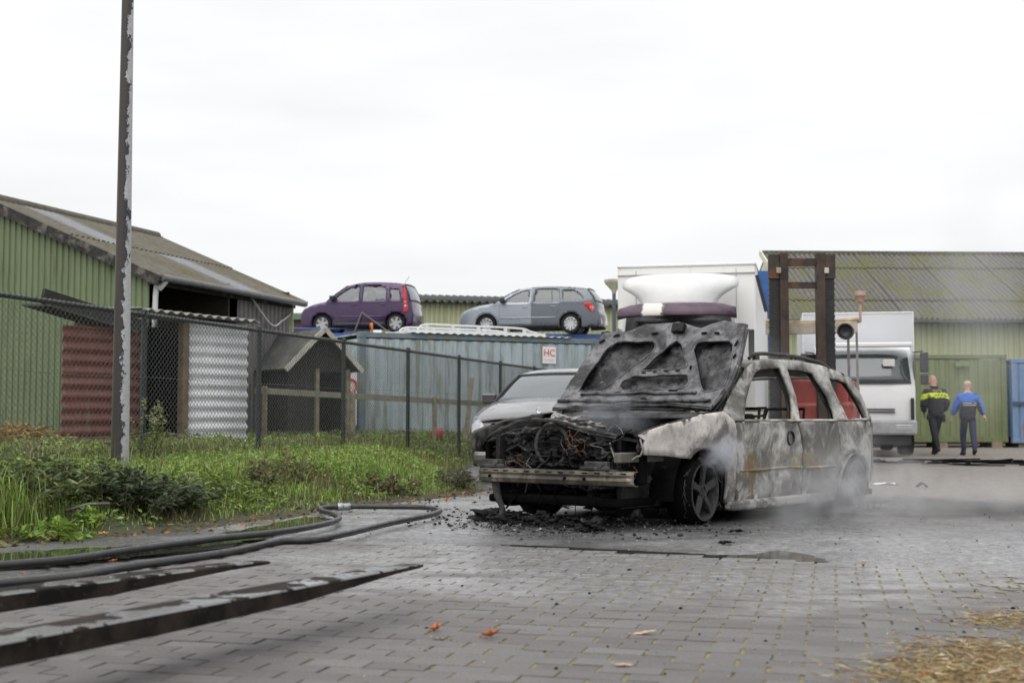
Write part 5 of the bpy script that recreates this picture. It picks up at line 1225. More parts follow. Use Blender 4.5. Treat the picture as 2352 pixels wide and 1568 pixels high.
# silver blue estate
P2 = paint('silver_blue_paint', (.30, .33, .375), .32, .4); P2b = paint('grey_blue_paint', (.12, .135, .16), .32, .4)
S2 = dict(L=4.5, W=1.75, H=1.5, belt=.98, r=.315, xf=.90, xr=3.60, sill=.2, paint=P2, paint2=P2b, split=2.36, tumble=.2, spokes=10, rim=M_alloy, tail=.4, nose=.8,
    segs=dict(nose_panel=[(.10, .2), (.02, .45), (.05, .62), (.17, .74)], hood=[(.17, .74), (.6, .89), (1.15, .98)], windscreen=[(1.15, .98), (1.62, 1.27), (1.95, 1.42)], roof=[(1.95, 1.42), (2.5, 1.495), (3.3, 1.49), (3.9, 1.44), (4.12, 1.40)], rear_window=[(4.12, 1.40), (4.30, 1.18), (4.38, 1.0)], tail_panel=[(4.38, 1.0), (4.42, .75), (4.50, .55), (4.45, .22)]),
    crown=dict(hood=.05, roof=.03, windscreen=.03), bow=dict(nose_panel=(.14, .16), hood=(.16, .14), windscreen=(.14, .1), roof=(.1, -.05), rear_window=(-.05, -.07), tail_panel=(-.07, -.08)),
    windows=[[(1.44, 1.0), (1.75, 1.23), (2.05, 1.37), (2.30, 1.41), (2.27, 1.0)], [(2.44, 1.0), (2.47, 1.42), (3.05, 1.42), (3.22, 1.39), (3.27, 1.02)], [(3.38, 1.03), (3.33, 1.37), (3.70, 1.36), (3.92, 1.20), (4.02, 1.06)]],
    seams=[(2.36, .24, 2.37, .98), (1.30, .3, 1.33, .98), (3.28, .98, 3.16, .6), (3.02, 1.02, 2.99, 1.40)], handles=[(2.15, .86), (3.05, .86)], mould=(1.35, 3.15, .52), mouldmat=P2, mirror=(1.45, 1.0),
    sidelamps=[([(4.0, .95), (4.25, .96), (4.36, .80), (4.34, .66), (4.22, .70)], M_red), ([(4.22, .84), (4.34, .84), (4.34, .72), (4.25, .73)], M_lens)], seats=[2.1, 2.95], dash=1.5, glass=M_glass_d)
c2 = thing('estate_car', 'silver blue estate car with a darker rear half on the upper deck', 'car', (-1.42, 40.1, ZD), R(-13)); c2.scale = (.95,) * 3; make_car(S2, c2)
m = MB(); m.box((4.52, 0, .66), (.04, .52, .12)); m.build('number_plate', M_orange, c2)
m = MB(); m.box((4.46, 0, .40), (.16, 1.55, .24)); m.build('rear_bumper', P2b, c2, bevel=.06)
m = MB(); m.box((4.42, 0, 1.02), (.07, .9, .03)); m.build('chrome_strip', M_black, c2)

# grey sedan behind the wreck
P3 = paint('warm_grey_metallic', (.125, .12, .125), .28, .4)
S3 = dict(nosek=.07, L=4.87, W=1.86, H=1.47, belt=.98, r=.33, xf=.9, xr=3.77, sill=.18, paint=P3, tumble=.24, spokes=5, tail=.6, nose=.9,
    segs=dict(nose_panel=[(.14, .18), (.04, .4), (.02, .58), (.09, .72)], hood=[(.09, .72), (.3, .81), (.9, .93), (1.42, 1.0)], windscreen=[(1.42, 1.0), (1.90, 1.26), (2.2, 1.39)], roof=[(2.2, 1.39), (2.7, 1.465), (3.2, 1.45), (3.7, 1.37)], rear_window=[(3.7, 1.37), (4.2, 1.10)], tail_panel=[(4.2, 1.10), (4.75, 1.04), (4.87, .7), (4.8, .22)]),
    crown=dict(hood=.07, roof=.04, windscreen=.02), bow=dict(nose_panel=(.18, .2), hood=(.2, .18), windscreen=(.18, .12), roof=(.12, -.1), rear_window=(-.1, -.12), tail_panel=(-.12, -.1)),
    windows=[[(1.70, 1.0), (2.05, 1.24), (2.35, 1.36), (2.62, 1.39), (2.60, 1.0)], [(2.70, 1.0), (2.72, 1.39), (3.2, 1.37), (3.6, 1.2), (3.72, 1.02)]],
    seams=[(2.66, .22, 2.67, 1.0), (1.5, .3, 1.55, 1.0)], handles=[(2.45, .88), (3.4, .88)], mirror=(1.72, 1.0), mirrormat=paint('mirror_dark', (.07, .066, .07)), seats=[2.2, 3.1], dash=1.7)
MA = R(90 - 13); c3 = thing('sedan_car', 'grey sedan parked behind the raised bonnet of the burnt car', 'car', (.345, 17.0, -.02), MA); c3.scale = (1.04,) * 3; make_car(S3, c3)
for s in (-1, 1):
    pl = [(-.85, .58), (-.875, .68), (-.84, .75), (-.77, .76), (-.70, .70), (-.66, .58)]
    def lampfn(a, b, s=s): return (-.19 * (1 - min(1, abs(a) / .88) ** 2) + .0 + .5 * (b - .58) + 1.2 * max(0, b - .72), s * a * -1, b)
    me = panel(pl, [], .05, lampfn); link('headlight', me, M_lens, c3, smooth=True, solid=.03)
    pl = [(-.62, .60), (-.66, .70), (-.60, .71), (-.50, .66), (-.50, .60)]
    me = panel(pl, [], .05, lampfn); link('headlight', me, M_lens, c3, smooth=True, solid=.03)
m = MB(); m.tube([(-.20, y, z) for y, z in ((-.42, .47), (-.44, .68), (-.36, .71), (.36, .71), (.44, .68), (.42, .47), (.34, .43), (-.34, .43))], .028, 8, closed=True); m.build('grille_frame', M_chrome, c3, smooth=True)
m = MB(); m.box((-.16, 0, .57), (.05, .8, .24)); m.build('grille', M_black, c3)
for z in (.51, .57, .63): m = MB(); m.box((-.20, 0, z), (.03, .8, .018)); m.build('grille_bar', M_chrome, c3)
m = MB(); m.tube([(.02 - .0, .032 * math.cos(a), .89 + .032 * math.sin(a)) for a in np.linspace(0, 2 * math.pi, 25)[:-1]], .004, 5, closed=True)
for k in range(3): a = math.pi / 2 + k * 2 * math.pi / 3; m.bar((.02, 0, .89), (.02, .032 * math.cos(a), .89 + .032 * math.sin(a)), .006, .006)
m.bar((.02, 0, .80), (.02, 0, .855), .012, .012); m.build('bonnet_emblem', M_chrome, c3)
m = MB(); m.tube([(1.44, -.55, 1.02), (1.46, .15, 1.04)], .010, 5); m.build('wiper', M_black, c3)
m = MB(); m.box((-.12, 0, .30), (.2, 1.6, .2)); m.build('front_bumper', P3, c3, bevel=.07)

# white box trailer seen between hut and container
vn = thing('white_trailer', 'white box trailer with a red ring mark showing between hut and container', 'trailer', (-3.86, 27.0, .2), R(117.5))
m = MB(); m.box((1.3, 0, 1.08), (2.6, 1.45, 1.35)); m.build('body', M_cabw, vn, bevel=.08)
for s in (-1, 1): wheel(vn, 1.4, s * .62, .28, .16, s, 6, rim_mat=M_hub, style='steel')
m = MB(); m.bar((0, -.3, .36), (-.9, 0, .36), .06, .06); m.bar((0, .3, .36), (-.9, 0, .36), .06, .06); m.build('drawbar', M_steel, vn)
m = MB(); m.tube([(-.03, -.56 + .11 * math.cos(a), 1.28 + .13 * math.sin(a)) for a in np.linspace(.7, 5.6, 20)], .022, 5); m.build('ring_mark', M_sred, vn)
m = MB(); m.box((-.02, -.48, 1.27), (.015, .06, .10)); m.build('grey_mark', M_steel, vn)
# ================================================================== PEOPLE
def skin(joints, bones, rad, sub=2):
    names = list(joints); me = bpy.data.meshes.new('skin'); me.from_pydata([joints[n] for n in names], [(names.index(a), names.index(b)) for a, b in bones], [])
    o = bpy.data.objects.new('skin', me); COL.objects.link(o); md = o.modifiers.new('skin', 'SKIN'); md.use_smooth_shade = True
    for i, n in enumerate(names):
        r = rad[n]; me.skin_vertices[0].data[i].radius = r if isinstance(r, tuple) else (r, r)
        me.skin_vertices[0].data[i].use_root = (i == 0)
    s = o.modifiers.new('sub', 'SUBSURF'); s.levels = sub; s.render_levels = sub
    dg = bpy.context.evaluated_depsgraph_get(); dg.update(); out = bpy.data.meshes.new_from_object(o.evaluated_get(dg)); bpy.data.objects.remove(o)
    out.materials.clear(); out.polygons.foreach_set('use_smooth', [True] * len(out.polygons)); return out
M_skin = plain('skin', (.52, .30, .22), .6, var=.06)
M_shoe = plain('black_shoe', (.014, .014, .015), .5)
def person(label, loc, H, rz, J, top_mat, trouser_mat, hair_mat, hair_z):
    k = H / 1.82; t = thing('person', label, 'person', loc, rz); t.scale = (k, k, k)
    B = [('pelvis', 'waist'), ('waist', 'chest'), ('chest', 'neck'), ('neck', 'head0'), ('head0', 'head1'), ('head1', 'head2'), ('head2', 'head3')]
    rad = dict(pelvis=(.15, .125), waist=(.145, .12), chest=(.165, .125), neck=.062, head0=.074, head1=(.088, .10), head2=(.082, .095), head3=.045)
    for s in 'lr':
        B += [('chest', 'sh' + s), ('sh' + s, 'el' + s), ('el' + s, 'wr' + s), ('wr' + s, 'hd' + s), ('pelvis', 'hip' + s), ('hip' + s, 'kn' + s), ('kn' + s, 'an' + s), ('an' + s, 'to' + s)]
        rad.update({'sh' + s: .07, 'el' + s: .048, 'wr' + s: .032, 'hd' + s: .036, 'hip' + s: .105, 'kn' + s: .082, 'an' + s: .062, 'to' + s: .036})
    me = skin(J, B, rad, 3)
    me.materials.append(trouser_mat); me.materials.append(M_skin)
    for p in me.polygons:
        c = p.center; p.material_index = 1 if (c.z > J['neck'][2] - .02 or any((Vector(J['hd' + s]) - c).length < .11 for s in 'lr')) else 0
    body = link('body', me, None, t)
    # jacket: torso and sleeves, looser than the body, ends below the hips and at the wrists
    JJ = {n: J[n] for n in ('waist', 'chest', 'neck', 'shl', 'shr', 'ell', 'elr', 'wrl', 'wrr')}; JJ['hem'] = (J['pelvis'][0], J['pelvis'][1], J['pelvis'][2] - .0); JJ['hem2'] = (J['pelvis'][0], J['pelvis'][1], J['pelvis'][2] - .16); JJ['neck'] = (J['neck'][0], J['neck'][1], J['neck'][2] - .01)
    JJ = {'chest': JJ['chest'], **{n: v for n, v in JJ.items() if n != 'chest'}}
    jb = [('hem2', 'hem'), ('hem', 'waist'), ('waist', 'chest'), ('chest', 'neck')] + [q for s in 'lr' for q in (('chest', 'sh' + s), ('sh' + s, 'el' + s), ('el' + s, 'wr' + s))]
    jr = dict(hem2=(.195, .165), hem=(.21, .175), waist=(.215, .17), chest=(.215, .165), neck=.080, shl=.105, shr=.105, ell=.09, elr=.09, wrl=.064, wrr=.064)
    jm = skin(JJ, jb, jr, 3)
    for m_ in top_mat[0]: jm.materials.append(m_)
    for p in jm.polygons: p.material_index = top_mat[1](p.center, p.normal)
    for v in jm.vertices:      # cloth folds
        q = v.co; v.co = q + v.normal * (.010 * math.sin(q.z * 38 + q.x * 22 + 9 * math.sin(q.x * 11)) * math.sin(q.x * 17 + q.y * 9) + .006 * math.sin(q.z * 71 - q.x * 30))
    link('jacket', jm, None, t)
    # hair or cap: upper part of the skull, shoes
    h1 = Vector(J['head2']) - Vector((0, 0, .02)); m = MB(); rows = []
    for i in range(8):
        a = i / 7 * R(112 if hair_z else 50); rows.append([(h1.x + .090 * math.sin(a) * math.cos(q), h1.y + .104 * math.sin(a) * math.sin(q), h1.z - .005 + .078 * math.cos(a)) for q in np.linspace(0, 2 * math.pi, 21)])
    m.grid(rows); m.build('hair', hair_mat, t, smooth=True)
    for s in 'lr':
        a_, b_ = Vector(J['an' + s]), Vector(J['to' + s]); d = (b_ - a_); 
        m = MB(); m.tube([a_ + Vector((0, -.07, -.045)), a_ + Vector((0, -.03, -.035)), a_.lerp(b_, .55) + Vector((0, 0, -.02)), b_ + Vector((0, 0, -.008)), b_ + d.normalized() * .04 + Vector((0, 0, -.012))], [.036, .05, .052, .044, .024], 10); m.build('shoe', M_shoe, t, smooth=True)
        c = Vector(J['head0']); m = MB(); m.tube([c + Vector(((-1 if s == 'l' else 1) * .083, -.01, .03)), c + Vector(((-1 if s == 'l' else 1) * .094, -.015, .07))], [.012, .016], 8); m.build('ear', M_skin, t, smooth=True)
        hd_ = Vector(J['hd' + s]); wr_ = Vector(J['wr' + s]); dv = (hd_ - wr_).normalized(); sdv = dv.cross(Vector((1, 0, 0))).normalized()
        m = MB()
        for f_ in range(4): b0 = hd_ + dv * .03 + sdv * (f_ - 1.5) * .019; m.tube([b0, b0 + dv * .04, b0 + dv * .068 + Vector((0, .018, 0))], [.010, .009, .007], 6)
        b0 = hd_ + sdv * .035 - dv * .01; m.tube([b0, b0 + sdv * .025 + dv * .025, b0 + sdv * .03 + dv * .055], [.011, .010, .008], 6); m.build('fingers', M_skin, t, smooth=True)
    return t
def pose(sw, arms):
    """walking away (+y); sw = stride sign"""
    q = .018 * sw; J = dict(pelvis=(q, 0, .97), waist=(q, .01, 1.12), chest=(0, .04, 1.37), neck=(-q * .5, .06, 1.54), head0=(-q * .6, .08, 1.61), head1=(-q * .8, .095, 1.69), head2=(-q, .095, 1.77), head3=(-q, .085, 1.825))
    for s, sg in (('l', -1), ('r', 1)):
        f = sw * sg
        J['hip' + s] = (sg * .088, .0, .90); J['kn' + s] = (sg * .075, .06 + .17 * f, .50 + (.03 if f < 0 else 0)); J['an' + s] = (sg * .060, -.02 + .27 * f, .095 + (.07 if f < 0 else 0)); J['to' + s] = (sg * .075, .12 + .27 * f, .045 + (.02 if f < 0 else 0))
        J['sh' + s] = (sg * .20, .01, 1.42); e, w_, h_ = arms[s]; J['el' + s] = e; J['wr' + s] = w_; J['hd' + s] = h_
    return J
M_navy = plain('navy_cloth', (.016, .018, .028), .85, var=.2, scale=10, bump=.3)
M_blk = plain('black_cloth', (.014, .015, .018), .8, var=.2, scale=10, bump=.3)
M_hiv = plain('hi_vis_yellow', (.62, .72, .02), .6, var=.06)
M_blue = plain('bright_blue_cloth', (.03, .13, .50), .75, var=.12, scale=10, bump=.2)
M_silver = plain('reflective_tape', (.42, .42, .43), .4, .3)
arms1 = dict(l=((-.27, -.02, 1.16), (-.22, .12, .98), (-.20, .17, .93)), r=((.27, -.02, 1.16), (.23, .12, .98), (.21, .17, .93)))
arms2 = dict(l=((-.28, .06, 1.18), (-.34, .14, .98), (-.36, .17, .90)), r=((.27, -.07, 1.17), (.33, -.14, .97), (.35, -.17, .89)))
def jk1(c, n):
    z = c.z + .35 * max(0, abs(c.x) - .18)
    return 1 if (1.31 < z < 1.355 or 1.37 < z < 1.425) and c.z > 1.2 else 0
def jk2(c, n):
    if abs(c.x) > .205 and c.z < 1.36: return 1 if (n.x * c.x > -.02 or c.z < 1.0) else 0
    if c.z > 1.30: return 1
    return 0
g1 = gd(2150, 1041); p1 = person('bald officer in black jacket with yellow band across the back, walking away', (g1.x, g1.y, -.028), 1.80, R(2), pose(1, arms1), ([M_blk, M_hiv], jk1), M_navy, plain('shaved_head', (.50, .31, .24), .6, var=.06), 0)
g2 = gd(2226, 1043); p2 = person('person in blue and navy jacket with short fair hair, walking away', (g2.x, g2.y, -.028), 1.66, R(-4), pose(-1, arms2), ([M_navy, M_blue, M_silver], jk2), plain('navy_trousers', (.028, .03, .07), .85, var=.2, scale=10, bump=.3), plain('fair_hair', (.48, .38, .27), .8, var=.15, scale=30), 1)
for z_ in (1.275, 1.225):
    m = MB(); m.grid([[(x, .01 - .158 * math.sqrt(1 - (x / .235) ** 2) - .022, z_ + h_) for h_ in (-.013, .013)] for x in np.linspace(-.165, .165, 14)]); m.build('reflective_band', M_silver, p2, solid=.004)
o = link('lettering', text_mesh('POLITIE', .062, .002), plain('pale_lettering', (.62, .66, .35), .6), p1); o.rotation_euler = (R(90), 0, 0); o.location = (0, -.150, 1.465)
m = MB(); m.box((.15, -.06, 1.50), (.09, .03, .035)); m.build('radio', M_black, p2, bevel=.008)
m = MB(); m.box((-.17, -.02, .86), (.06, .10, .12)); m.box((.18, -.02, .84), (.07, .10, .18)); m.build('belt_pouch', M_black, p1, bevel=.015)
m = MB(); m.tube([(.08 * math.cos(a), .045 + .09 * math.sin(a), 1.555) for a in np.linspace(0, 6.28, 17)[:-1]], .022, 7, closed=True); m.build('collar', M_blk, p1, smooth=True)
# ================================================================== BURNT ESTATE CAR
def burnmat(name, light=(.56, .545, .53), soot=.35, rust=.3, seed=0., zones=True):
    """ash-white burnt steel with soot clouds, rust blooms and fine scale"""
    b = NB(name); v = b.vec('Object', loc=(seed, seed * 1.7, 0))
    n1 = b.noise(v, 2.6, 7, .70, .5); n2 = b.noise(v, 6.5, 7, .72, .6); n3 = b.noise(v, 28, 5, .7); n4 = b.noise(b.vec('Object', (1, 1, .6), (seed + 7, 3, 1)), 2.6, 6, .65, .8)
    c = b.mix(b.mr(n2, .3, .7), tuple(x * .55 for x in light), light)
    c = b.mix(b.mr(n3, .55, .72), c, tuple(x * .5 for x in light))
    c = b.mix(b.mr(n1, .60 - soot * .28, .74 - soot * .22, 0, .92), c, b.mix(n3, (.045, .042, .038), (.165, .155, .14)))
    if zones:    # fire seats: blackened round both wheels; scorch line with yellow brown oxide along the doors
        sp_ = b.n('ShaderNodeSeparateXYZ'); b.l(b.tc.outputs['Object'], sp_.inputs[0]); ox, oz = sp_.outputs['X'], sp_.outputs['Z']
        for cx, cz, rr_ in ((.86, .22, .49), (3.40, .16, .37), (2.75, .08, .34)):
            dx = b.math('SUBTRACT', ox, cx); dz = b.math('SUBTRACT', oz, cz); dd = b.math('SQRT', b.math('ADD', b.math('MULTIPLY', dx, dx), b.math('MULTIPLY', dz, dz)))
            f_ = b.mr(b.math('ADD', dd, b.math('MULTIPLY', b.math('SUBTRACT', n2, .5), .55)), rr_ - .20, rr_ + .06, .85, 0)
            c = b.mix(f_, c, b.mix(n3, (.025, .024, .022), (.13, .125, .118)))
        band = b.math('MULTIPLY', b.mr(b.math('ABSOLUTE', b.math('ADD', b.math('SUBTRACT', oz, .44), b.math('MULTIPLY', b.math('SUBTRACT', n1, .5), .25))), .03, .10, 1, 0), b.mr(n2, .48, .58))
        c = b.mix(b.math('MULTIPLY', band, b.math('MULTIPLY', b.mr(ox, 1.3, 1.45), b.mr(ox, 2.7, 2.9, .9, 0))), c, b.mix(n3, (.16, .11, .04), (.30, .24, .12)))
        swirl = b.math('MULTIPLY', b.mr(b.noise(v, 4.2, 4, .5, 2.2), .52, .56), b.mr(oz, .20, .42, .85, 0))
        c = b.mix(b.math('MULTIPLY', swirl, b.mr(ox, 2.3, 2.6, 1, .2)), c, (.40, .39, .37))
    c = b.mix(b.math('MULTIPLY', b.mr(n4, .66 - rust * .18, .72 - rust * .14), .85), c, b.mix(n2, (.10, .055, .025), (.26, .19, .085)))
    c = b.mix(b.mr(b.noise(v, 60, 3, .7), .64, .70, 0, .6), c, (.03, .028, .027))
    return b.pbsdf(c, b.mr(n2, .3, .7, .72, .92), .0, b.bump(b.math('ADD', n3, b.math('MULTIPLY', n2, .7)), .35, .008), .3)
def charmat(name, lo=(.006, .006, .006), hi=(.032, .031, .030), ash=.25, rough=.6):
    b = NB(name); v = b.vec('Object'); n1 = b.noise(v, 7, 6, .7, .5); n2 = b.noise(v, 40, 5, .7)
    c = b.mix(b.mr(n1, .3, .7), lo, hi); c = b.mix(b.math('MULTIPLY', b.mr(n2, .6 - ash * .1, .72), b.mr(n1, .45, .7)), c, (.28, .27, .26))
    return b.pbsdf(c, b.mr(n1, .3, .7, rough - .25, rough + .25), .0, b.bump(b.math('ADD', n1, b.math('MULTIPLY', n2, .6)), .6, .015), .14)
MB_fender = burnmat('burnt_fender', (.62, .58, .545), .20, .12, 2.0)
MB_door = burnmat('burnt_door', (.56, .55, .52), .74, .55, 5.0); MB_rdoor = burnmat('burnt_rear_door', (.50, .49, .47), .86, .35, 3.0); MB_blackf = burnmat('blackened_fender', (.10, .10, .10), .9, .1, 1.0)
MB_rear = burnmat('burnt_rear', (.52, .51, .49), .72, .35, 9.0)
MB_up = burnmat('burnt_pillar', (.53, .52, .49), .58, .2, 13.0)
M_char = charmat('charred'); M_char2 = charmat('charred_grey', (.02, .02, .02), (.10, .098, .095), .5, .65)
M_soot = plain('soot_black', (.005, .005, .005), .9, var=.3, bump=.5, spec=.06)
M_ash = charmat('ash_heap', (.08, .078, .075), (.40, .39, .38), .6, .85)
def hoodmat(name='charred_bonnet', k_=1.):
    b = NB(name); v = b.vec('Object'); n1 = b.noise(v, 3.2, 6, .65, .7); n2 = b.noise(v, 16, 6, .7); n3 = b.noise(v, 55, 4, .7)
    c = b.mix(b.mr(n1, .36, .64), tuple(x * k_ for x in (.012, .012, .013)), tuple(x * k_ for x in (.105, .104, .108))); c = b.mix(b.mr(n2, .50, .60, 0, .9 if k_ < 1.5 else .55), c, (.008, .008, .008)); c = b.mix(b.mr(n2, .30, .40, .7, 0), c, (.27, .26, .25))
    return b.pbsdf(c, b.mr(n1, .3, .7, .30, .55), .45, b.bump(b.math('ADD', n2, b.math('MULTIPLY', n3, .5)), .45, .006), .5)
M_hood = hoodmat(); M_hoodf = hoodmat('charred_bonnet_frame', 1.7)
def beammat():
    b = NB('burnt_beam'); v = b.vec('Object'); n1 = b.noise(b.vec('Object', (1, 1, .6)), 4.5, 6, .7, .8); n2 = b.noise(v, 22, 5, .7)
    c = b.mix(b.mr(n1, .36, .62), (.042, .038, .033), (.15, .132, .102)); c = b.mix(b.mr(n2, .56, .68, 0, .7), c, (.05, .042, .035)); c = b.mix(b.mr(n1, .62, .70), c, (.30, .28, .25))
    return b.pbsdf(c, .55, .4, b.bump(n2, .4, .004), .4)
M_beam = beammat()
M_copper = plain('burnt_copper', (.24, .085, .05), .6, .3, var=.4)
wreck = thing('burnt_estate_car', 'burnt out estate car with raised charred bonnet, smoke around it', 'car', CAR_P, CAR_A); wreck.scale = (CARK,) * 3
def whw(x, z):
    r = .83
    if x < .55: r -= .07 * ((.55 - x) / .55) ** 2
    if x > 3.5: r -= .12 * ((x - 3.5) / .5) ** 2
    if z > .78: r -= .16 * (z - .78) / .5
    elif z < .45: r -= .03 * ((.45 - z) / .3) ** 2
    return r
def dent(x, z): return .006 * math.sin(x * 9 + z * 5) + .005 * math.sin(x * 17 - z * 11)
AF, AR_ = (.83, .235, .34), (3.40, .16, .335)
fender = [(.06, .68), (.16, .715), (.27, .74), (.57, .79), (.88, .83), (1.12, .85), (1.25, .80), (1.28, .70), (1.285, .16), (1.165, .16)] + arc(*AF, 0, 127, 14) + [(.5, .515), (.31, .535), (.10, .545), (.085, .60), (.11, .645)]
fdoor = [(1.30, .17), (2.37, .15), (2.385, .53), (2.30, .772), (1.40, .775), (1.265, .765), (1.30, .45)]
rdoor = [(2.395, .15), (2.93, .14), (3.055, .14)] + arc(*AR_, 178, 142, 5)[1:] + [(3.09, .50), (3.07, .62), (3.03, .772), (2.32, .772), (2.41, .53)]
quart = [(3.045, .772), (3.085, .62), (3.105, .50), (3.135, .385)] + arc(*AR_, 140, 12, 12) + [(3.76, .20), (3.96, .24), (4.03, .36), (4.07, .45), (4.03, .60), (3.93, .70), (3.84, .775)]
green = [(1.14, .845), (1.36, 1.0), (1.52, 1.10), (1.67, 1.19), (1.86, 1.255), (2.16, 1.285), (2.62, 1.285), (3.02, 1.26), (3.33, 1.22), (3.56, 1.165), (3.71, 1.0), (3.83, .80), (3.84, .778), (1.27, .778)]
def smoothpoly(p, n=3):
    q = bez([Vector((a, b, 0)) for a, b in p + [p[0]]], n)[:-1]; return [(v.x, v.y) for v in q]
win1 = [(1.42, .79), (1.48, .86), (1.53, .93), (1.63, 1.03), (1.73, 1.11), (1.83, 1.165), (1.93, 1.195), (2.25, 1.215), (2.28, 1.10), (2.31, .99), (2.28, .88), (2.22, .79)]
win2 = [(2.36, 1.21), (2.62, 1.205), (2.84, 1.185), (2.97, .99), (3.02, .86), (3.01, .79), (2.34, .79), (2.39, .97)]
win3 = [(3.10, 1.15), (3.30, 1.14), (3.47, 1.11), (3.62, .95), (3.73, .80), (3.22, .79), (3.17, .97)]
M_inner = charmat('charred_inside', (.012, .012, .012), (.06, .058, .055), .3)
for s in (-1, 1):
    near = s < 0
    fn = lambda a, b: (a, s * (whw(a, b) + dent(a, b)), b)
    for nm, pl, hl_, mt in (('front_fender', fender, [], MB_fender if near else MB_blackf), ('front_door', fdoor, [], MB_door), ('rear_door', rdoor, [], MB_rdoor), ('quarter_panel', quart, [], MB_rear), ('window_frame', green, [win1, win2, win3], MB_up)):
        link(nm, panel(pl, hl_, .045, fn, flip=near), mt, wreck, smooth=True, solid=.022)
        if True:
            link(nm.replace('window_frame', 'inner_frame') if nm == 'window_frame' else 'inner_skin', panel(pl, hl_, .10, lambda a, b: (a, s * (whw(a, b) - .045), b), flip=not near), M_inner, wreck, solid=.012)
    # pressed crease and seams on the doors
    m = MB(); m.tube([(x, s * (whw(x, .40) + .012), .40 + .004 * math.sin(x * 7)) for x in np.linspace(1.33, 2.36, 14)], .012, 6); m.tube([(x, s * (whw(x, .40) + .012), .39) for x in np.linspace(2.44, 2.98, 8)], .012, 6); m.build('door_crease', MB_door, wreck, smooth=True)
    m = MB(); m.tube([(x, s * (whw(x, .78) + .006), .780) for x in np.linspace(1.42, 3.02, 18)], .011, 6); m.build('window_ledge', MB_up, wreck, smooth=True)
    m = MB(); m.lathe([(0, .01), (.05, .008), (.06, -.01), (.055, -.02)], (0, 0, 0), 'y', 16); o = m.build('door_handle_cup', M_char2, wreck, smooth=True); o.location = (2.16, s * (whw(2.16, .64) + .004), .64)
    m = MB(); m.box((2.08, s * .80, .135), (1.75, .10, .075)); m.build('sill', MB_up, wreck, bevel=.02)
    # wheel arch flare of the rear wing and inner wells
    m = MB(); m.tube([(a, s * (whw(a, b) + .004), b) for a, b in arc(AR_[0], AR_[1], AR_[2], 175, 8, 18)], .016, 6); m.build('arch_lip', MB_rear, wreck, smooth=True)
    for (cx, cz, rr_) in (AF, AR_):
        m = MB(); m.grid([[(a, s * y, b) for a, b in arc(cx, cz, rr_ + .02, -5, 185, 14)] for y in (.50, .79)]); m.poly([(a, s * .5, b) for a, b in arc(cx, cz, rr_ + .02, -5, 185, 14)]); m.build('wheel_well', M_soot, wreck)
    m = MB(); m.tube(bez([(1.92, s * .60, 1.285), (2.0, s * .615, 1.325), (2.3, s * .62, 1.335), (2.8, s * .615, 1.325), (3.2, s * .60, 1.29), (3.45, s * .585, 1.235)], 5), .016, 8); m.build('roof_rail', M_char2, wreck, smooth=True)
    for x, z in ((2.02, 1.30), (2.75, 1.30), (3.4, 1.23)): m = MB(); m.box((x, s * .61, z), (.07, .03, .05)); m.build('rail_foot', M_char2, wreck)
# roof skin, sagging from the heat
rows = []
for x, z in ((1.70, 1.205), (1.86, 1.255), (2.16, 1.285), (2.62, 1.285), (3.02, 1.26), (3.33, 1.22), (3.56, 1.165)):
    h = whw(x, z) - .005; rows.append([(x, t_ * h, z + .035 * (1 - t_ * t_) - .05 * math.exp(-((x - 2.7) ** 2) * 3) * (1 - t_ ** 4) + .004 * math.sin(x * 31 + t_ * 17)) for t_ in np.linspace(-1, 1, 21)])
m = MB(); m.grid(rows); m.build('roof', burnmat('burnt_roof', (.36, .355, .35), .5, .2, 20., False), wreck, smooth=True, solid=.012)
# burnt headliner fringe at the top of the windscreen
m = MB()
for k in range(60):
    y = random.uniform(-.66, .66); p = Vector((1.69 + random.uniform(-.05, .06), y, 1.215 + random.uniform(-.01, .03))); m.tube([p, p + Vector((random.uniform(-.05, .05), random.uniform(-.06, .06), random.uniform(-.03, .02)))], [.014, .006], 5)
m.build('melted_seal', M_char, wreck, kind='stuff')
# cowl, firewall, floor, rear parts
m = MB(); rows = []
for y in np.linspace(-.74, .74, 15): rows.append([(1.04 - .05 * (y / .74) ** 2, y, .80), (1.12, y, .835 + .02 * (1 - (y / .74) ** 2)), (1.26, y, .815)])
m.grid(rows); m.build('cowl', M_char2, wreck, smooth=True, solid=.012)
m = MB(); m.tube([(1.08, -.5, .86), (1.02, .05, .875), (1.10, .35, .87)], .012, 6); m.tube([(1.10, .05, .862), (1.06, .60, .868)], .010, 6); m.build('wiper_arm', M_char, wreck, smooth=True)
m = MB(); m.box((1.14, 0, .49), (.03, 1.5, .64)); m.build('firewall', M_char, wreck)
m = MB(); m.box((2.45, 0, .13), (2.8, 1.56, .05)); m.build('floor_pan', M_soot, wreck)
m = MB(); m.box((3.97, 0, .50), (.04, 1.26, .50)); m.build('tail_panel', MB_rear, wreck, bevel=.01)
m = MB(); m.tube(bez([(3.60, -.60, 1.16), (3.66, -.3, 1.19), (3.67, 0, 1.195), (3.66, .3, 1.19), (3.60, .60, 1.16)], 4), .03, 8); m.build('tailgate_frame', MB_up, wreck, smooth=True)
m = MB(); m.bar((4.02, -.68, .34), (4.02, .68, .34), .08, .10); m.build('rear_beam', M_beam, wreck, bevel=.01)
m = MB(); m.add([(3.86, -.73, .77), (4.02, -.70, .92 - .1), (4.06, -.66, .70), (3.92, -.71, .62)], [(0, 1, 2, 3)]); m.build('bent_lamp_panel', MB_up, wreck, solid=.012)
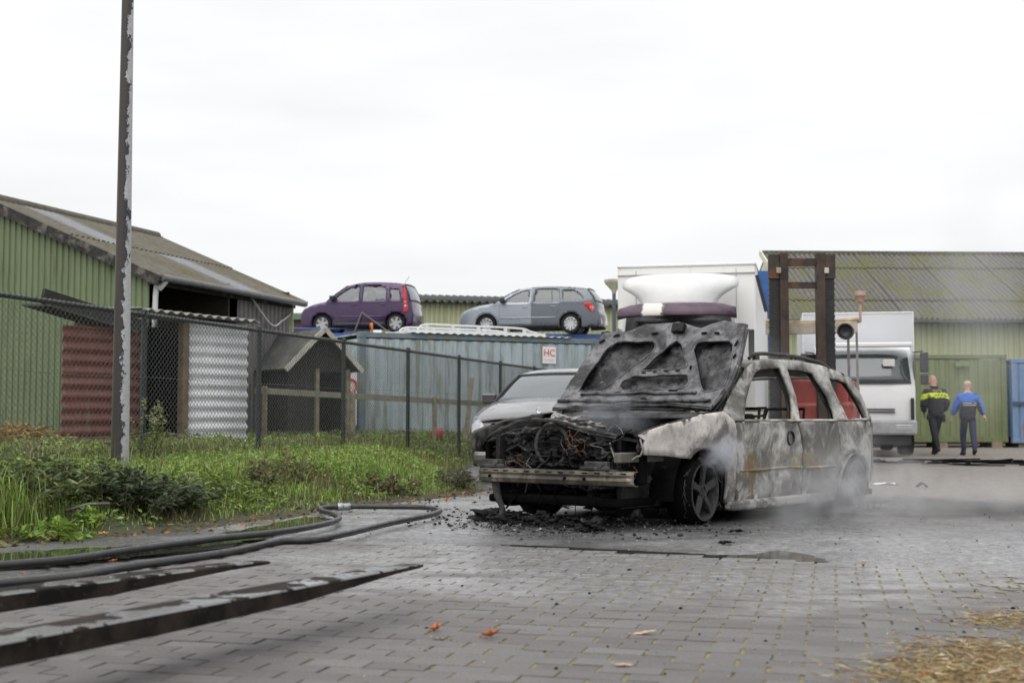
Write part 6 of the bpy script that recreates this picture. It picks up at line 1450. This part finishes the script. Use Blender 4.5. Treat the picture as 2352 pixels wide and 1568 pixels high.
# cabin: wire seat frames and steering column
for x in (1.95, 2.75):
    for y in (-.36, .36):
        m = MB(); fr = [(x, y - .22, .22), (x + .12, y - .22, .62), (x + .25, y - .18, .88), (x + .25, y + .18, .88), (x + .12, y + .22, .62), (x, y + .22, .22)]; m.tube(fr, .016, 6)
        for k in range(4): m.tube([(x + .08 + k * .04, y - .2, .42 + k * .12), (x + .08 + k * .04, y + .2, .42 + k * .12)], .005, 4)
        m.box((x - .15, y, .27), (.42, .42, .05)); m.build('seat_frame', M_char, wreck)
m = MB(); m.tube([(1.62 + .06 * math.sin(a), -.36 + .17 * math.cos(a), .74 + .15 * math.sin(a)) for a in np.linspace(0, 2 * math.pi, 19)[:-1]], .009, 5, closed=True); m.bar((1.3, -.36, .62), (1.62, -.36, .74), .03, .03); m.build('steering_wheel', M_char, wreck)
m = MB(); m.box((1.36, 0, .66), (.22, 1.40, .16)); m.build('dashboard_bar', M_char, wreck, bevel=.03)
m = MB(); m.tube([(1.55, -.80, .81), (1.57, -.92, .82), (1.57, -.94, .88), (1.60, -.82, .875)], .012, 6); m.build('mirror_stub', M_char, wreck)

# ---- wheels: bare rims on burnt tyre wire
M_rimb = charmat('burnt_rim', (.014, .014, .014), (.062, .062, .06), .3, .45)
def bwheel(x, y, z, r, side, steer=0., tyre=True):
    o = bpy.data.objects.new('wheel', None); COL.objects.link(o); o.parent = wreck; o.location = (x, y, z); o.rotation_euler = (0, 0, steer); f = side; wd = .19
    m = MB(); R0 = r
    m.lathe([(R0 * .80, -f * wd * .5), (R0, -f * wd * .5), (R0 * .97, -f * wd * .42), (R0 * .82, -f * wd * .2), (R0 * .80, f * wd * .2), (R0 * .90, f * wd * .42), (R0, f * wd * .46), (R0 * 1.0, f * wd * .5), (R0 * .93, f * wd * .5), (R0 * .88, f * wd * .40), (R0 * .80, f * wd * .16)], (0, 0, 0), 'y', 36)
    for k in range(5):
        a = 2 * math.pi * k / 5 + .32; d = Vector((math.cos(a), 0, math.sin(a))); n_ = Vector((-math.sin(a), 0, math.cos(a)))
        def P(q, h, dy): return d * R0 * q + n_ * R0 * h + Vector((0, f * wd * dy, 0))
        m.add([P(.18, -.13, .30), P(.18, .13, .30), P(.88, .15, .40), P(.88, -.15, .40), P(.18, -.10, .40), P(.18, .10, .40), P(.55, .10, .46), P(.55, -.10, .46), P(.90, .12, .47), P(.90, -.12, .47)], [(0, 1, 2, 3), (4, 5, 6, 7), (7, 6, 8, 9), (0, 4, 7, 9, 3), (1, 2, 8, 6, 5), (2, 3, 9, 8)])
    m.lathe([(R0 * .26, f * wd * .30), (R0 * .25, f * wd * .42), (R0 * .16, f * wd * .44), (R0 * .12, f * wd * .36), (0, f * wd * .34)], (0, 0, 0), 'y', 20)
    for k in range(5): a = 2 * math.pi * k / 5; m.cyl((R0 * .18 * math.cos(a), f * wd * .40, R0 * .18 * math.sin(a)), (R0 * .18 * math.cos(a), f * wd * .47, R0 * .18 * math.sin(a)), .009, n=6)
    m.build('rim', M_rimb, o, smooth=35., fix=True)
    m = MB(); m.lathe([(R0 * .78, -f * wd * .45), (R0 * .4, -f * wd * .3), (R0 * .38, f * wd * .06), (0, f * wd * .06)], (0, 0, 0), 'y', 24); m.build('brake_disc', M_soot, o)
    if tyre:
        m = MB(); m.lathe([(R0 * .99, -f * wd * .52), (R0 * 1.10, -f * wd * .62), (R0 * 1.12, -f * wd * .2), (R0 * 1.10, f * wd * .36), (R0 * 1.0, f * wd * .44)], (0, 0, 0), 'y', 30); m.build('tyre_remains', M_soot, o, smooth=True)
    return o
bwheel(.83, -.74, .262, .216, -1, R(4)); bwheel(.83, .72, .262, .216, 1, R(4)); bwheel(3.46, -.72, .225, .20, -1, 0); bwheel(3.46, .72, .225, .20, 1, 0)
m = MB()
for k in range(70):      # wire strands of the burnt tyres
    a = random.uniform(0, 6.28); cx, y0 = (3.44, -.79) if k % 2 else (.83, -.80); rr_ = random.uniform(.19, .25); cz = .205 if k % 2 else .26
    pts = [(cx + rr_ * math.cos(a + j * .22) + random.gauss(0, .008), y0 + random.gauss(0, .015), cz + rr_ * math.sin(a + j * .22) + random.gauss(0, .008)) for j in range(7)]
    m.tube([(p[0], p[1], max(.01, p[2])) for p in pts], .0025, 4, cap=False)
m.build('tyre_wire', M_char2, wreck, kind='stuff')

# ---- raised bonnet: inner frame with openings, outer skin behind
HX0, HZ0, HX1, HZ1 = 1.10, .865, 1.70, 1.525
hdir = Vector((HX1 - HX0, 0, HZ1 - HZ0)); HL = hdir.length; hdir.normalize(); hn = Vector((-hdir.z, 0, hdir.x))   # normal: towards the front/up of the inner face
def hood_px(zx, zy):
    """photo detail -> (across, along) on the bonnet, in metres"""
    u, v = (zx / 2.9586 + 1080) * .98, (zy / 2.9586 + 730) * .98; d = ray(u, v)
    Fw = -_Fv; o_ = Vector((0, 0, HCAM)) - CAR_O
    ol = Vector((o_.dot(Fw), -o_.dot(_Lv), HCAM)); dl = Vector((d.dot(Fw), -d.dot(_Lv), d.z)); P0 = Vector((HX0, 0, HZ0))
    k = (P0 - ol).dot(hn) / dl.dot(hn); p = ol + dl * k
    return (p.y, (p - P0).dot(hdir))
def hp(pts): return [hood_px(*p) for p in pts]
hout = hp([(650, 690), (700, 610), (820, 420), (930, 260), (1000, 165), (1060, 150), (1150, 150), (1220, 125), (1290, 92), (1420, 82), (1510, 75), (1590, 97), (1660, 112), (1760, 92), (1840, 75), (1900, 95), (1985, 102), (1965, 220), (1920, 380), (1860, 520), (1800, 620), (1745, 690), (1600, 655), (1450, 640), (1200, 635), (1000, 645), (800, 668)])
hA = hp([(820, 555), (860, 480), (950, 355), (1020, 265), (1080, 225), (1160, 208), (1330, 205), (1346, 235), (1320, 280), (1230, 345), (1120, 430), (1040, 500), (960, 543)])
hB = hp([(1245, 393), (1330, 320), (1430, 235), (1490, 197), (1525, 215), (1545, 300), (1558, 380), (1400, 388)])
hC = hp([(1098, 505), (1120, 470), (1200, 435), (1380, 432), (1560, 428), (1578, 480), (1545, 525), (1330, 532), (1115, 532)])
hD = hp([(1612, 265), (1640, 225), (1690, 208), (1780, 210), (1860, 210), (1895, 240), (1885, 340), (1850, 480), (1820, 545), (1740, 562), (1685, 552), (1660, 490), (1635, 370)])
def hfn(off, wav=.006):
    def f(a, b):
        bulge = -.045 * (1 - (a / .75) ** 2) * 1.0 - .02 * math.sin(b / HL * math.pi) + wav * math.sin(a * 14 + b * 9) + wav * .7 * math.sin(a * 27 - b * 21)
        return Vector((HX0, a, HZ0)) + hdir * b + hn * (off + bulge)
    return f
hood = link('bonnet', panel(hout, [hA, hB, hC, hD], .03, hfn(.035)), M_hoodf, wreck, smooth=35., solid=.016); hood.modifiers['solid'].offset = -1 if False else 0
bv = hood.modifiers.new('bev', 'BEVEL'); bv.width = .004; bv.segments = 2; bv.limit_method = 'ANGLE'; bv.angle_limit = R(50)
link('outer_skin', panel(hout, [], .05, hfn(-.022, .009)), M_hood, hood, smooth=True, solid=.006)
def rimtube(poly, off, r, nm, mt=M_hoodf):
    f = hfn(off); q = bez([Vector((a, b, 0)) for a, b in poly + [poly[0]]], 3)[:-1]; m = MB(); m.tube([f(p.x, p.y) for p in q], r, 7, closed=True); return m.build(nm, mt, hood, smooth=True)
for q in (hA, hB, hC, hD): rimtube(q, .044, .005, 'opening_rim')
m = MB(); f = hfn(.02); m.tube([f(a, b) for a, b in hout], .014, 7, closed=True); m.build('folded_edge', M_hood, hood, smooth=True)
# oval slots and the latch
def slot(zx, zy, w_, h_, ang):
    a, b = hood_px(zx, zy); f = hfn(.052); m = MB(); P = []
    for k in range(12): q = 2 * math.pi * k / 12; xx, yy = w_ * math.cos(q), h_ * math.sin(q); P.append(f(a - xx * math.cos(ang) + yy * math.sin(ang), b + xx * math.sin(ang) + yy * math.cos(ang)))
    m.poly(P); m.build('slot', M_soot, hood, solid=.006)
for q in ((1090, 183, .035, .009, .3), (1345, 152, .035, .010, .1), (1090, 560, .04, .012, 0), (1268, 607, .035, .010, 0), (868, 628, .035, .008, .15), (1470, 545, .045, .008, 0), (1690, 155, .03, .011, -.1), (1785, 165, .028, .010, -.2), (1590, 380, .008, .02, 0), (1625, 640, .03, .009, -.1), (1920, 240, .008, .03, -.2), (1910, 330, .008, .025, -.2), (1245, 217, .03, .006, .1), (990, 225, .03, .01, .8)): slot(*q)
for q in ((1260, 410), (1340, 408), (1420, 407), (1500, 404)): slot(*q, .024, .005, 0)
a, b = hood_px(1520, 130); f = hfn(.07); c = f(a, b); m = MB(); m.box(c, (.05, .11, .08), Matrix.Rotation(.4, 3, 'Y')); m.tube([c + Vector((0, .05, 0)), c + Vector((-.04, 0, -.02)), c + Vector((0, -.05, .01))], .01, 6); m.build('latch', M_char, hood, bevel=.012)
for zz in ((1100, 640), (1060, 610)): pass
# heat-buckled strips below the openings
for (za, zb, r_) in (((690, 640), (1740, 640), .016), ((840, 585), (1640, 575), .014)):
    p0, p1 = hood_px(*za), hood_px(*zb); f = hfn(.05); m = MB(); m.tube([f(lerp(p0[0], p1[0], k / 14), lerp(p0[1], p1[1], k / 14) + .03 * math.sin(math.pi * k / 14)) for k in range(15)], r_, 7); m.build('stiffening_bead', M_hood, hood, smooth=True)
for s in (-1, 1): m = MB(); m.bar((1.08, s * .70, .78), (1.13, s * .71, .90), .03, .05); m.build('hinge', M_char2, wreck)

# ---- front: bumper beam, crash cans, radiator support, wings
BY0, BY1 = -.80, .58
bm_ = MB(); rows = []
for y in np.linspace(BY0, BY1, 25):
    bx = -.10 + .05 * (y / .74) ** 2 + .004 * math.sin(y * 23); rows.append([(bx + .045, y, .43), (bx, y, .425), (bx - .012, y, .405), (bx - .004, y, .385), (bx - .014, y, .365), (bx - .002, y, .335), (bx + .045, y, .33)])
bm_.grid(rows); beam = bm_.build('bumper_beam', M_beam, wreck, smooth=40., solid=.006)
for k in range(13):
    y = BY0 + .08 + k * .102; m = MB(); m.box((-.110 + .05 * (y / .74) ** 2, y, .4165), (.006, .045, .007)); m.build('slot', M_soot, beam)
for y in (.45, -.25, -.42): m = MB(); m.cyl((-.116, y, .375), (-.10, y, .375), .010, n=10); m.build('bolt_hole', M_soot, beam)
for y in (-.52, .52):
    m = MB(); m.box((.10, y, .38), (.34, .11, .11)); m.build('crash_box', M_char2, wreck, bevel=.012)
    m = MB(); m.box((-.03, y * .92, .465), (.04, .20, .06)); m.box((-.06, y * .92, .448), (.015, .26, .025)); m.cyl((-.075, y * .92 - .05, .47), (-.05, y * .92 - .05, .47), .02, n=12); m.build('bracket', M_char2, wreck, bevel=.006)
# bent tubes of the slam panel, warped like in the photo (lateral, height)
def fr(pts, x=.15): return [(x, -l, z) for l, z in pts]
m = MB(); rows = []
for p in bez([Vector(p) for p in fr([(-.74, .60), (-.66, .67), (-.52, .73), (-.35, .775), (-.16, .79), (.06, .77), (.17, .735), (.42, .69), (.70, .645), (.78, .635)])], 5):
    j = .006 * math.sin(p.y * 37); rows.append([p + Vector((.03, 0, .0)), p + Vector((.0, 0, .008 + j)), p + Vector((-.012, 0, .006)), p + Vector((-.014 + j, 0, -.016))])
m.grid(rows); m.build('upper_support', M_char2, wreck, smooth=30., solid=.004)
m = MB(); m.tube(bez([Vector(p) for p in fr([(.10, .735), (.30, .69), (.55, .655), (.78, .625)], .13)], 5), .005, 6); m.tube(bez([Vector(p) for p in fr([(-.68, .62), (-.40, .71), (-.15, .73)], .13)], 5), .005, 6); m.build('support_flange', M_char2, wreck, smooth=True)
for y in (-.70, .70): m = MB(); m.box((.20, y, .48), (.10, .04, .30)); m.build('lamp_carrier', M_soot, wreck, bevel=.015)
m = MB(); m.box((.20, -.68, .525), (.55, .06, .07)); m.build('wing_bracket', burnmat('burnt_bracket', (.16, .15, .135), .5, .5, 4.), wreck, bevel=.008)
# near headlamp cavity and its torn rim
m = MB(); m.lathe([(.0, .10), (.10, .09), (.125, .0), (.12, -.02)], (0, 0, 0), 'x', 20); o = m.build('lamp_bowl', M_soot, wreck, smooth=True); o.location = (.10, -.66, .605); o.scale = (1, 1.0, .75)
m = MB(); m.tube(bez([Vector((.07 + random.gauss(0, .008), -.66 + .135 * math.cos(a), .60 + .10 * math.sin(a) + random.gauss(0, .006))) for a in np.linspace(2.6, 6.6, 12)], 3), .007, 6); m.build('lamp_rim', M_ash, wreck, smooth=True)
# inner wings and strut towers
for s in (-1, 1):
    m = MB(); m.box((.62, s * .56, .42), (1.0, .04, .52)); m.build('inner_wing', M_char, wreck)
    m = MB(); m.lathe([(.0, .06), (.07, .055), (.11, .02), (.13, -.2)], (.86, s * .52, .70), n=18); m.build('strut_tower', M_char2, wreck, smooth=True)
def lump(name, c, sc, mat, seed, parent=wreck, amp=.35, sub=3):
    bm = bmesh.new(); bmesh.ops.create_icosphere(bm, subdivisions=sub, radius=1); rr_ = random.Random(seed); ph = [rr_.uniform(0, 6) for _ in range(9)]
    for v in bm.verts:
        p = v.co; d = 1 + amp * (math.sin(p.x * 3 + ph[0]) * math.sin(p.y * 4 + ph[1]) + .6 * math.sin(p.z * 7 + ph[2] + p.x * 5) + .5 * math.sin(p.y * 11 + ph[3]) * math.sin(p.x * 9 + ph[4]) + .35 * math.sin(p.z * 19 + ph[5]) * math.sin(p.y * 17 + ph[6]) + rr_.uniform(-.12, .12))
        v.co = Vector((p.x * d * sc[0], p.y * d * sc[1], p.z * d * sc[2])) + Vector(c)
    me = bpy.data.meshes.new(name); bm.to_mesh(me); bm.free(); return link(name, me, mat, parent)
lump('engine_block', (.66, .05, .38), (.30, .36, .22), M_char, 3, amp=.22, sub=4)
lump('melted_intake', (.40, .02, .62), (.12, .20, .12), M_char2, 5, amp=.4, sub=4)
lump('ash_crust', (.30, .06, .77), (.08, .15, .045), M_ash, 8, amp=.5, sub=4)
lump('ash_crust', (.32, -.12, .74), (.05, .12, .03), M_ash, 9, amp=.5, sub=4)
lump('melted_battery', (.55, -.36, .55), (.16, .15, .10), M_char, 11, amp=.3, sub=4)
lump('melted_reservoir', (.35, .50, .58), (.12, .12, .12), M_char2, 12, amp=.45, sub=4)
lump('gearbox', (.50, -.22, .34), (.2, .18, .16), M_char, 14, amp=.25, sub=4)
m = MB(); m.tube([(.20, .10 + .15 * math.cos(a), .60 + .15 * math.sin(a)) for a in np.linspace(0, 6.28, 25)[:-1]], .016, 7, closed=True); m.build('fan_ring', M_char2, wreck, smooth=True)
# crust of melted and collapsed parts filling the nose
from mathutils import noise as mnz
m = MB(); rows = []
for i in range(120):
    y = -.66 + 1.32 * i / 119; row = []
    for j in range(50):
        q = j / 49; z = .30 + .40 * q; p = Vector((y * 7, z * 9, 3.1))
        d = mnz.turbulence(p, 5, True, noise_basis='PERLIN_ORIGINAL', amplitude_scale=.62, frequency_scale=2.2) - .55
        r_ = mnz.noise(Vector((y * 3, z * 4, 9))); top = .16 * max(0, q - .72)
        row.append(Vector((.24 + .20 * d + .10 * r_ + top * 1.2, y + .03 * mnz.noise(p * 1.7), z + .05 * mnz.noise(p * 1.3 + Vector((5, 0, 0))) - .05 * q * abs(y))))
    rows.append(row)
m.grid(rows); m.build('melted_crust', M_char, wreck, smooth=True)
# wreckage of pipes, brackets and wiring
rg = random.Random(5)
m = MB(); m2 = MB(); m3 = MB(); m4 = MB()
for k in range(52):
    y = rg.uniform(-.66, .66); z = rg.uniform(.34, .66); x = rg.uniform(.0, .5); p = Vector((x, y, z)); pts = [p]
    d = Vector((rg.gauss(0, .4), rg.gauss(0, 1), rg.gauss(0, .7))).normalized()
    for j in range(rg.randint(3, 6)): d = (d + Vector((rg.gauss(0, .5), rg.gauss(0, .5), rg.gauss(-.12, .5)))).normalized(); pts.append(pts[-1] + d * rg.uniform(.03, .07))
    (m if k % 6 else m2).tube(pts, rg.choice((.003, .004, .006, .010)), 5)
for k in range(46):
    p = Vector((rg.uniform(.05, .6), rg.uniform(-.62, .62), rg.uniform(.32, .60))); rot = Matrix.Rotation(rg.uniform(0, 6), 3, 'X') @ Matrix.Rotation(rg.uniform(0, 6), 3, 'Z')
    rows = []; wx, wy = rg.uniform(.03, .11), rg.uniform(.02, .07)     # crumpled sheet scraps
    for i_ in range(6): rows.append([p + rot @ Vector(((i_ / 5 - .5) * wx + rg.gauss(0, .004), (j_ / 4 - .5) * wy + rg.gauss(0, .004), rg.gauss(0, .010))) for j_ in range(5)])
    (m if k % 2 else m2).grid(rows)
for (y0, z0, n_) in ((-.16, .66, 4), (-.25, .58, 2), (.38, .49, 3), (-.68, .49, 2)):
    for k in range(n_):
        p = Vector((.06 + rg.uniform(-.02, .05), y0 + rg.gauss(0, .03), z0 + rg.gauss(0, .015))); pts = [p]
        for j in range(4): pts.append(pts[-1] + Vector((rg.gauss(0, .012), rg.gauss(-.02, .03), rg.gauss(-.008, .022))))
        m3.tube(bez(pts, 3), .0016, 4)
for k in range(8):    # pale ash threads hanging in the front
    p = Vector((.08 + rg.uniform(-.03, .12), rg.uniform(-.6, .62), rg.uniform(.42, .78))); pts = [p]
    for j in range(4): pts.append(pts[-1] + Vector((rg.gauss(0, .01), rg.gauss(0, .05), rg.gauss(-.03, .03))))
    m4.tube(bez(pts, 3), rg.choice((.0015, .002, .003)), 4)
m.build('charred_pipework', M_char, wreck, kind='stuff'); m2.build('burnt_brackets', M_char2, wreck, kind='stuff'); m3.build('copper_wiring', M_copper, wreck, kind='stuff'); m4.build('ash_threads', M_ash, wreck, kind='stuff')
# hanging radiator remains below the beam
m = MB()
for k in range(6):
    y = -.42 + k * .16 + rg.gauss(0, .02); z1 = .30 + rg.uniform(-.02, .03); z0 = rg.uniform(.05, .2); m.tube([(.02, y, z1), (.03 + rg.gauss(0, .01), y + rg.gauss(0, .02), (z0 + z1) / 2), (.02 + rg.gauss(0, .02), y + rg.gauss(0, .03), z0)], rg.choice((.004, .008)), 4)
m.build('radiator_remains', M_soot, wreck, kind='stuff')
m = MB(); m.box((.30, .0, .20), (.5, 1.2, .06)); m.box((.6, .45, .2), (1.0, .1, .12)); m.box((.6, -.45, .2), (1.0, .1, .12)); m.build('subframe', M_soot, wreck, bevel=.02)
m = MB(); m.tube(bez([(-.02, .47, .33), (.0, .46, .22), (.03, .44, .12), (-.03, .40, .02)], 5), [.03, .03, .03, .03, .028, .026, .024, .024, .024, .022, .024, .026, .028, .03, .034, .04], 7); m.build('hanging_strand', M_char2, wreck, smooth=True)

# ================================================================== DEBRIS ROUND THE WRECK
def crumbs(n, fn, smin, smax, name, mat, **k):
    V = []; Fq = []; base = np.array([(1, 0, 0), (-1, 0, 0), (0, 1, 0), (0, -1, 0), (0, 0, 1), (0, 0, -1)], float); Ff = np.array([(0, 2, 4), (2, 1, 4), (1, 3, 4), (3, 0, 4), (2, 0, 5), (1, 2, 5), (3, 1, 5), (0, 3, 5)])
    for i in range(n):
        p = fn(); s = RNG.uniform(smin, smax) ** 1.0 * RNG.choice([1, 1, .6, .5, 1.6]); v = base * s * RNG.uniform(.45, 1.4, (6, 1)) * [1, RNG.uniform(.5, 1.2), RNG.uniform(.3, .7)]
        a = RNG.uniform(0, 6.28); c_, s_ = math.cos(a), math.sin(a); v = np.c_[v[:, 0] * c_ - v[:, 1] * s_, v[:, 0] * s_ + v[:, 1] * c_, v[:, 2]]
        V.append(v + [p[0], p[1], s * .22 + p[2]]); Fq.append(Ff + 6 * i)
    return link(name, npmesh(name, np.concatenate(V), np.concatenate(Fq)), mat, kind='stuff', **k)
def f_front():
    x = RNG.normal(-.05, .32); y = RNG.normal(.05, .55); p = car_pt(x, y); return (p.x, p.y, -.03 + max(0, .05 * math.exp(-((x - .1) ** 2) * 9)) * RNG.random() * 2)
def f_wide():
    p = CARC + Vector((RNG.normal(-.3, 1.7), RNG.normal(-1.4, 1.2), 0)); return (p.x, p.y, -.028)
def f_brick():
    p = gd(RNG.uniform(900, 2350), 1568 - RNG.random() ** .6 * 260); return (p.x, p.y, .0)
crumbs(1500, f_front, .004, .016, 'charred_rubble', M_char, label='black charred rubble heaped under the nose of the burnt car', cat='rubble')
crumbs(600, f_wide, .003, .009, 'soot_crumbs', M_soot, label='small black crumbs scattered over the wet asphalt', cat='crumbs')
crumbs(130, f_brick, .003, .009, 'soot_crumbs', M_soot, label='few black crumbs scattered over the bricks', cat='crumbs')
crumbs(260, lambda: (lambda p: (p.x, p.y, -.025))(car_pt(RNG.normal(.1, .3), RNG.normal(.0, .5))), .006, .016, 'ash_flakes', M_ash, label='pale ash flakes in the rubble under the bumper beam', cat='ash')
crumbs(160, lambda: (lambda p: (p.x, p.y, -.025))(car_pt(RNG.normal(3.5, .18), RNG.normal(-.95, .12))), .005, .02, 'ash_flakes', M_ash, label='pale ash flakes at the foot of the rear wheel', cat='ash')
for i, w_ in enumerate(('leftmost lumpy black heap of burnt plastic under the front of the wreck', 'second black heap from the left under the bumper beam', 'middle black heap of burnt plastic under the bumper beam', 'fourth black heap from the left under the bumper beam', 'rightmost black heap, below the right end of the bumper beam')):
    x, y = rg.uniform(-.1, .2), .62 - i * .27
    p = car_pt(x, y); o = lump('charred_heap', (0, 0, 0), (rg.uniform(.08, .16), rg.uniform(.12, .20), rg.uniform(.03, .06)), M_char, 30 + i, None, .4, 5); o.location = p; o['label'] = w_; o['category'] = 'debris'; o['group'] = 'burnt heaps under the nose'
M_grit = plain('pale_grit', (.42, .41, .39), .8, var=.3, scale=50)
crumbs(1500, lambda: (lambda p: (p.x, p.y, -.026))(gd(RNG.uniform(700, 2350), 1145 + RNG.random() ** .8 * 160)), .0018, .0048, 'pale_grit', M_grit, label='pale grit strewn over the wet asphalt', cat='grit')
crumbs(900, lambda: (lambda p: (p.x, p.y, .0))(gd(RNG.uniform(300, 2350), 1568 - RNG.random() ** .7 * 250)), .0012, .003, 'pale_grit', M_grit, label='pale grit and sand grains strewn over the bricks', cat='grit')
M_alu = charmat('melted_aluminium', (.12, .12, .12), (.62, .62, .61), .8, .4)
def shard(name, label, u, v, sx_, sy_, sz_, seed, mat=M_alu):
    rr_ = random.Random(seed); m = MB(); n_ = 6; rows = []
    for i in range(n_): rows.append([((i / (n_ - 1) - .5) * sx_ + rr_.gauss(0, sx_ * .06), (j / 3 - .5) * sy_ + rr_.gauss(0, sy_ * .1), rr_.uniform(0, sz_) * math.sin(math.pi * (i + .5) / n_)) for j in range(4)])
    m.grid(rows); o = m.build(name, mat, solid=.004, label=label, cat='debris'); o.location = gd(u, v, -.02); o.rotation_euler = (0, 0, rr_.uniform(-.6, .6)); return o
shard('metal_shard', 'jagged pale metal shard in front of the near front wheel', 1530, 1182, .13, .08, .09, 1)
for i, (u, v, a, lb_) in enumerate(((1285, 1168, .22, 'bright melted metal sheet left of middle under the bumper beam'), (1365, 1172, .16, 'bright melted metal clot right of middle under the bumper beam'), (1208, 1176, .10, 'small pale metal scrap near the far front wheel'), (1462, 1190, .09, 'little pale scrap right of the beam end'))): shard('metal_shard', lb_, u, v, a, a * .6, .10, 10 + i)
shard('torn_paper', 'torn white paper on the ground behind the rear wheel', 2036, 1112, .32, .14, .03, 40, plain('white_paper', (.74, .74, .72), .8))
shard('rubber_scrap', 'black rubber scrap on the asphalt in front of the rear door', 1668, 1248, .09, .05, .03, 41, M_soot)
shard('rubber_scrap', 'black ring shaped scrap on the asphalt below the front door', 1690, 1222, .12, .05, .03, 42, M_soot)
shard('charred_stick', 'charred splinter on the asphalt right of the wreck', 2118, 1119, .12, .08, .07, 43, M_soot)
shard('rubber_scrap', 'small black lump on the straw side of the bricks at right', 2218, 1465, .05, .03, .03, 44, M_soot)
shard('rubber_scrap', 'black scrap on the dusty asphalt at the far right of the wreck', 2368, 1190, .06, .05, .05, 45, M_soot)
c = gd(2190, 1059); m = MB()
for k in range(30):
    p = Vector((rg.gauss(0, 1.6), rg.gauss(0, .7), .012)); pts = [p]
    for j in range(5): pts.append(pts[-1] + Vector((rg.uniform(-.1, .45), rg.gauss(0, .22), rg.uniform(-.008, .012))))
    m.tube(bez(pts, 3), rg.choice((.006, .010, .014)), 5)
o = m.build('burnt_cable_tangle', M_soot, kind='stuff', label='tangle of burnt black cable on the ground in front of the walking people', cat='cables'); o.location = (c.x, c.y, -.02)

# ================================================================== SMOKE
def smokemat(name, dens, nscale, lo, hi, col=(.80, .81, .83), stretch=(1, 1, 1), vfall=None):
    b = NB(name); q = b.n('ShaderNodeVectorMath', operation='LENGTH'); b.l(b.tc.outputs['Object'], q.inputs[0])
    fall = b.mr(q.outputs['Value'], .25, 1.0, 1, 0)
    n = b.noise(b.vec('World', stretch), nscale, 5, .6, .6)
    d = b.math('MULTIPLY', b.math('MULTIPLY', fall, b.mr(n, lo, hi)), dens)
    p = b.n('ShaderNodeVolumePrincipled'); p.inputs['Color'].default_value = col + (1,); b.l(d, p.inputs['Density']); p.inputs['Anisotropy'].default_value = .2
    b.l(p.outputs[0], b.out.inputs['Volume']); return b.m
def puff(label, c, sc, rz, mat):
    bm = bmesh.new(); bmesh.ops.create_icosphere(bm, subdivisions=3, radius=1); me = bpy.data.meshes.new('smoke'); bm.to_mesh(me); bm.free()
    o = link('smoke', me, mat, kind='stuff', label=label, cat='smoke'); o.location = c; o.scale = sc; o.rotation_euler = (0, 0, rz); return o
puff('low grey smoke drifting along the near side of the burnt car', car_pt(2.25, -1.35, .12), (1.65, .75, .62), CAR_A, smokemat('ground_smoke', 1.9, 2.2, .42, .66))
puff('small bluish smoke puff at the front wheel arch', car_pt(.95, -.92, .50), (.34, .14, .22), CAR_A, smokemat('wheel_smoke', 9.0, 7, .40, .62, (.74, .77, .84)))
puff('thin smoke hanging over the engine of the burnt car', car_pt(.75, -.05, .78), (.50, .50, .22), CAR_A, smokemat('engine_smoke', 1.5, 5, .42, .66, (.72, .75, .82)))
puff('smoke rising past the windows of the burnt car', car_pt(2.6, .1, .95), (1.3, 1.0, .85), CAR_A, smokemat('cabin_smoke', .30, 1.8, .40, .68))
puff('thin low veil of steam drifting over the ground right of the burnt car', car_pt(3.3, -1.9, .08), (2.1, .9, .34), CAR_A, smokemat('steam_veil', .55, 1.7, .40, .66))
puff('thin smoke plume drifting up before the right barn', Vector((9.4, 27, 3.3)), (1.7, 1.5, 3.6), 0, smokemat('plume', .26, .55, .40, .66, stretch=(1, 1, .6)))
